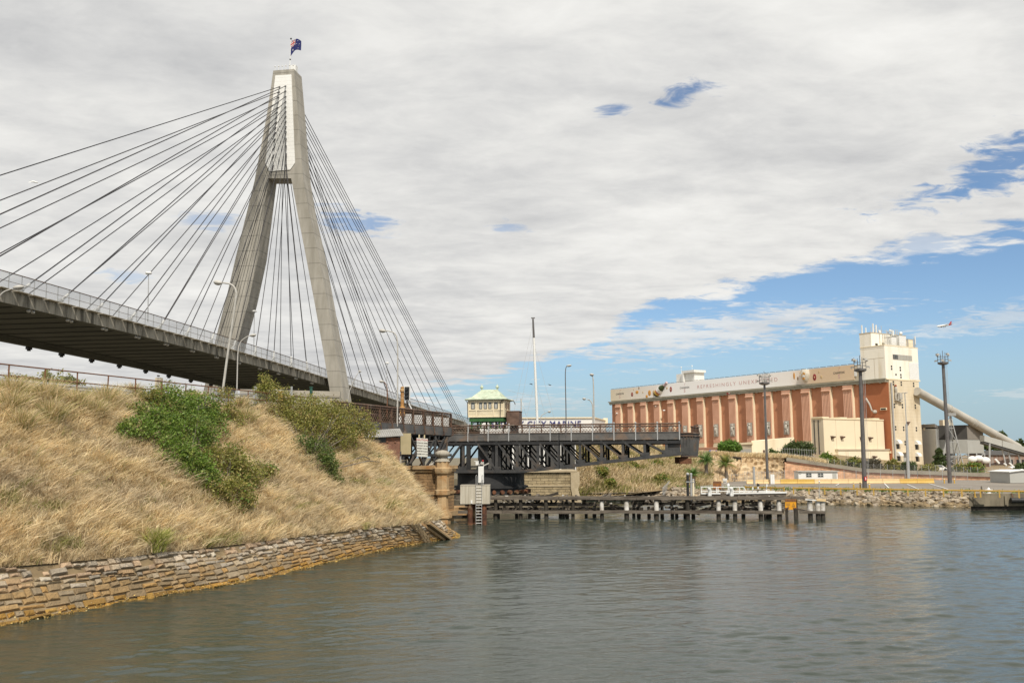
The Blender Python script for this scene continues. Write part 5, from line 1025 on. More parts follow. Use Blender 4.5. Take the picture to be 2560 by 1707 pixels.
    for px in (1967, 1988):
        q = at(px, 1285, Yf(px, -.3)); t = thing('dark_gauge_post', 'dark post under the %s edge of the orange caution board' % ('left' if px < 1980 else 'right'), 'post', q, 'posts under the orange board'); m = MB(); m.tube([Vector((q.x, q.y, -1)), Vector((q.x, q.y, 1.3))], .16, 8); build('post', m, M['timber2'], t); m = MB(); m.box(Vector((q.x, q.y, 1.25)), (.4, .3, .12)); build('cap', m, M['rust'], t)
fender_gear()
# ------------------------------------------------------------------ far side: stone abutment, boat, marine shed
def abutment():
    Y = 142; a = at(1280, 1244, Y); b = at(1437, 1244, Y); zt = at(1300, 1180, Y).z; t = thing('stone_abutment', 'pale coursed sandstone abutment beyond the swing bridge', 'abutment', Vector((a.x, Y, 0))); W_ = b.x - a.x
    m = MB(); m.box(Vector((a.x + W_ / 2, Y + 5, zt / 2 - .5)), (W_, 10, zt + 1)); build('wall', m, M['abut'], t); m = MB(); m.box(Vector((a.x + W_ / 2, Y + 5, zt + .12)), (W_ + .8, 10.6, .3)); m.box(Vector((a.x + W_ / 2, Y + 5, .25)), (W_ + .6, 10.8, .9)); m.box(Vector((a.x + W_ / 2, Y + 5, zt * .56)), (W_ + .2, 10.2, .22)); build('courses', m, M['trimstone'], t)
    m = MB(); x1 = b.x; m.prism([Vector((x1 - .1, Y - .3, -.5)), Vector((x1 + 1.2, Y - .3, -.5)), Vector((x1 + .5, Y - .3, zt * .45)), Vector((x1 + .75, Y - .3, zt * .6)), Vector((x1 + .75, Y - .3, zt)), Vector((x1 - .6, Y - .3, zt)), Vector((x1 - .6, Y - .3, zt * .5))], Vector((0, 2.4, 0))); build('corner_pillar', m, M['trimstone'], t)
M['trimstone'] = mat('pale_dressed_stone', (.40, .32, .20), (.52, .43, .29), .8, .9, bump=.4, c3=(.25, .19, .12), s3=.4)
abutment()
def yacht():
    Y = 215; k = at(1344, 1060, Y); c = Vector((k.x, Y, 0)); top = at(1332.5, 797, Y); t = thing('sailing_yacht', 'sailing yacht hidden behind the bridge with a tall white mast and wire rigging', 'yacht', c)
    m = MB(); rows = []
    for i in range(13):
        s = -7 + 14 * i / 12; w_ = 2.1 * (1 - abs((s - -1) / 8.2) ** 2.2); w_ = max(w_, .05); rows.append([c + Vector((s, -w_, 1.5 + .03 * s)), c + Vector((s, -w_ * .9, .5)), c + Vector((s, 0, -.4)), c + Vector((s, w_ * .9, .5)), c + Vector((s, w_, 1.5 + .03 * s)), c + Vector((s, 0, 1.6 + .03 * s))])
    m.grid(rows); build('hull', m, M['white'], t, smooth=40); m = MB(); m.box(c + Vector((-1, 0, 1.9)), (4, 2, .7)); build('cabin', m, M['white'], t)
    mb_ = c + Z_ * 1.6 + Vector((.4, 0, 0)); m = MB(); cut = mb_.lerp(top, .88); m.tube([mb_, cut], [.34, .27], 10); build('mast', m, M['white'], t, smooth=60); m = MB(); m.tube([cut, top], [.27, .20], 8); m.box(top + Z_ * .2, (.9, .3, .25)); build('mast_head', m, M['pole'], t)
    m = MB()
    for f, dx in ((.98, -9), (.9, -7), (.62, -6.3), (.62, 5.7), (.84, 7.6)): m.tube([mb_.lerp(top, f), c + Vector((dx, 0, 1.6))], .035, 4)
    m.tube([at(1271, 977, Y), at(1338, 991.5, Y)], .035, 4); build('rigging', m, M['steel_l'], t); m = MB()
    for f in (.3, .47, .62): p = mb_.lerp(top, f); m.beam(p - Vector((1.0, 0, 0)), p + Vector((1.0, 0, 0)), .08, .06)
    build('spreader', m, M['white'], t)
    c2 = Vector((at(1307, 1100, 225).x, 225, 0)); t = thing('small_yacht', 'second yacht behind the bridge with a short pale mast beside the tall white one', 'yacht', c2); m = MB(); m.ball(c2 + Z_ * .6, (4.5, 1.5, 1.1), 14, 8); build('hull', m, M['white'], t, smooth=180); m = MB(); m.tube([c2 + Z_ * 1.5, at(1302.5, 996, 225)], [.2, .12], 8); build('mast', m, M['lamp'], t); m = MB(); m.tube([at(1303, 998, 225), at(1320, 1055, 225)], .05, 4); build('rigging', m, M['white'], t)
yacht()
def marine():
    Y = 300; l = at(1205, 1051.5, Y); r = at(1487, 1044, Y); z1 = r.z; t = thing('marine_shed', 'long white shed with a navy lettered sign behind the swing bridge', 'building', Vector(((l.x + r.x) / 2, Y, 0)))
    bx = lambda px, py: at(px, py, Y)
    e = at(1518, 1050, Y + 25); m = MB(); zb = -2
    p = [bx(1200, 1046.5), bx(1487, 1044)]; pts = [Vector((p[0].x, Y, zb)), Vector((p[1].x, Y, zb)), Vector((e.x, Y + 30, zb)), Vector((p[0].x, Y + 60, zb))]; tops = [p[0].copy(), p[1].copy(), Vector((e.x, Y + 30, e.z)), Vector((p[0].x, Y + 60, p[0].z))]; tops[0].z = tops[1].z = z1; tops[3].z = e.z
    m.hexa(pts + tops); w_ = build('wall', m, mat('white_sheet_wall', (.74, .73, .70), (.78, .77, .74), .2, .6), t); m = MB(); m.beam(Vector((p[0].x, Y - .2, z1 + .05)), Vector((p[1].x, Y - .2, z1 + .05)), .5, .35); m.beam(Vector((p[1].x, Y - .1, z1 + .02)), Vector((e.x, Y + 30, e.z + .05)), .5, .3); build('eaves', m, M['cream'], t)
    m = MB(); m.box(at(1513, 1054, Y + 29), (1.5, 3, 2.5)); build('end_box', m, M['cream'], t)
    h = 15.5 / F * Y * 1.0; q = (bx(1228, 1060.5) + bx(1452.5, 1060.5)) / 2; tm = text_mesh('SYDNEY CITY MARINE', h * 1.38, frame(q + Vector((0, -.25, 0)), (1, 0, 0), (0, 0, 1)), 'lettering', M['navy'], t, spacing=1.08, bold=.02, depth=.05)
    wd = max(v.co.x for v in tm.data.vertices) - min(v.co.x for v in tm.data.vertices); want = bx(1452.5, 1060).x - bx(1228, 1060).x; cx = q.x - t.location.x
    for v in tm.data.vertices: v.co.x = cx + (v.co.x - cx) * want / wd
    m = MB()
    for i in range(7): m = MB(); m.box(Vector((p[0].x + 3 + i * 5.1, Y - .1, 6.4)), (4.4, .2, 10.6)); build('dark_backing_panel', m, M['dgrey'], t)  # dark panels, added to darken what shows through the truss
marine()
# ------------------------------------------------------------------ far shore: yard, bank, terrace
def gp(px, Y, z): return Vector((at(px, 1140, Y).x, Y, z))
toe = [onz(2440, 1268.5, 0), onz(2250, 1264.5, 0), onz(2100, 1261, 0), onz(1950, 1257, 0), onz(1800, 1254, 0), onz(1690, 1250, 0), onz(1560, 1247, 0), onz(1440, 1246, 0)]
toe = [toe[0] + (toe[0] - toe[1]) * 3] + toe
TOE = smooth_poly(toe, 2)
def inl(i):
    a, b = TOE[max(0, i - 1)], TOE[min(len(TOE) - 1, i + 1)]; d = (b - a).normalized(); return Vector((d.y, -d.x, 0))
ZA = 1.9
TOPL = [TOE[i] + inl(i) * 4.0 + Z_ * (ZA - .15) for i in range(len(TOE))]
BL = [(2700, 178, ZA), (2520, 186, ZA), (2464, 188, ZA), (2272, 192, ZA), (2160, 195, ZA), (2060, 197, ZA), (1960, 198, ZA), (1835, 189, ZA), (1780, 168, ZA), (1690, 154, 1.7), (1560, 149.5, .9), (1440, 148.5, .5)]
FT = [(2700, 180, 2.5), (2520, 186.6, 2.95), (2464, 188.6, 3.2), (2272, 192.6, 3.75), (2160, 195.6, 4.1), (2060, 197.6, 5.35), (1960, 199.5, 6.55), (1835, 197, 6.85), (1780, 204, 7.3), (1690, 214, 8.6), (1560, 186, 9.7), (1440, 153, 10.3)]
BLp = [gp(*p) for p in BL]; FTp = [gp(*p) for p in FT]
mb = MB(); k = len(TOPL)
mb.grid([TOE, TOPL]); struct(build('shore_slope', mb, M['dirt']))
# flat yard between the rock bank and the foot of the terrace
nA = 60; ta = poly_sample(TOPL, nA); tb = poly_sample(BLp, nA); mb = MB(); mb.grid([[p.copy() for p in ta], [Vector((p.x, p.y, max(p.z, 1.2))) for p in tb]])
mb.add([TOPL[0], BLp[0], BLp[0] + Vector((300, 0, 0)), TOPL[0] + Vector((300, -60, 0))], [(0, 1, 2, 3)])
struct(build('yard', mb, M['asphalt']))
# bank and cutting face
def seg(a, b, pts_b, pts_t, nm, mt, rough_, n=40, m_=10):
    B_ = poly_sample(pts_b[a:b], n); T_ = poly_sample(pts_t[a:b], n); rr = []
    for j in range(m_ + 1):
        t = j / m_; rr.append([B_[i].lerp(T_[i], t) + Vector((0, -1, .4)) * (rough_ * (RNG.normal() * .35 + fbm2(i * .5, j * .9, 1.0) * .4) if 0 < j < m_ else 0) for i in range(n)])
    q = MB(); q.grid(rr); return struct(build(nm, q, mt)), rr, q
hill, hr, hmb = seg(8, 12, BLp, FTp, 'hillside', M['dirt'], .5)
BV2 = BVHTree.FromPolygons([tuple(p) for p in hmb.v], hmb.f)
cutb, cr_, _ = seg(6, 9, BLp, FTp, 'sandstone_cutting', M['cut'], .7, 50, 14)
# terrace on top up to the silo and on to the horizon
back = [Vector((p.x * 1.9 + 10, 330, z)) for p, z in zip(FTp, [2.5, 2.9, 3, 3.2, 3.4, 5.5, 7.5, 8, 8.3, 8.4, 8.5, 8.5])]
mb = MB(); mb.grid([FTp, back]); mb.grid([back, [Vector((p.x * 12, 5200, p.z)) for p in back]]); mb.add([FTp[0], back[0], back[0] + Vector((900, 0, 0)), FTp[0] + Vector((500, -60, 0))], [(0, 1, 2, 3)]); struct(build('terrace', mb, M['dirt']))
mb = MB(); mb.add([(-2500, 235, 1.6), (40, 235, 1.6), (40, 5000, 1.6), (-2500, 5000, 1.6)], [(0, 1, 2, 3)]); mb.add([(-2500, 235, 1.6), (40, 235, 1.6), (40, 235, -1), (-2500, 235, -1)], [(0, 1, 2, 3)]); struct(build('far_shore', mb, M['fardirt']))
mb = MB(); mb.add([(-400, 97, 2.4), (-14, 97, 2.4), (-30, 232, 2.4), (-400, 232, 2.4)], [(0, 1, 2, 3)]); mb.add([(-14, 97, 2.4), (-30, 232, 2.4), (-30, 232, -1), (-14, 97, -1)], [(0, 1, 2, 3)]); struct(build('pylon_ground', mb, M['fardirt']))
mb = MB()
for a, b in [((2090, 1213), (2100, 1207)), ((2211, 1208), (2222, 1219)), ((2268, 1210), (2296, 1222)), ((2322, 1208), (2370, 1222)), ((2197, 1221), (2240, 1220)), ((2265, 1219), (2335, 1219)), ((2400, 1215), (2430, 1216)), ((2440, 1222), (2500, 1222))]:
    p, q = onz(*a, ZA), onz(*b, ZA); d = (q - p).normalized(); nn = Vector((-d.y, d.x, 0)) * .09; mb.add([p - nn + Z_ * .01, q - nn + Z_ * .01, q + nn + Z_ * .01, p + nn + Z_ * .01], [(0, 1, 2, 3)])
struct(build('bay_markings', mb, M['white']))
def hill_grass():
    g = np.array([[tuple(p) for p in r] for r in hr]); mm, nn = g.shape[:2]; n = 17000; i = RNG.uniform(0, nn - 1.01, n); j = RNG.uniform(0, mm - 1.01, n); a = i.astype(int); b = j.astype(int); f = (i - a)[:, None]; h = (j - b)[:, None]
    root = (g[b, a] * (1 - f) + g[b, a + 1] * f) * (1 - h) + (g[b + 1, a] * (1 - f) + g[b + 1, a + 1] * f) * h
    c = PAL[RNG.integers(0, len(PAL), n)] * RNG.uniform(.6, .95, (n, 1)); gg = fbm2(root[:, 0] * .7, root[:, 1] + root[:, 2] * 1.5, .5) > .25; gg &= RNG.random(n) < .75; c[gg] = np.array([.26, .25, .08]) * RNG.uniform(.6, 1.3, (gg.sum(), 1))
    blades(root, np.array([-.1, -.4, .7]), np.tile([.3, 0, .5], (n, 1)), np.full(n, .85), .05, c, 'bank_grass', 'dry and greenish grass covering the far bank right of the stone abutment', 'grass', kind='stuff')
    n = 5000; i = RNG.uniform(0, 1, n); P_ = np.array([tuple(p) for p in poly_sample(FTp[5:9], 400)]); root = P_[(i * 399).astype(int)] + RNG.normal(size=(n, 3)) * np.array([.3, .8, .05]) + np.array([0, .5, 0]); c = PAL[RNG.integers(0, len(PAL), n)] * RNG.uniform(.7, 1.1, (n, 1))
    blades(root, np.array([0, -.2, .8]), np.tile([.1, 0, .4], (n, 1)), np.full(n, .9), .05, c, 'cliff_top_grass', 'row of straw coloured grass along the top of the sandstone cutting and brick wall', 'grass', kind='stuff')
    n = 2600; P_ = np.array([tuple(p) for p in TOPL[:-6]]); k = RNG.integers(0, len(P_) - 1, n); f = RNG.random((n, 1)); cl = np.sin(k * 1.7 + f[:, 0] * 9) > .1; root = P_[k] * (1 - f) + P_[k + 1] * f + RNG.normal(size=(n, 3)) * np.array([.35, .35, .03]); root = root[cl]; n = len(root); c = np.array([[.15, .22, .05]]) * RNG.uniform(.6, 1.5, (n, 1))
    blades(root, np.array([0, -.2, .8]), np.tile([.1, 0, .3], (n, 1)), np.full(n, .6), .05, c, 'shore_weeds', 'green weeds in a broken line along the top of the rock bank', 'weeds', kind='stuff', spread=.5)
hill_grass()
def riprap():
    rnd = random.Random(9); protos = []
    for k in range(7):
        m = MB(); m.ball((0, 0, 0), (.5, .5, .5), 7, 5); r_ = random.Random(k); vs = []
        for v in m.v: q = Vector(v); s = 1 + r_.uniform(-.28, .28); vs.append(q * s)
        m.v = [tuple(v) for v in vs]; cc = rnd.choice([(.9, .85, .8), (1.15, 1.1, 1.0), (.75, .68, .58), (1.0, .85, .65), (1.25, 1.2, 1.15)]); m.c = [cc] * len(m.v); o = build('riprap_rock', m, M['rock'], col=True); protos.append(o)
    n = len(TOE) - 1; pts = []
    for _ in range(1400):
        i = rnd.uniform(0, n - 1); k = int(i); f = i - k; a = TOE[k].lerp(TOE[k + 1], f); b = TOPL[k].lerp(TOPL[k + 1], f); r = rnd.uniform(-.05, .93); pts.append((a.lerp(b, r) + Z_ * rnd.uniform(-.05, .14), r))
    inview = [(p, r) for p, r in pts if -50 < CX + F * p.x / p.y < 2450]; rnd.shuffle(inview); inview.sort(key=lambda q: q[0].y); chosen = inview[::max(1, len(inview) // 290)][:290]; cs = set(id(x) for x in chosen)
    for j, (p, r) in enumerate(chosen):
        o = protos[j] if j < 7 else protos[j % 7].copy()
        if j >= 7: COL.objects.link(o)
        s = rnd.uniform(.65, 1.25); o.location = p; o.scale = (s * rnd.uniform(.9, 1.5), s * rnd.uniform(.8, 1.2), s * rnd.uniform(.5, .85)); o.rotation_euler = (rnd.uniform(-.5, .5), rnd.uniform(-.5, .5), rnd.uniform(0, 6.3)); tag(o, 'rough grey brown boulder in the rock bank below the yellow guard rail', 'rock', 'boulders of the rock bank')
    m = MB(); small = random.Random(4)
    for p, r in pts:
        for q in range(2):
            pp = p + Vector((small.uniform(-.5, .5), small.uniform(-.4, .4), small.uniform(-.08, .02))); s = small.uniform(.2, .42); v = small.uniform(.6, 1.25); m.cur = (v, v * .95, v * .88) if r > .2 else (v * .7, v * .6, v * .42); b0 = len(m.v); m.ball(pp, (s * 1.3, s, s * .7), 6, 4, x=(small.uniform(-1, 1), small.uniform(-1, 1), .2))
    o = build('rubble', m, M['rock'], col=True); tag(o, 'small broken stones filling the gaps of the far rock bank', 'rubble', kind='stuff')
riprap()
# ------------------------------------------------------------------ grain silo
SC = at(2220, 945, 300); SS = Vector((-150 - 1280, 2300, 0)).normalized(); ST = Vector((SS.y, -SS.x, 0))
def S_(a, b, z): q = SC + SS * a + ST * b; q.z = z; return q
def sbox(m, a0, a1, b0, b1, z0, z1): return m.hexa([S_(a1, b0, z0), S_(a0, b0, z0), S_(a0, b1, z0), S_(a1, b1, z0), S_(a1, b0, z1), S_(a0, b0, z1), S_(a0, b1, z1), S_(a1, b1, z1)])
NRM = -ST                                                    # the long front faces this way
def silo():
    L = 145.8; t = thing('grain_silo', 'long terracotta grain silo with rows of fluted columns under a printed banner', 'silo', S_(60, 0, 3))
    m = MB(); sbox(m, .3, L, 0, 15, 2, 31.2); build('wall', m, M['orange'], t)
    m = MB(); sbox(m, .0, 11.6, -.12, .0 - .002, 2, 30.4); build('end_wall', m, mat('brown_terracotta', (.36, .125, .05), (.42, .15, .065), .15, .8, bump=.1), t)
    m = MB(); sbox(m, .2, L + .6, -1.2, .4, 30.7, 31.5); sbox(m, .1, L + 1.2, -1.45, .4, 31.55, 31.95); build('cornice', m, M['cornice'], t)
    s = 2
    while s < L: m = MB(); sbox(m, s, s + .5, -1.15, -.3, 30.45, 30.68); build('cornice_bracket', m, M['cornice'], t); s += 4.49
    m = MB(); sbox(m, 11, L, -1.2, 0, 8.0, 10.0); sbox(m, 11, L, -1.35, -.003, 10.05, 10.45); build('plinth', m, M['pink'], t)
    for k in range(15):
        c = 15.2 + 9.0 * k - (.02 * k * k * .3); hw = 1.85; m = MB()
        m2 = MB(); sbox(m2, c - hw, c + hw, -1.05, -.003, 10.5, 30.5); col = build('column', m2, M['trim'], t)
        m = MB()
        for i in range(6):
            a = c - hw + .37 + i * .62; m.lathe(S_(a, -1.05, 12.2), [(.265, 0), (.265, 16.4)], 12)
        build('flutes', m, M['pink'], col, smooth=50)
        m = MB(); sbox(m, c - hw - .1, c + hw + .1, -1.2, -1.06, 29.9, 30.55); m.tube([S_(c - hw + .1, -1.15, 29.2), S_(c + hw - .1, -1.15, 29.2)], .5, 10); build('capital', m, M['pink'], col)
        m = MB(); sbox(m, c - hw - .15, c + hw + .15, -1.3, -1.06, 10.5, 11.2); sbox(m, c - hw - .05, c + hw + .05, -1.25, -1.06, 11.3, 11.7); build('base', m, M['trim'], col)
        if k > 2:
            m = MB(); r_ = random.Random(k); z0 = 15.2
            m.ball(S_(c, -1.5, z0 + 3.5), (.42, .42, .5), 8, 6); m.ball(S_(c, -1.5, z0 + 2.1), (.7, .45, 1.1), 8, 6); m.ball(S_(c + .3, -1.5, z0 + .6), (.35, .35, 1.0), 8, 6); m.ball(S_(c - .35, -1.5, z0 + .6), (.35, .35, 1.0), 8, 6)
            a, b = S_(c, -1.5, z0 + 2.6), S_(c + r_.choice((-1.1, 1.1)), -1.6, z0 + 2.6 + r_.uniform(-.8, 1.2)); m.tube([a, b], .2, 6); sbox(m, c - 1.2, c + 1.2, -1.45, -1.38, z0 - .6, z0 + 4.3); build('relief_panel', m, mat_relief, col, smooth=50)
    # gallery with the printed banner
    m = MB(); sbox(m, 9.4, L, -.4, 9, 31.96, 37.3); g = build('gallery', m, M['creamd'], t)
    m = MB(); sbox(m, 12.6, L + .1, -.62, -.41, 32.3, 37.5)
    mt = mat('printed_banner', (.8, .78, .76), None, rough=.7); nt = mt.node_tree; tc = N(nt, 'ShaderNodeTexCoord'); dp = N(nt, 'ShaderNodeVectorMath', operation='DOT_PRODUCT'); dp.inputs[1].default_value = SS; nt.links.new(tc.outputs['Object'], dp.inputs[0]); mr = N(nt, 'ShaderNodeMapRange'); o0 = (S_(12.6, 0, 0) - ORG[t.name]).dot(SS); o1 = (S_(L, 0, 0) - ORG[t.name]).dot(SS); mr.inputs[1].default_value = o0; mr.inputs[2].default_value = o1; nt.links.new(dp.outputs['Value'], mr.inputs[0]); cr = N(nt, 'ShaderNodeValToRGB'); nt.links.new(mr.outputs[0], cr.inputs[0])
    r = cr.color_ramp; r.elements[0].position = 0; r.elements[0].color = (.68, .52, .35, 1); r.elements[1].position = 1; r.elements[1].color = (.72, .62, .46, 1)
    for p, c in ((.13, (.66, .50, .34)), (.21, (.88, .84, .80)), (.45, (.92, .91, .90)), (.68, (.90, .88, .86)), (.86, (.76, .69, .60))): e = r.elements.new(p); e.color = (*c, 1)
    nt.links.new(cr.outputs[0], nt.nodes['Principled BSDF'].inputs['Base Color']); bn = build('banner', m, mt, t)
    x = -SS; up_ = Z_
    def tx(body, a, z, size, k, sp=1.0, width=None, bold=.0):
        o = text_mesh(body, size, frame(S_(a, -.64, z), x, up_), 'lettering', M[k], bn, spacing=sp, bold=bold, depth=.01)
        if width:
            pr = [v.co.dot(x) for v in o.data.vertices]; w0 = max(pr) - min(pr); cxx = (max(pr) + min(pr)) / 2
            for v in o.data.vertices: d_ = v.co.dot(x) - cxx; v.co += x * (d_ * (width / w0 - 1))
    def pxa(px): q = onplane(px, 960, S_(0, -.64, 0), ST); return (q - SC).dot(SS)
    for px, w_ in ((1549, 5.6), (1711, 5.6), (2098.5, 4.6)):
        a = pxa(px); tx('CHANDON', a, 35.15, 1.15, 'ink', 1.1, w_, .012); tx('S', a, 33.85, 1.9, 'pinkink', 1, None, .03); m = MB(); m.tube([S_(a + .2, -.66, 35.9), S_(a - .1, -.66, 36.6), S_(a - .45, -.66, 37.1)], .05, 5); m.ball(S_(a - .5, -.66, 37.1), .1, 6, 4); build('emblem', m, M['pinkink'], bn)
    a0, a1 = pxa(1743), pxa(1944); tx('REFRESHINGLY UNEXPECTED', (a0 + a1) / 2, 34.85, 2.0, 'pinkink', 1.4, a0 - a1, -.005)
    fr = lambda k, c: mat(k, c, tuple(v * .8 for v in c), 3, .6)
    FR = {'slice': fr('orange_slice', (.68, .32, .06)), 'plum': fr('red_slice', (.28, .03, .035)), 'nut': fr('brown_pod', (.30, .17, .08)), 'pale': fr('pale_peel', (.62, .45, .24))}
    for px, z, ra, rz, k in [(1579.5, 34.4, .75, 1.0, 'plum'), (1592, 35.2, 1.1, .75, 'slice'), (1597, 36.9, .35, .7, 'nut'), (1606.5, 34.9, .4, .4, 'pale'), (1584, 36.5, .3, .35, 'pale'), (1623, 34.3, 1.0, 1.3, 'slice'), (1616, 32.95, .8, .7, 'slice'), (1634, 34.1, .9, 1.3, 'pale'), (1667, 35.7, .5, .5, 'pale'), (1676.5, 35.0, .75, 1.2, 'plum'), (1986, 35.6, .45, 1.3, 'slice'), (1995, 34.6, .3, .7, 'nut'), (2037, 34.4, .8, 1.25, 'plum'), (2054, 34.3, .45, .65, 'pale'), (2048.5, 36.2, .25, .6, 'pale')]:
        a = pxa(px); m = MB(); c = S_(a, -.60, z); tl = SS * .25 + Z_; m.ball(c, (ra, .12, rz), 14, 8, x=SS, z=Z_); b_ = build('fruit', m, FR[k], bn, smooth=180)
        if k == 'plum': m = MB(); m.ball(c - ST * .07, (ra * .28, .12, rz * .3), 8, 6, x=SS, z=Z_); build('core', m, M['bollard'], b_)
    # bottle cut-out standing a little above the banner edge
    a, b = S_(pxa(1638), -.85, 33.1), S_(pxa(1668), -.85, 38.1); u = (b - a).normalized(); Lb = (b - a).length
    m = MB(); m.lathe(a, [(.2, 0), (1.25, .5), (1.35, 1.0), (1.35, Lb * .55), (.95, Lb * .66), (.5, Lb * .76)], 14, axis=u); bt = build('bottle', m, mat('bottle_glass', (.035, .05, .012), None, rough=.25), bn, smooth=40)
    for (f0, f1, rr, k) in ((.14, .26, 1.39, 'yellow'), (.26, .31, 1.40, 'red'), (.31, .50, 1.40, 'white'), ): m = MB(); m.lathe(a + u * Lb * f0, [(rr, 0), (rr, Lb * (f1 - f0))], 14, axis=u); build('label', m, M[k], bt, smooth=40)
    m = MB(); m.lathe(a + u * Lb * .75, [(.5, 0), (.42, Lb * .15), (.55, Lb * .16), (.55, Lb * .25)], 12, axis=u); build('foil', m, mat('rose_foil', (.55, .42, .44), None, rough=.4), bt, smooth=40)
    c = S_(pxa(2015), -.66, 33.2); m = MB(); m.lathe(c, [(.9, 0), (1.3, .6), (1.75, 1.9), (1.8, 2.9), (1.6, 3.9), (1.5, 4.25)], 18); gl = build('wine_glass', m, mat('glass_print', (.66, .62, .54), (.52, .48, .38), 1, .4), bn, smooth=50)
    for i in range(9): m = MB(); r_ = random.Random(i); m.box(c + SS * r_.uniform(-1, 1) - ST * .3 * 1 + Z_ * r_.uniform(.6, 3.0) - ST * 1.35, (r_.uniform(.5, .8), .3, r_.uniform(.5, .8)), SS + Z_ * r_.uniform(-.6, .6)); build('ice_or_peel', m, [M['white'], FR['slice'], FR['pale']][i % 3], gl)
    m = MB(); s = 12.6
    while s < L: m.tube([S_(s, -.6, 37.75), S_(s + 2.3, -.6, 37.75)], .09, 5); m.tube([S_(s, -.2, 37.2), S_(s, -.6, 37.75)], .05, 5); s += 2.9
    build('banner_lights', m, M['pole'], t)
    # lift house on the roof
    a0, a1 = pxa(1703), pxa(1728); z = 37.3; m = MB(); sbox(m, pxa(1729), pxa(1684), 1.0, 6.5, z, z + 4.0); lh = build('lift_house', m, M['white'], t); m = MB(); sbox(m, pxa(1733) , pxa(1702), .0, 6.6, z + 4.0, z + 5.0); sbox(m, pxa(1706), pxa(1702), -.05, 1.0, z, z + 4.0); build('roof_slab', m, M['white'], lh); m = MB()
    for px in (1688, 1715): q = S_(pxa(px), 3, z + 4); m.tube([q, q + Z_ * 3.0], .06, 5); m.ball(q + Z_ * 3, .3, 6, 5)
    build('aerials', m, M['white'], lh)
    q = S_(pxa(1823), -1.2, 31.3); m = MB(); m.box(q, (1.9, .1, .8), SS); sg = build('small_sign', m, M['red'], t); m = MB(); m.box(q - ST * .07 - SS * .45, (.7, .04, .5), SS); build('emblem', m, M['white'], sg)
    q = S_(pxa(2140), -.6, 34.5); m = MB(); m.box(q, (1.0, .1, 2.0), SS); sg = build('vertical_sign', m, M['white'], t); text_mesh('GRAIN', .5, frame(q - ST * .07, Z_, SS), 'lettering', M['ink'], sg) if False else None
    for px, zz, k in ((1641, 28.3, .5), (1661, 26.3, .6), (1544, 26.4, .6)): q = S_(pxa(px), -1.2, zz); m = MB(); m.ball(q, (k, k * .7, k * .5), 8, 6); build('flood_lamp', m, M['white'], t)
    # tower
    tw = MB(); sbox(tw, .0, 9.5, .45, 16.2, 2, 31.45); low = build('tower_base', tw, M['towerlow'], t)
    tw = MB(); sbox(tw, .12, 9.5, -.85, 16.8, 31.95, 42.7); top = build('tower_block', tw, M['towertop'], t)
    m = MB(); sbox(m, -.12, 9.6, -.95, 16.9, 31.46, 31.94); sbox(m, .05, 9.6, -.95, 16.9, 42.7, 42.95); build('string_course', m, M['cream'], t)
    tw = MB(); sbox(tw, 5.0, 9.5, -.85, 17.2, 42.96, 47.4); ub = build('roof_block', tw, M['towertop'], t); m = MB(); sbox(m, 4.9, 9.6, -.95, 17.3, 47.4, 47.65); build('parapet', m, M['creamd'], ub)
    m = MB(); sbox(m, .5, 9.45, -.87, -.852, 38.6, 38.75); sbox(m, .5, 9.45, -.87, -.852, 42.0, 42.1); sbox(m, 4.2, 4.35, -.87, -.852, 32, 38.6); build('joints', m, M['creamd'], top)
    f = lambda b0, b1, z0, z1, a=.0, d=.1: [S_(a - d, b0, z0), S_(a - d, b1, z0), S_(a - d, b1, z1), S_(a - d, b0, z1)]
    m = MB(); m.prism(f(3.2, 13.4, 38.3, 40.0, .12, .02), -SS * .06); st = build('window_strip', m, M['grey'], top); m = MB(); m.prism(f(3.25, 5.9, 38.45, 39.9, .12, .09), -SS * .03); build('dark_panes', m, M['glass'], st); m = MB()
    for i in range(13): m.prism(f(3.2 + i * .8, 3.27 + i * .8, 38.3, 40.0, .12, .13), -SS * .03)
    build('mullions', m, M['creamd'], st)
    m = MB(); m.prism(f(11.5, 16.6, 31.99, 37.6, .12, .02), -SS * .1); build('white_panel', m, M['white'], top)
    for b, z in [(2.3, 35.5), (6.85, 35.3), (4.4, 33.3), (6.95, 32.9), (2.6, 30.4), (6.73, 30.4), (13.3, 30.3), (2.5, 23), (6.7, 23), (13.5, 23), (2.47, 15.7), (6.63, 15.6), (13.4, 15.5), (7.0, 10.9)]:
        for dz in ((-.42, .42) if z != 33.3 else (0,)):
            m = MB(); m.prism(f(b - .35, b + .35, z + dz - .3, z + dz + .3, .0 if z < 31.5 else .12, .01), -SS * .03); build('window', m, M['dark'], low if z < 31.5 else top)
    for b, z in ((3.0, 10.9), (12.9, 10.7), (3.1, 7.0), (12.8, 6.8)):
        m = MB(); n = 8; pr = [S_(0, 0, z - .3) + ST * (b) - SS * .02 + (-SS * 1.3 * math.sin(i * math.pi / 2 / n)) * 1 + Z_ * (1.35 * math.cos(i * math.pi / 2 / n)) for i in range(n + 1)] + [S_(.02, b, z - .3)]; m.prism([q - ST * .95 for q in pr], ST * 1.9); hd = build('vent_hood', m, M['white'], low); m = MB(); m.prism(f(b - .7, b + .7, z - 1.9, z - .3, 0, .012), -SS * .05); build('louvre', m, M['dgrey'], hd)
    m = MB(); m.tube([S_(-.4, 1.0, 30.5), S_(-.4, 1.0, 3)], .28, 8); build('downpipe', m, M['steel_l'], low)
    m = MB(); m.prism(f(5.4, 8.4, 7.7, 7.9, 0, .0), -SS * 1.3); sh = build('canopy', m, M['creamd'], low); m = MB(); m.prism(f(5.7, 7.9, 5.0, 7.5, 0, .012), -SS * .05); build('door', m, M['grey'], low)
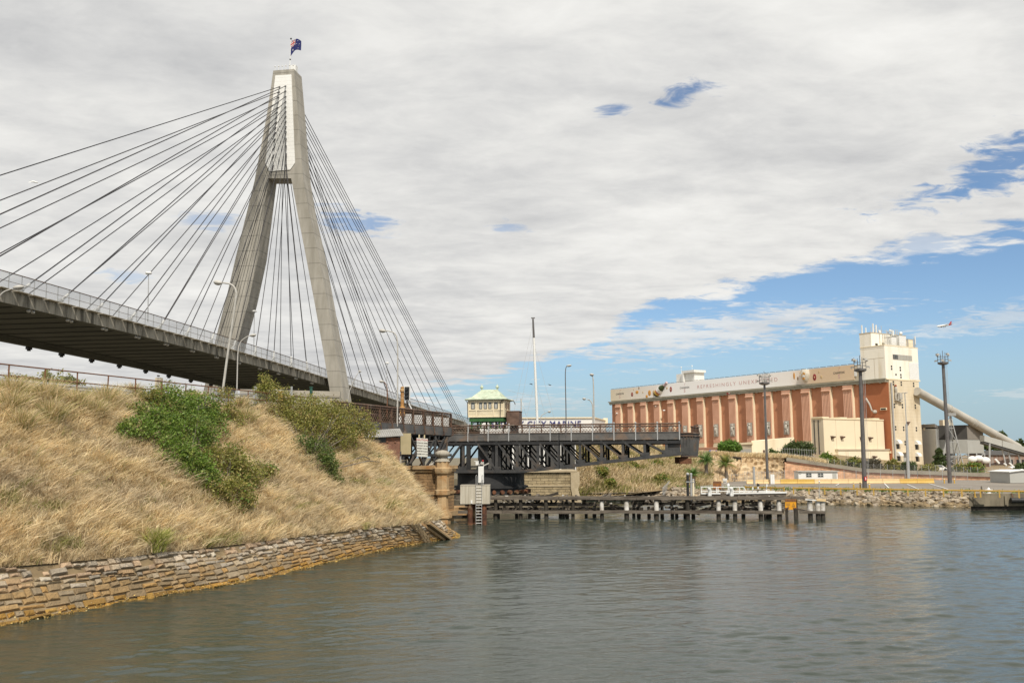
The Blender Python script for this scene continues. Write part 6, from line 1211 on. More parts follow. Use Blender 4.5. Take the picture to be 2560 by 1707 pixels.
    m = MB(); c = S_(-.5, 3.0, 27.2); m.ball(c + Z_ * 2.3, .42, 8, 6); rl = build('relief_figure', m, mat('relief_hat', (.30, .08, .04), None), low); m = MB(); m.ball(c + Z_ * 1.0, (.5, .6, 1.2), 8, 6); m.tube([c + Z_ * .3, c + ST * .9 - Z_ * .6, c + ST * 1.0 - Z_ * 2.2], [.4, .35, .28], 7); m.tube([c + Z_ * .2, c - ST * .3 - Z_ * 1.0, c - ST * .2 - Z_ * 2.2], [.4, .33, .28], 7); m.box(c + ST * 2.2 - Z_ * 1.0, (.6, 1.5, 2.2), SS); m.box(c + ST * .2 - Z_ * 2.4, (.9, 1.5, .3), SS); m.box(c + ST * 2.1 - Z_ * 2.7, (.9, 1.6, .4), SS); build('figure_body', m, mat_relief, rl, smooth=50)
    m = MB(); a, b = S_(8.5, -.5, 25.8), S_(6.2, -.7, 21.5); m.tube([a, (a + b) / 2 + SS * -.3, b], [.35, .3, .25], 7); m.ball(S_(5.2, -.6, 21.2), (.8, .5, .6), 8, 6); build('relief_arm', m, mat_relief, t); m = MB(); sbox(m, .9, 3.2, -.5, -.13, 21.6, 22.4); nb = build('niche', m, M['trim'], t); m = MB(); sbox(m, 1.1, 3.0, -.53, -.505, 21.7, 22.2); build('slot', m, M['dark'], nb)
    m = MB(); sbox(m, 0.2, 5, -.4, -.13, 7.6, 8.3); build('ledge', m, M['trim'], t)
    # roof aerials and plant
    m = MB(); r_ = random.Random(8)
    for (b, a, h, w_) in [(0, 8.8, 2.9, .32), (1.0, 8.0, 2.0, .28), (2.4, 6.2, 3.3, .34), (3.2, 5.6, 2.8, .34)]: q = S_(a, b - .3, 47.6); m.box(q + Z_ * h / 2, (w_, w_, h), SS)
    build('panel_aerial', m, M['white'], ub); m = MB()
    for i in range(30): q = S_(r_.uniform(5.2, 9), r_.choice((r_.uniform(3, 9), r_.uniform(11, 15.5))), 47.6); h = r_.uniform(.7, 2.6); m.tube([q, q + Z_ * h], r_.uniform(.04, .1), 5)
    for i in range(4): m.tube([S_(5.2, 3 + i * 3.2, 48.5), S_(5.2, 5.8 + i * 3.2, 48.5)], .05, 5)
    build('whip_aerials', m, M['lamp'], ub); m = MB(); m.ball(S_(5.3, 15.6, 48.3), .6, 10, 7); m.lathe(S_(5.2, 4.0, 48.2), [(.5, 0), (.5, .25)], 12, axis=-SS); build('dish', m, M['white'], ub, smooth=40)
    for b0, b1, h, k in ((4.2, 6.8, 3.0, 'white'), (8.3, 12.0, 3.8, 'white'), (13.2, 15.7, 2.7, 'cream')): m = MB(); sbox(m, .9, 3.6, b0, b1, 42.96, 42.96 + h); o = build('plant_room', m, M[k], top); m = MB(); sbox(m, .8, 3.7, b0 - .1, b1 + .1, 42.96 + h, 43.06 + h); build('lid', m, M['grey'], o)
    m = MB(); m.tube([S_(3.8, 9.3, 43), S_(3.8, 9.3, 48.5), S_(4.6, 8.4, 48.8)], .3, 8); build('flue', m, M['white'], top); m = MB()
    for b in (2.0, 2.8, 3.3, 7.3, 7.8, 12.5, 12.9, 16.0, 16.4, 16.6): q = S_(.6, b - .4, 42.96); h = r_.uniform(1.2, 3.4); m.tube([q, q + Z_ * h], .08, 5)
    m.tube([S_(.3, -.6, 44), S_(.3, 16.5, 44)], .045, 5); m.tube([S_(.3, -.6, 43.5), S_(.3, 16.5, 43.5)], .045, 5); build('roof_rail', m, M['steel_l'], top)
    m = MB(); q = S_(.5, 16.3, 43); m.box(q + Z_ * 2.4, (.3, .3, 3.0), SS); build('panel_aerial', m, M['white'], top); m = MB(); sbox(m, 4.9, 4.99, 1.2, 2.4, 43.1, 44.0); build('door', m, M['dark'], ub); m = MB()
    for b in (3.6, 5.2, 6.1, 7.0, 12.5): m.tube([S_(4.9, b, 43), S_(4.9, b, 47.3)], .10, 5)
    build('conduits', m, M['lamp'], ub)
mat_relief = mat('grey_relief', (.36, .34, .30), (.50, .47, .41), 1.2, .8)
silo()
def annex():
    t = thing('silo_annex', 'two tier cream sheet clad annex with small spouts against the foot of the silo', 'building', S_(3, -14, 3))
    m = MB(); sbox(m, 1.9, 6.4, -30.2, -.95, 2, 18.2); up_ = build('upper_wall', m, mat('cream_cladding', (.78, .67, .48), (.81, .70, .51), .2, .7), t)
    m = MB(); sbox(m, 1.7, 6.5, -30.4, -1, 18.2, 18.55); build('parapet', m, M['trim'], up_)
    m = MB(); sbox(m, .9, 1.89, -25.2, -.3, 2, 8.6); lw = build('lower_wall', m, mat('pale_cream_cladding', (.79, .70, .52), (.82, .73, .55), .2, .7), t); m = MB(); sbox(m, .6, 1.88, -25.4, -.2, 8.6, 8.95); build('roof_edge', m, M['creamd'], lw)
    m = MB(); sbox(m, 1.91, 6.39, -30.32, -30.21, 2, 18.1); sw = build('side_wall', m, M['creamd'], t)  # shade of this side painted in as a darker beige sheet
    m = MB()
    for a in (5.5, 3.9): sbox(m, a - .35, a, -30.42, -30.33, 2, 17.9)
    build('dark_strip', m, M['dgrey'], sw)
    m = MB()
    for b in (-24.5, -15.5, -12.4, -4.6): sbox(m, 1.86, 1.9, b - .06, b + .06, 9, 18.1)
    build('seams', m, M['creamd'], up_); m = MB()
    for b in (-21.5, -20.6, -9.6): sbox(m, .86, .9, b - .06, b + .06, 3, 8.5)
    build('seams', m, M['creamd'], lw)
    for b, z, par, a in ((-26.5, 12.4, up_, 1.9), (-22, 12.4, up_, 1.9), (-12.6, 12.2, up_, 1.9), (-8.4, 12.2, up_, 1.9), (-8.2, 6.2, lw, .9)):
        m = MB(); m.prism([S_(a, b - .8, z + .6), S_(a, b + .8, z + .6), S_(a, b - .3, z - .8)], -SS * .02); m.hexa([S_(a, b - .6, z - .2), S_(a - 1.0, b - .6, z + .2), S_(a - 1.0, b + .6, z + .2), S_(a, b + .6, z - .2), S_(a, b - .6, z + .5), S_(a - 1.0, b - .6, z + .5), S_(a - 1.0, b + .6, z + .5), S_(a, b + .6, z + .5)]); build('spout', m, M['brown'], par)
    m = MB()
    for b in (-28.5, -20, -12, -4): sbox(m, 1.88, 6, b - 2.2, b + 1.0, 18.56, 18.9)
    build('roof_ridges', m, M['trim'], up_)
    # loading building in front of the columns
    Y = 262; t = thing('loading_shed', 'low cream loading shed with shaded roller door in front of the columns', 'building', gp(1930, Y, 6)); z1 = at(1885, 1101, Y).z; x0, x1 = at(1880, 1140, Y).x, at(1908, 1140, Y).x
    a = gp(1880, Y, 5); b = gp(1908, Y, 5); c = gp(1987, Y + 9, 5); d_ = gp(1848, Y + 14, 5); e = gp(1955, Y + 24, 5)
    ztop = lambda p: p + Z_ * (z1 - 5)
    m = MB(); m.hexa([a, b, c, e, ztop(a), ztop(b), ztop(c) + Z_ * 1.1, ztop(e)]); wl_ = build('wall', m, M['cream'], t)
    l = gp(1836, Y + 4, 5); m = MB(); m.hexa([l, a + Vector((-.05, .05, 0)), e + Vector((-.2, 0, 0)), l + Vector((2, 20, 0)), l + Z_ * (z1 - 6.2), a + Vector((-.05, .05, z1 - 6.0)), e + Vector((-.2, 0, z1 - 6)), l + Vector((2, 20, z1 - 6))]); dk = build('dock_wall', m, M['creamd'], t); m = MB(); m.hexa([l + Z_ * (z1 - 6.2), a + Vector((0, -.6, z1 - 6.0)), e + Z_ * (z1 - 6), l + Vector((2, 20, z1 - 6)), l + Z_ * (z1 - 5.7), a + Vector((0, -.6, z1 - 5.4)), e + Z_ * (z1 - 5.4), l + Vector((2, 20, z1 - 5.4))]); build('dock_roof', m, M['trim'], dk)
    q0, q1 = l.lerp(a, .35), l.lerp(a, .95); m = MB(); m.prism([q0 - Vector((0, .05, 0)), q1 - Vector((0, .05, 0)), q1 + Vector((0, -.05, z1 - 7.4)), q0 + Vector((0, -.05, z1 - 7.4))], Vector((0, -.1, 0))); build('roller_door', m, M['grey'], dk)
    m = MB(); q = gp(1910.5, Y - .1, 7.3); m.box(q, (.5, .2, 2.6)); build('door', m, M['brown'], wl_)
annex()
M['trestle'] = mat('dull_galvanised', (.26, .26, .25), (.34, .34, .33), 2, .6)
def conveyor():
    a, b = at(2292, 978, 306), at(2545, 1118, 335); d = (b - a).normalized(); t = thing('conveyor_tube', 'thick pale tube conveyor sloping down from the cream tower to the right', 'conveyor', b); m = MB(); m.tube([a, b], 1.45, 20); tb = build('tube', m, M['tube'], t, smooth=60)
    for f in (.30, .52, .55, .75): m = MB(); q = a.lerp(b, f); m.tube([q - d * .25, q + d * .25], 1.58, 20); build('joint_ring', m, M['tube'], tb, smooth=60)
    t = thing('conveyor_trestle', 'pale steel lattice trestle propping the tube conveyor', 'trestle', at(2385, 1175, 305)); m = MB(); top = at(2376, 1036, 310); l, r, k = at(2353, 1176, 304), at(2412, 1176, 304), at(2388, 1172, 314)
    for q in (l, r, k): m.tube([top, q], [.17, .2], 6)
    for f in (.25, .5, .75):
        pl, pr = top.lerp(l, f), top.lerp(r, f); m.tube([pl, pr], .13, 5); m.tube([pl, top.lerp(r, min(1, f + .25))], .11, 5); m.tube([pr, top.lerp(k, min(1, f + .25))], .11, 5)
    m.box(top, (2.6, 2.6, 1.0)); build('frame', m, M['trestle'], t)
conveyor()
def sheds():
    Y = 326; t = thing('transfer_house', 'two tone grey sheet metal transfer house raised on stilts right of the tower', 'building', gp(2420, Y, 3)); zt, zm, zb = at(2400, 1063.5, Y).z, at(2400, 1099, Y).z, at(2400, 1133, Y).z
    a, b, c = gp(2345, Y, 0), gp(2421, Y - 6, 0), gp(2461, Y + 2, 0); dd = a + (c - b)
    def blk(z0, z1, nm, mt, g=0.0): m = MB(); m.hexa([p + Z_ * z0 for p in (a, b, c, dd)] + [p + Z_ * z1 for p in (a, b, c, dd)]); return build(nm, m, mt, t)
    blk(zm + .02, zt, 'upper_wall', M['dgrey']); blk(zb, zm, 'lower_wall', M['grey'])
    m = MB(); m.prism([b + Z_ * (zm + .02) + Vector((.03, -.05, 0)), c + Z_ * (zm + .02) + Vector((.03, -.05, 0)), c + Z_ * (zt - .3) + Vector((.03, -.05, 0)), b + Z_ * (zt - .3) + Vector((.03, -.05, 0))], Vector((.02, -.06, 0))); build('end_cladding', m, M['mgrey'], t)
    for p in (a, a.lerp(b, .33), a.lerp(b, .66), b, c, b.lerp(c, .5), dd): m = MB(); m.tube([p + Z_ * 2.5, p + Z_ * zb], .3, 6); build('stilt', m, M['steel_l'], t)
    m = MB(); m.tube([a + Z_ * 6, b + Z_ * 6], .2, 5); m.tube([b + Z_ * 6, c + Z_ * 6], .2, 5); m.tube([a + Z_ * 3, b + Z_ * zb], .16, 5); m.tube([b + Z_ * 3, c + Z_ * zb], .16, 5); build('bracing', m, M['steel_l'], t); m = MB(); m.box((a + b) / 2 + Vector((-3, 6, 5.0)), (9, 6, 6)); build('dark_bin', m, M['dgrey'], t)
    t = thing('ribbed_shed', 'shed with steep corrugated grey roof between the tower and the transfer house', 'shed', gp(2325, 318, 3)); p = [gp(2306, 314, 2), gp(2343, 306, 2), gp(2352, 330, 2), gp(2312, 335, 2)]; zt2 = at(2312, 1068, 318).z; zt3 = at(2340, 1070, 318).z
    m = MB(); m.hexa(p + [q + Z_ * h for q, h in zip(p, (zt2 - 2.5, zt3 - 2.5, zt3 - 2, zt2 - 2))]); build('wall', m, corr('shed_corrugation', (.42, .42, .40), (.48, .48, .45), .9, (1, .3, 0)), t); m = MB(); m.hexa([q + Z_ * (zt2 - 2.3) + Vector((-.3, -.3, 0)) for q in p] + [q + Z_ * (zt2 - 1.2) + Vector((-.3, -.3, 0)) for q in p]); build('roof', m, M['mgrey'], t); m = MB(); m.box(at(2365, 1060, 330), (3.5, 3, 3)); m.tube([at(2311, 1075, 312), at(2311, 1060, 312)], .4, 6); build('roof_vent', m, M['cream'], t)
    Y = 296; t = thing('conveyor_gallery', 'pale grey enclosed conveyor gallery sloping down past the right frame edge', 'conveyor', gp(2520, Y, 3)); a0, a1, b0, b1 = at(2461, 1088, Y), at(2461, 1103, Y), at(2600, 1127.5, Y), at(2600, 1143, Y); m = MB(); m.prism([a0, b0, b1, a1], Vector((0, 3, 0))); g = build('gallery', m, M['grey'], t); m = MB(); m.beam(a1 + Vector((0, 1.5, -.4)), b1 + Vector((0, 1.5, -.4)), 2.6, .7); build('under_truss', m, M['dgrey'], g); m = MB()
    for px, pt in ((2506, 1117), (2520, 1119), (2545, 1128)): m.tube([at(px - 1, pt, Y + 1.5), at(px + 11, 1178, Y + 1.5)], .28, 6)
    m.tube([at(2474, 1108, Y), at(2474, 1178, Y)], .3, 6); build('leg', m, M['steel_l'], t); m = MB(); m.beam(at(2506, 1099.5, Y - .05), at(2506, 1116, Y - .05), .12, .1); build('seam', m, M['mgrey'], g)
    Y = 340; t = thing('old_warehouse', 'old warehouse with dark roof and rusty streaked wall behind the conveyor gallery', 'building', gp(2530, Y, 3)); m = MB(); c0, c1 = gp(2455, Y, 2), gp(2640, Y, 2); zt = at(2500, 1137, Y).z; m.box((c0 + c1) / 2 + Vector((0, 5, (zt - 2) / 2)), (c1.x - c0.x, 10, zt - 2)); w_ = build('wall', m, mat('rusty_sheet', (.34, .30, .26), (.24, .12, .075), .5, .8, stretch=(1.5, 1.5, .15)), t); m = MB(); zr = at(2500, 1125.5, Y).z; q0, q1 = Vector((c0.x, Y - .6, zt)), Vector((c1.x, Y - .6, zt)); m.hexa([q0, q1, q1 + Vector((0, 11, 0)), q0 + Vector((0, 11, 0)), q0 + Vector((0, 4, zr - zt)), q1 + Vector((0, 4, zr - zt)), q1 + Vector((0, 8, zr - zt)), q0 + Vector((0, 8, zr - zt))]); build('roof', m, M['dgrey'], t)
    for px in (2529, 2545, 2558): m = MB(); m.box(at(px, 1154, Y - .1), (.9, .15, 1.6)); build('window', m, M['dark'], w_)
    t = thing('tank_row', 'row of rounded white tanks under the transfer house', 'tank', gp(2440, 292, 3))
    for px, py, r in ((2431, 1148, 1.1), (2447, 1146, 1.05), (2464, 1151, 1.15)): q = at(px, py, 292); m = MB(); m.ball(q, (1.3 * r, r, r), 14, 9); tk = build('tank', m, M['white'], t, smooth=180); m = MB(); m.box(q - Z_ * 1.8, (1.6, 1.2, 2.2)); build('cradle', m, M['brown'], tk)
    m = MB(); m.beam(at(2488, 1147, 290), at(2498, 1158, 290), .5, .5); m.beam(at(2510, 1158, 290), at(2516, 1162, 290), .5, .4); m.beam(at(2523, 1157, 290), at(2533, 1165, 290), .4, .4); build('chutes', m, M['white'], t)
    t = thing('loader_bucket', 'curved white loader bucket standing by the conveyor legs', 'machine', gp(2530, 270, 3)); m = MB(); q = at(2531, 1175, 270); m.lathe(q, [(1.0, -1), (1.1, -.9), (1.1, .9), (1.0, 1)], 14, axis=(1, .3, 0)); build('bucket', m, M['white'], t, smooth=40); m = MB(); m.box(q + Vector((-1.8, 0, -.4)), (2.4, 1.4, 1.2)); build('body', m, M['dgrey'], t)
    Y = 168; t = thing('white_shed', 'low pale grey shed with white roof at the right frame edge', 'shed', gp(2545, Y, ZA)); m = MB(); a, b = gp(2521, Y, ZA), gp(2640, Y, ZA); z1, z2 = at(2521, 1180.5, Y).z, at(2550, 1176.5, Y).z; m.prism([a, b, b + Z_ * (z2 - ZA), gp(2552, Y, z2), a + Z_ * (z1 - ZA)], Vector((0, 7, 0))); build('wall', m, M['grey'], t); m = MB(); m.prism([gp(2520, Y - .3, z1 + .02), gp(2552, Y - .3, z2 + .02), gp(2640, Y - .3, z2 + .02), gp(2640, Y - .3, z2 + .16), gp(2552, Y - .3, z2 + .16), gp(2520, Y - .3, z1 + .16)], Vector((0, 7.6, 0))); build('roof', m, M['white'], t); m = MB(); m.lathe(at(2554, 1177, Y + 3), [(.18, -.2), (.18, .4)], 8); build('vent', m, M['white'], t)
sheds()
def brickwall():
    t = thing('retaining_wall', 'long orange brick retaining wall with heavy concrete coping behind the yard', 'wall', gp(2250, 193, ZA)); pts = BLp[0:7]; tops = FTp[0:7]; m = MB(); m.grid([[p - Z_ * .4 + Vector((0, -.05, 0)) for p in pts], [Vector((p.x, p.y - .15, q.z - .9)) for p, q in zip(pts, tops)]]); build('brickwork', m, M['wallbrick'], t)
    m = MB()
    for i in range(6):
        a, b = tops[i], tops[i + 1]; a = Vector((a.x, pts[i].y - .1, a.z)); b = Vector((b.x, pts[i + 1].y - .1, b.z)); m.beam(a - Z_ * .28, b - Z_ * .28, .7, .75)
    build('coping', m, M['coping'], t); m = MB()
    for i in range(6): a, b = tops[i], tops[i + 1]; m.beam(Vector((a.x, pts[i].y - .25, a.z - .82)), Vector((b.x, pts[i + 1].y - .25, b.z - .82)), .3, .22)
    build('corbel', m, M['redbrick'], t)
brickwall()
# ------------------------------------------------------------------ yard furniture
def highmast(base, top, r0, r1, label, ring, det=True):
    t = thing('high_mast_light', label, 'light mast', base, 'high mast yard lights'); m = MB(); m.tube([base, top], [r0, r1], 14); pl = build('mast', m, M['pole'], t, smooth=60)
    m = MB(); m.lathe(top - Z_ * .15, [(ring * .55, -.28), (ring, -.1), (ring, .18), (ring * .5, .25)], 18); build('platform', m, M['pole'], t, smooth=30); m = MB()
    for z in (.55, 1.05): m.tube([top + Vector((math.cos(i * math.pi / 8) * ring, math.sin(i * math.pi / 8) * ring, z)) for i in range(17)], .03, 5)
    for i in range(8): q = top + Vector((math.cos(i * math.pi / 4) * ring, math.sin(i * math.pi / 4) * ring, .1)); m.tube([q, q + Z_ * (1.2 if i % 2 else 1.7)], .035, 5)
    m.tube([top, top + Z_ * 2.2], .05, 5); build('cage', m, M['pole'], t)
    for i in range(8):
        a = i * math.pi / 4 + .3; u = Vector((math.cos(a), math.sin(a), 0)); q = top + u * (ring + .22) + Z_ * (.35 if i % 2 else 1.5); m = MB(); m.box(q, (.42, .34, .22), u, Z_ + u * .5); m.box(q + u * .2 - Z_ * .1, (.1, .4, .28), u, Z_ + u * .5); build('floodlight', m, M['lamp'], t)
    if det:
        m = MB(); o = Vector((r0 + .14, -.1, 0))
        for e in (0, .22): m.tube([base + o + Vector((e, 0, 2)), top + Vector((r1 + .14 + e, -.1, 0))], .025, 4)
        build('ladder', m, M['steel_l'], pl)
    return t
b = onz(2162, 1221.5, ZA); highmast(b, at(2150.5, 923, b.y), .36, .27, 'high mast light standing by the guard rail before the cream tower', .92)
b2 = onz(2375, 1207, ZA); highmast(b2, at(2357.5, 906, b2.y), .37, .27, 'high mast light right of the tower in front of the trestle', .95)
b3 = onz(1919, 1207, ZA); highmast(b3, at(1911, 956.5, b3.y), .27, .20, 'thinner high mast light in front of the columns and cutting', .98, False)
m = MB(); q = b + Vector((.05, -.42, 0)); m.box(q + Z_ * 1.55, (.42, .05, .62)); tg = build('red_notice', m, M['red']); tag(tg, 'small red notice fixed on the foot of the nearest high mast', 'sign')
m = MB(); m.box(q + Z_ * 1.55 - Vector((0, .03, 0)), (.10, .02, .4)); n_ = build('white_figure', m, M['white'], tg); n_.location = (0, 0, 0)
def lightpole():
    b = onz(2271.5, 1199.5, ZA); Y = b.y; t = thing('yard_light_pole', 'slim grey pole with lamp cluster on top and floodlight halfway before the tower', 'light pole', b); m = MB(); m.tube([b, at(2266, 1060, Y)], [.34, .22], 10); m.tube([at(2266, 1060, Y), at(2262, 983, Y)], .09, 6); build('pole', m, M['steel_l'], t); q = at(2271, 1058, Y); m = MB(); m.prism([q + Vector((-.3, 0, .35)), q + Vector((.5, 0, .35)), q + Vector((-.1, 0, -.5))], Vector((0, .5, 0))); build('floodlight', m, M['brown'], t); m = MB()
    for dx in (-.35, .1, .4): m.box(at(2262, 982, Y) + Vector((dx, 0, .05)), (.32, .3, .12), (1, 0, .3))
    m.tube([at(2258, 983, Y), at(2267, 982, Y)], .04, 5); build('lamps', m, M['lamp'], t)
lightpole()
def guard(px0, px1, py0, py1, lab):
    a, b = onz(px0, py0, ZA), onz(px1, py1, ZA); a.z = b.z = ZA; d = (b - a); L = d.length; d.normalize(); t = thing('yellow_guard_rail', lab, 'guard rail', a, 'yellow guard rails on the quay'); m = MB(); m.beam(a + Z_ * .62, b + Z_ * .62, .06, .22); m.beam(a + Z_ * .62 - Vector((0, .05, 0)), b + Z_ * .62 - Vector((0, .05, 0)), .05, .09); build('rail', m, M['yellow'], t); n = max(2, int(L / 2.0))
    for i in range(min(n + 1, 95)): m = MB(); q = a + d * L * i / n; m.box(q + Z_ * .3, (.16, .14, 1.0), d); build('post', m, M['yellow'], t)
guard(1864, 1960, 1228, 1231, 'short yellow guard rail behind the fender handrail'); guard(1984, 2700, 1231, 1243, 'long yellow guard rail along the rock bank to the right frame edge')
def barriers():
    e = onz(1866, 1209, ZA); f = onz(2335, 1207, ZA); d = (f - e); L = d.length; d.normalize(); n = int(L / 3.0); protoc = None
    tone = ['cream'] * 4 + ['grey'] + ['deep yellow'] * 3 + ['cream'] * 6
    first = {}
    for i in range(n):
        q = e + d * (i + .5) * L / n; px = CX + F * q.x / q.y
        k = 'yellow' if (1962 < px < 2030 or 2250 < px < 2310) else ('conc' if (1950 < px < 1962 or 2238 < px < 2250 or 2310 < px < 2336) else 'bollard')
        t = bpy.data.objects.new('concrete_barrier', None); COL.objects.link(t); t.location = q; ORG[t.name] = q.copy()
        tag(t, {'yellow': 'deep yellow painted concrete barrier in the long row across the yard', 'bollard': 'cream painted concrete barrier in the long row across the yard', 'conc': 'bare grey concrete barrier in the long row across the yard'}[k], 'barrier', {'yellow': 'deep yellow yard barriers', 'bollard': 'cream yard barriers', 'conc': 'grey yard barriers'}[k])
        m = MB(); w_ = L / n / 2 - .02; x = d; y = Vector((-d.y, d.x, 0)); sec = [(-.3, -.02), (-.3, .1), (-.12, .35), (-.09, .82), (.09, .82), (.12, .35), (.3, .1), (.3, -.02)]; m.prism([q - x * w_ + y * a + Z_ * z for a, z in sec], x * 2 * w_); build('body', m, M[k], t)
barriers()
def misc_yard():
    Y = 172; t = thing('site_cabin', 'white site cabin with two windows in front of the brick wall', 'cabin', gp(2043, Y, ZA)); z1 = at(2043, 1178.5, Y).z; a, b = gp(1994, Y, ZA), gp(2092, Y, ZA); m = MB(); m.box((a + b) / 2 + Vector((0, 1.3, (z1 - ZA) / 2)), (b.x - a.x, 2.6, z1 - ZA)); w_ = build('wall', m, M['white'], t); m = MB(); m.box((a + b) / 2 + Vector((0, 1.2, z1 - ZA + .06)), (b.x - a.x + .3, 3.0, .12)); build('roof', m, M['grey'], t)
    for px in (2022, 2051.5): q = at(px, 1187, Y - .02); m = MB(); m.box(q, (1.05, .06, .8)); wn = build('window', m, M['grey'], w_); m = MB(); m.box(q - Vector((0, .035, 0)), (.9, .03, .62)); g_ = build('pane', m, M['glass'], wn); m = MB(); m.box(q - Vector((0, .055, 0)), (.9, .02, .05)); m.box(q - Vector((0, .056, 0)), (.05, .02, .62)); build('glazing_bar', m, M['white'], wn)
    m = MB(); m.lathe(at(2000, 1181, Y - .02), [(.26, 0), (.26, .06)], 12, axis=(0, -1, 0)); build('round_vent', m, M['grey'], w_); m = MB(); m.box(gp(2084, Y - .03, ZA + .95), (.75, .05, 1.9)); build('door', m, M['grey'], w_)
    b_ = onz(1931, 1209, ZA); t = thing('white_cabinet', 'tall white cabinet standing among the cream barriers', 'cabinet', b_); m = MB(); m.box(b_ + Z_ * .85, (.72, .5, 1.75)); c = build('body', m, M['white'], t); m = MB(); m.box(b_ + Z_ * .85 - Vector((0, .26, 0)), (.02, .02, 1.7)); build('door_gap', m, M['grey'], c)
    t = thing('white_hopper', 'small white tapered bin beside the brownish caution board', 'bin', onz(1812, 1212, ZA)); q = onz(1812, 1209, ZA); m = MB(); m.lathe(q, [(.35, .1), (.55, .95), (.6, 1.0)], 4); build('body', m, M['white'], t); m = MB(); m.box(q + Z_ * .5 - Vector((0, .45, 0)), (.5, .02, .2)); build('sign', m, M['grey'], t)
    for px, py, h, k, lab in ((1886, 1212, 3.2, 'steel_l', 'grey steel post at the end of the paling fence'), (2134.5, 1221, .95, 'yellow', 'orange yellow bollard left of the nearest high mast'), (2151, 1221, .95, 'yellow', 'orange yellow bollard close to the left of the nearest high mast foot'), (2174, 1222, .95, 'yellow', 'orange yellow bollard right of the nearest high mast foot'), (2386, 1208, 1.0, 'yellow', 'yellow bollard right of the second high mast foot'), (2361, 1208, 1.0, 'yellow', 'yellow bollard left of the second high mast foot')):
        p = onz(px, py, ZA); t = thing('yard_bollard' if h < 2 else 'fence_post', lab, 'bollard' if h < 2 else 'post', p, 'bollards round the mast feet' if h < 2 else None); m = MB(); m.tube([p, p + Z_ * h], .13 if h < 2 else .2, 8); build('post', m, M[k], t); m = MB(); m.lathe(p + Z_ * h * .75, [(.135 if h < 2 else .21, 0), (.135 if h < 2 else .21, .1)], 8); build('band', m, M['white'] if h < 2 else M['grey'], t)
    # paling fence: along the yard and down the hillside
    def palings(pts, h, lab, step=.28, w_=.06):
        t = thing('paling_fence', lab, 'fence', pts[0], 'grey steel paling fences'); P_ = poly_sample(pts, int(sum((b - a).length for a, b in zip(pts, pts[1:])) / step)); m = MB()
        for p in P_: m.box(p + Z_ * h / 2, (w_, .02, h), (1, .2, 0))
        o = build('palings', m, M['steel_l'], t); o['kind'] = 'stuff'; m = MB()
        for z in (.25 * h, .85 * h): m.tube([p + Z_ * z for p in P_[::6]] + [P_[-1] + Z_ * z], .035, 4)
        build('rails', m, M['steel_l'], t)
    palings([onz(1657, 1243, .4), gp(1668, 154, 1.2), onz(1690, 1211, ZA), onz(1740, 1207, ZA), onz(1790, 1204, ZA), onz(1862, 1203, ZA)], 1.6, 'grey steel paling fence climbing from the shore to the yard left of the caution board', .42, .045)
    palings([onz(1862, 1203.5, ZA), onz(1958, 1203.5, ZA)], 2.1, 'grey steel paling fence below the sandstone cutting')
    palings([gp(1945, 214, 6.9), gp(1995, 212, 6.7), gp(2035, 210, 6.4)], 2.0, 'pale paling fence in front of the dark shrubs on the terrace', .5)
    a = [onz(1962, 1204, ZA), onz(2420, 1204, ZA)]; t = thing('chain_fence', 'tall chain wire fence behind the barriers in front of the brick wall', 'fence', a[0]); m = MB(); m.add([a[0], a[1], a[1] + Z_ * 2.2, a[0] + Z_ * 2.2], [(0, 1, 2, 3)]); build('wire_mesh', m, M['chain'], t); 
    for i in range(16): m = MB(); q = a[0].lerp(a[1], i / 15); m.tube([q, q + Z_ * 2.3], .05, 5); build('post', m, M['steel_l'], t)
    t = thing('terrace_fence', 'thin post and wire fence on top of the retaining wall among the shrubs', 'fence', FTp[4]); m = MB(); P_ = poly_sample([p + Vector((0, .8, 0)) for p in FTp[1:7]], 34)
    for q in P_: m = MB(); m.tube([q - Z_ * .2, q + Z_ * 1.25], .04, 4); build('post', m, M['steel_l'], t); m = MB(); m.grid([[q for q in P_], [q + Z_ * 1.2 for q in P_]]); build('wire_mesh', m, M['chain'], t)
    t = thing('timber_screen', 'dark weathered timber screen at the left end of the sandstone cutting', 'fence', gp(1845, 196, 4)); m = MB()
    for i in range(16): q = gp(1832 + i * 1.35, 195.5, 5.9 - i * .01); m.box(q, (.2, .05, 1.9 + .15 * math.sin(i * 2.1)))
    o = build('boards', m, M['timber'], t); m = MB(); m.beam(gp(1831, 195.7, 6.3), gp(1853, 195.7, 6.3), .1, .12); build('rail', m, M['timber2'], t)
    t = thing('blue_tarp', 'bright blue tarpaulin tent on the terrace left of the round tree', 'tarpaulin', gp(1786, 230, 7.8)); m = MB(); c = gp(1786, 230, 7.3); m.add([c + Vector((-1.3, 0, 0)), c + Vector((1.2, 0, 0)), c + Vector((1.0, 1.5, 1.1)), c + Vector((-.9, 1.5, 1.2))], [(0, 1, 2, 3)]); m.add([c + Vector((-1.3, 3, 0)), c + Vector((1.2, 3, 0)), c + Vector((1.0, 1.5, 1.1)), c + Vector((-.9, 1.5, 1.2))], [(0, 1, 2, 3)]); build('sheet', m, M['blue'], t); m = MB(); m.tube([c + Vector((-.9, 1.5, -.3)), c + Vector((-.9, 1.5, 1.2))], .05, 5); m.tube([c + Vector((1.0, 1.5, -.3)), c + Vector((1.0, 1.5, 1.1))], .05, 5); build('poles', m, M['steel_l'], t)
    # wharf block with bollard and fender at the right edge
    a = onz(2424, 1276, 0); c = onz(2700, 1279, 0); zt = at(2424, 1236, a.y).z; zt = 2.05
    t = thing('concrete_wharf', 'stained concrete wharf block at the right frame edge', 'wharf', a); ln = c.x - a.x; dv = Vector((2.6, 4.2, 0)); fx = Vector((ln, 0, 0))
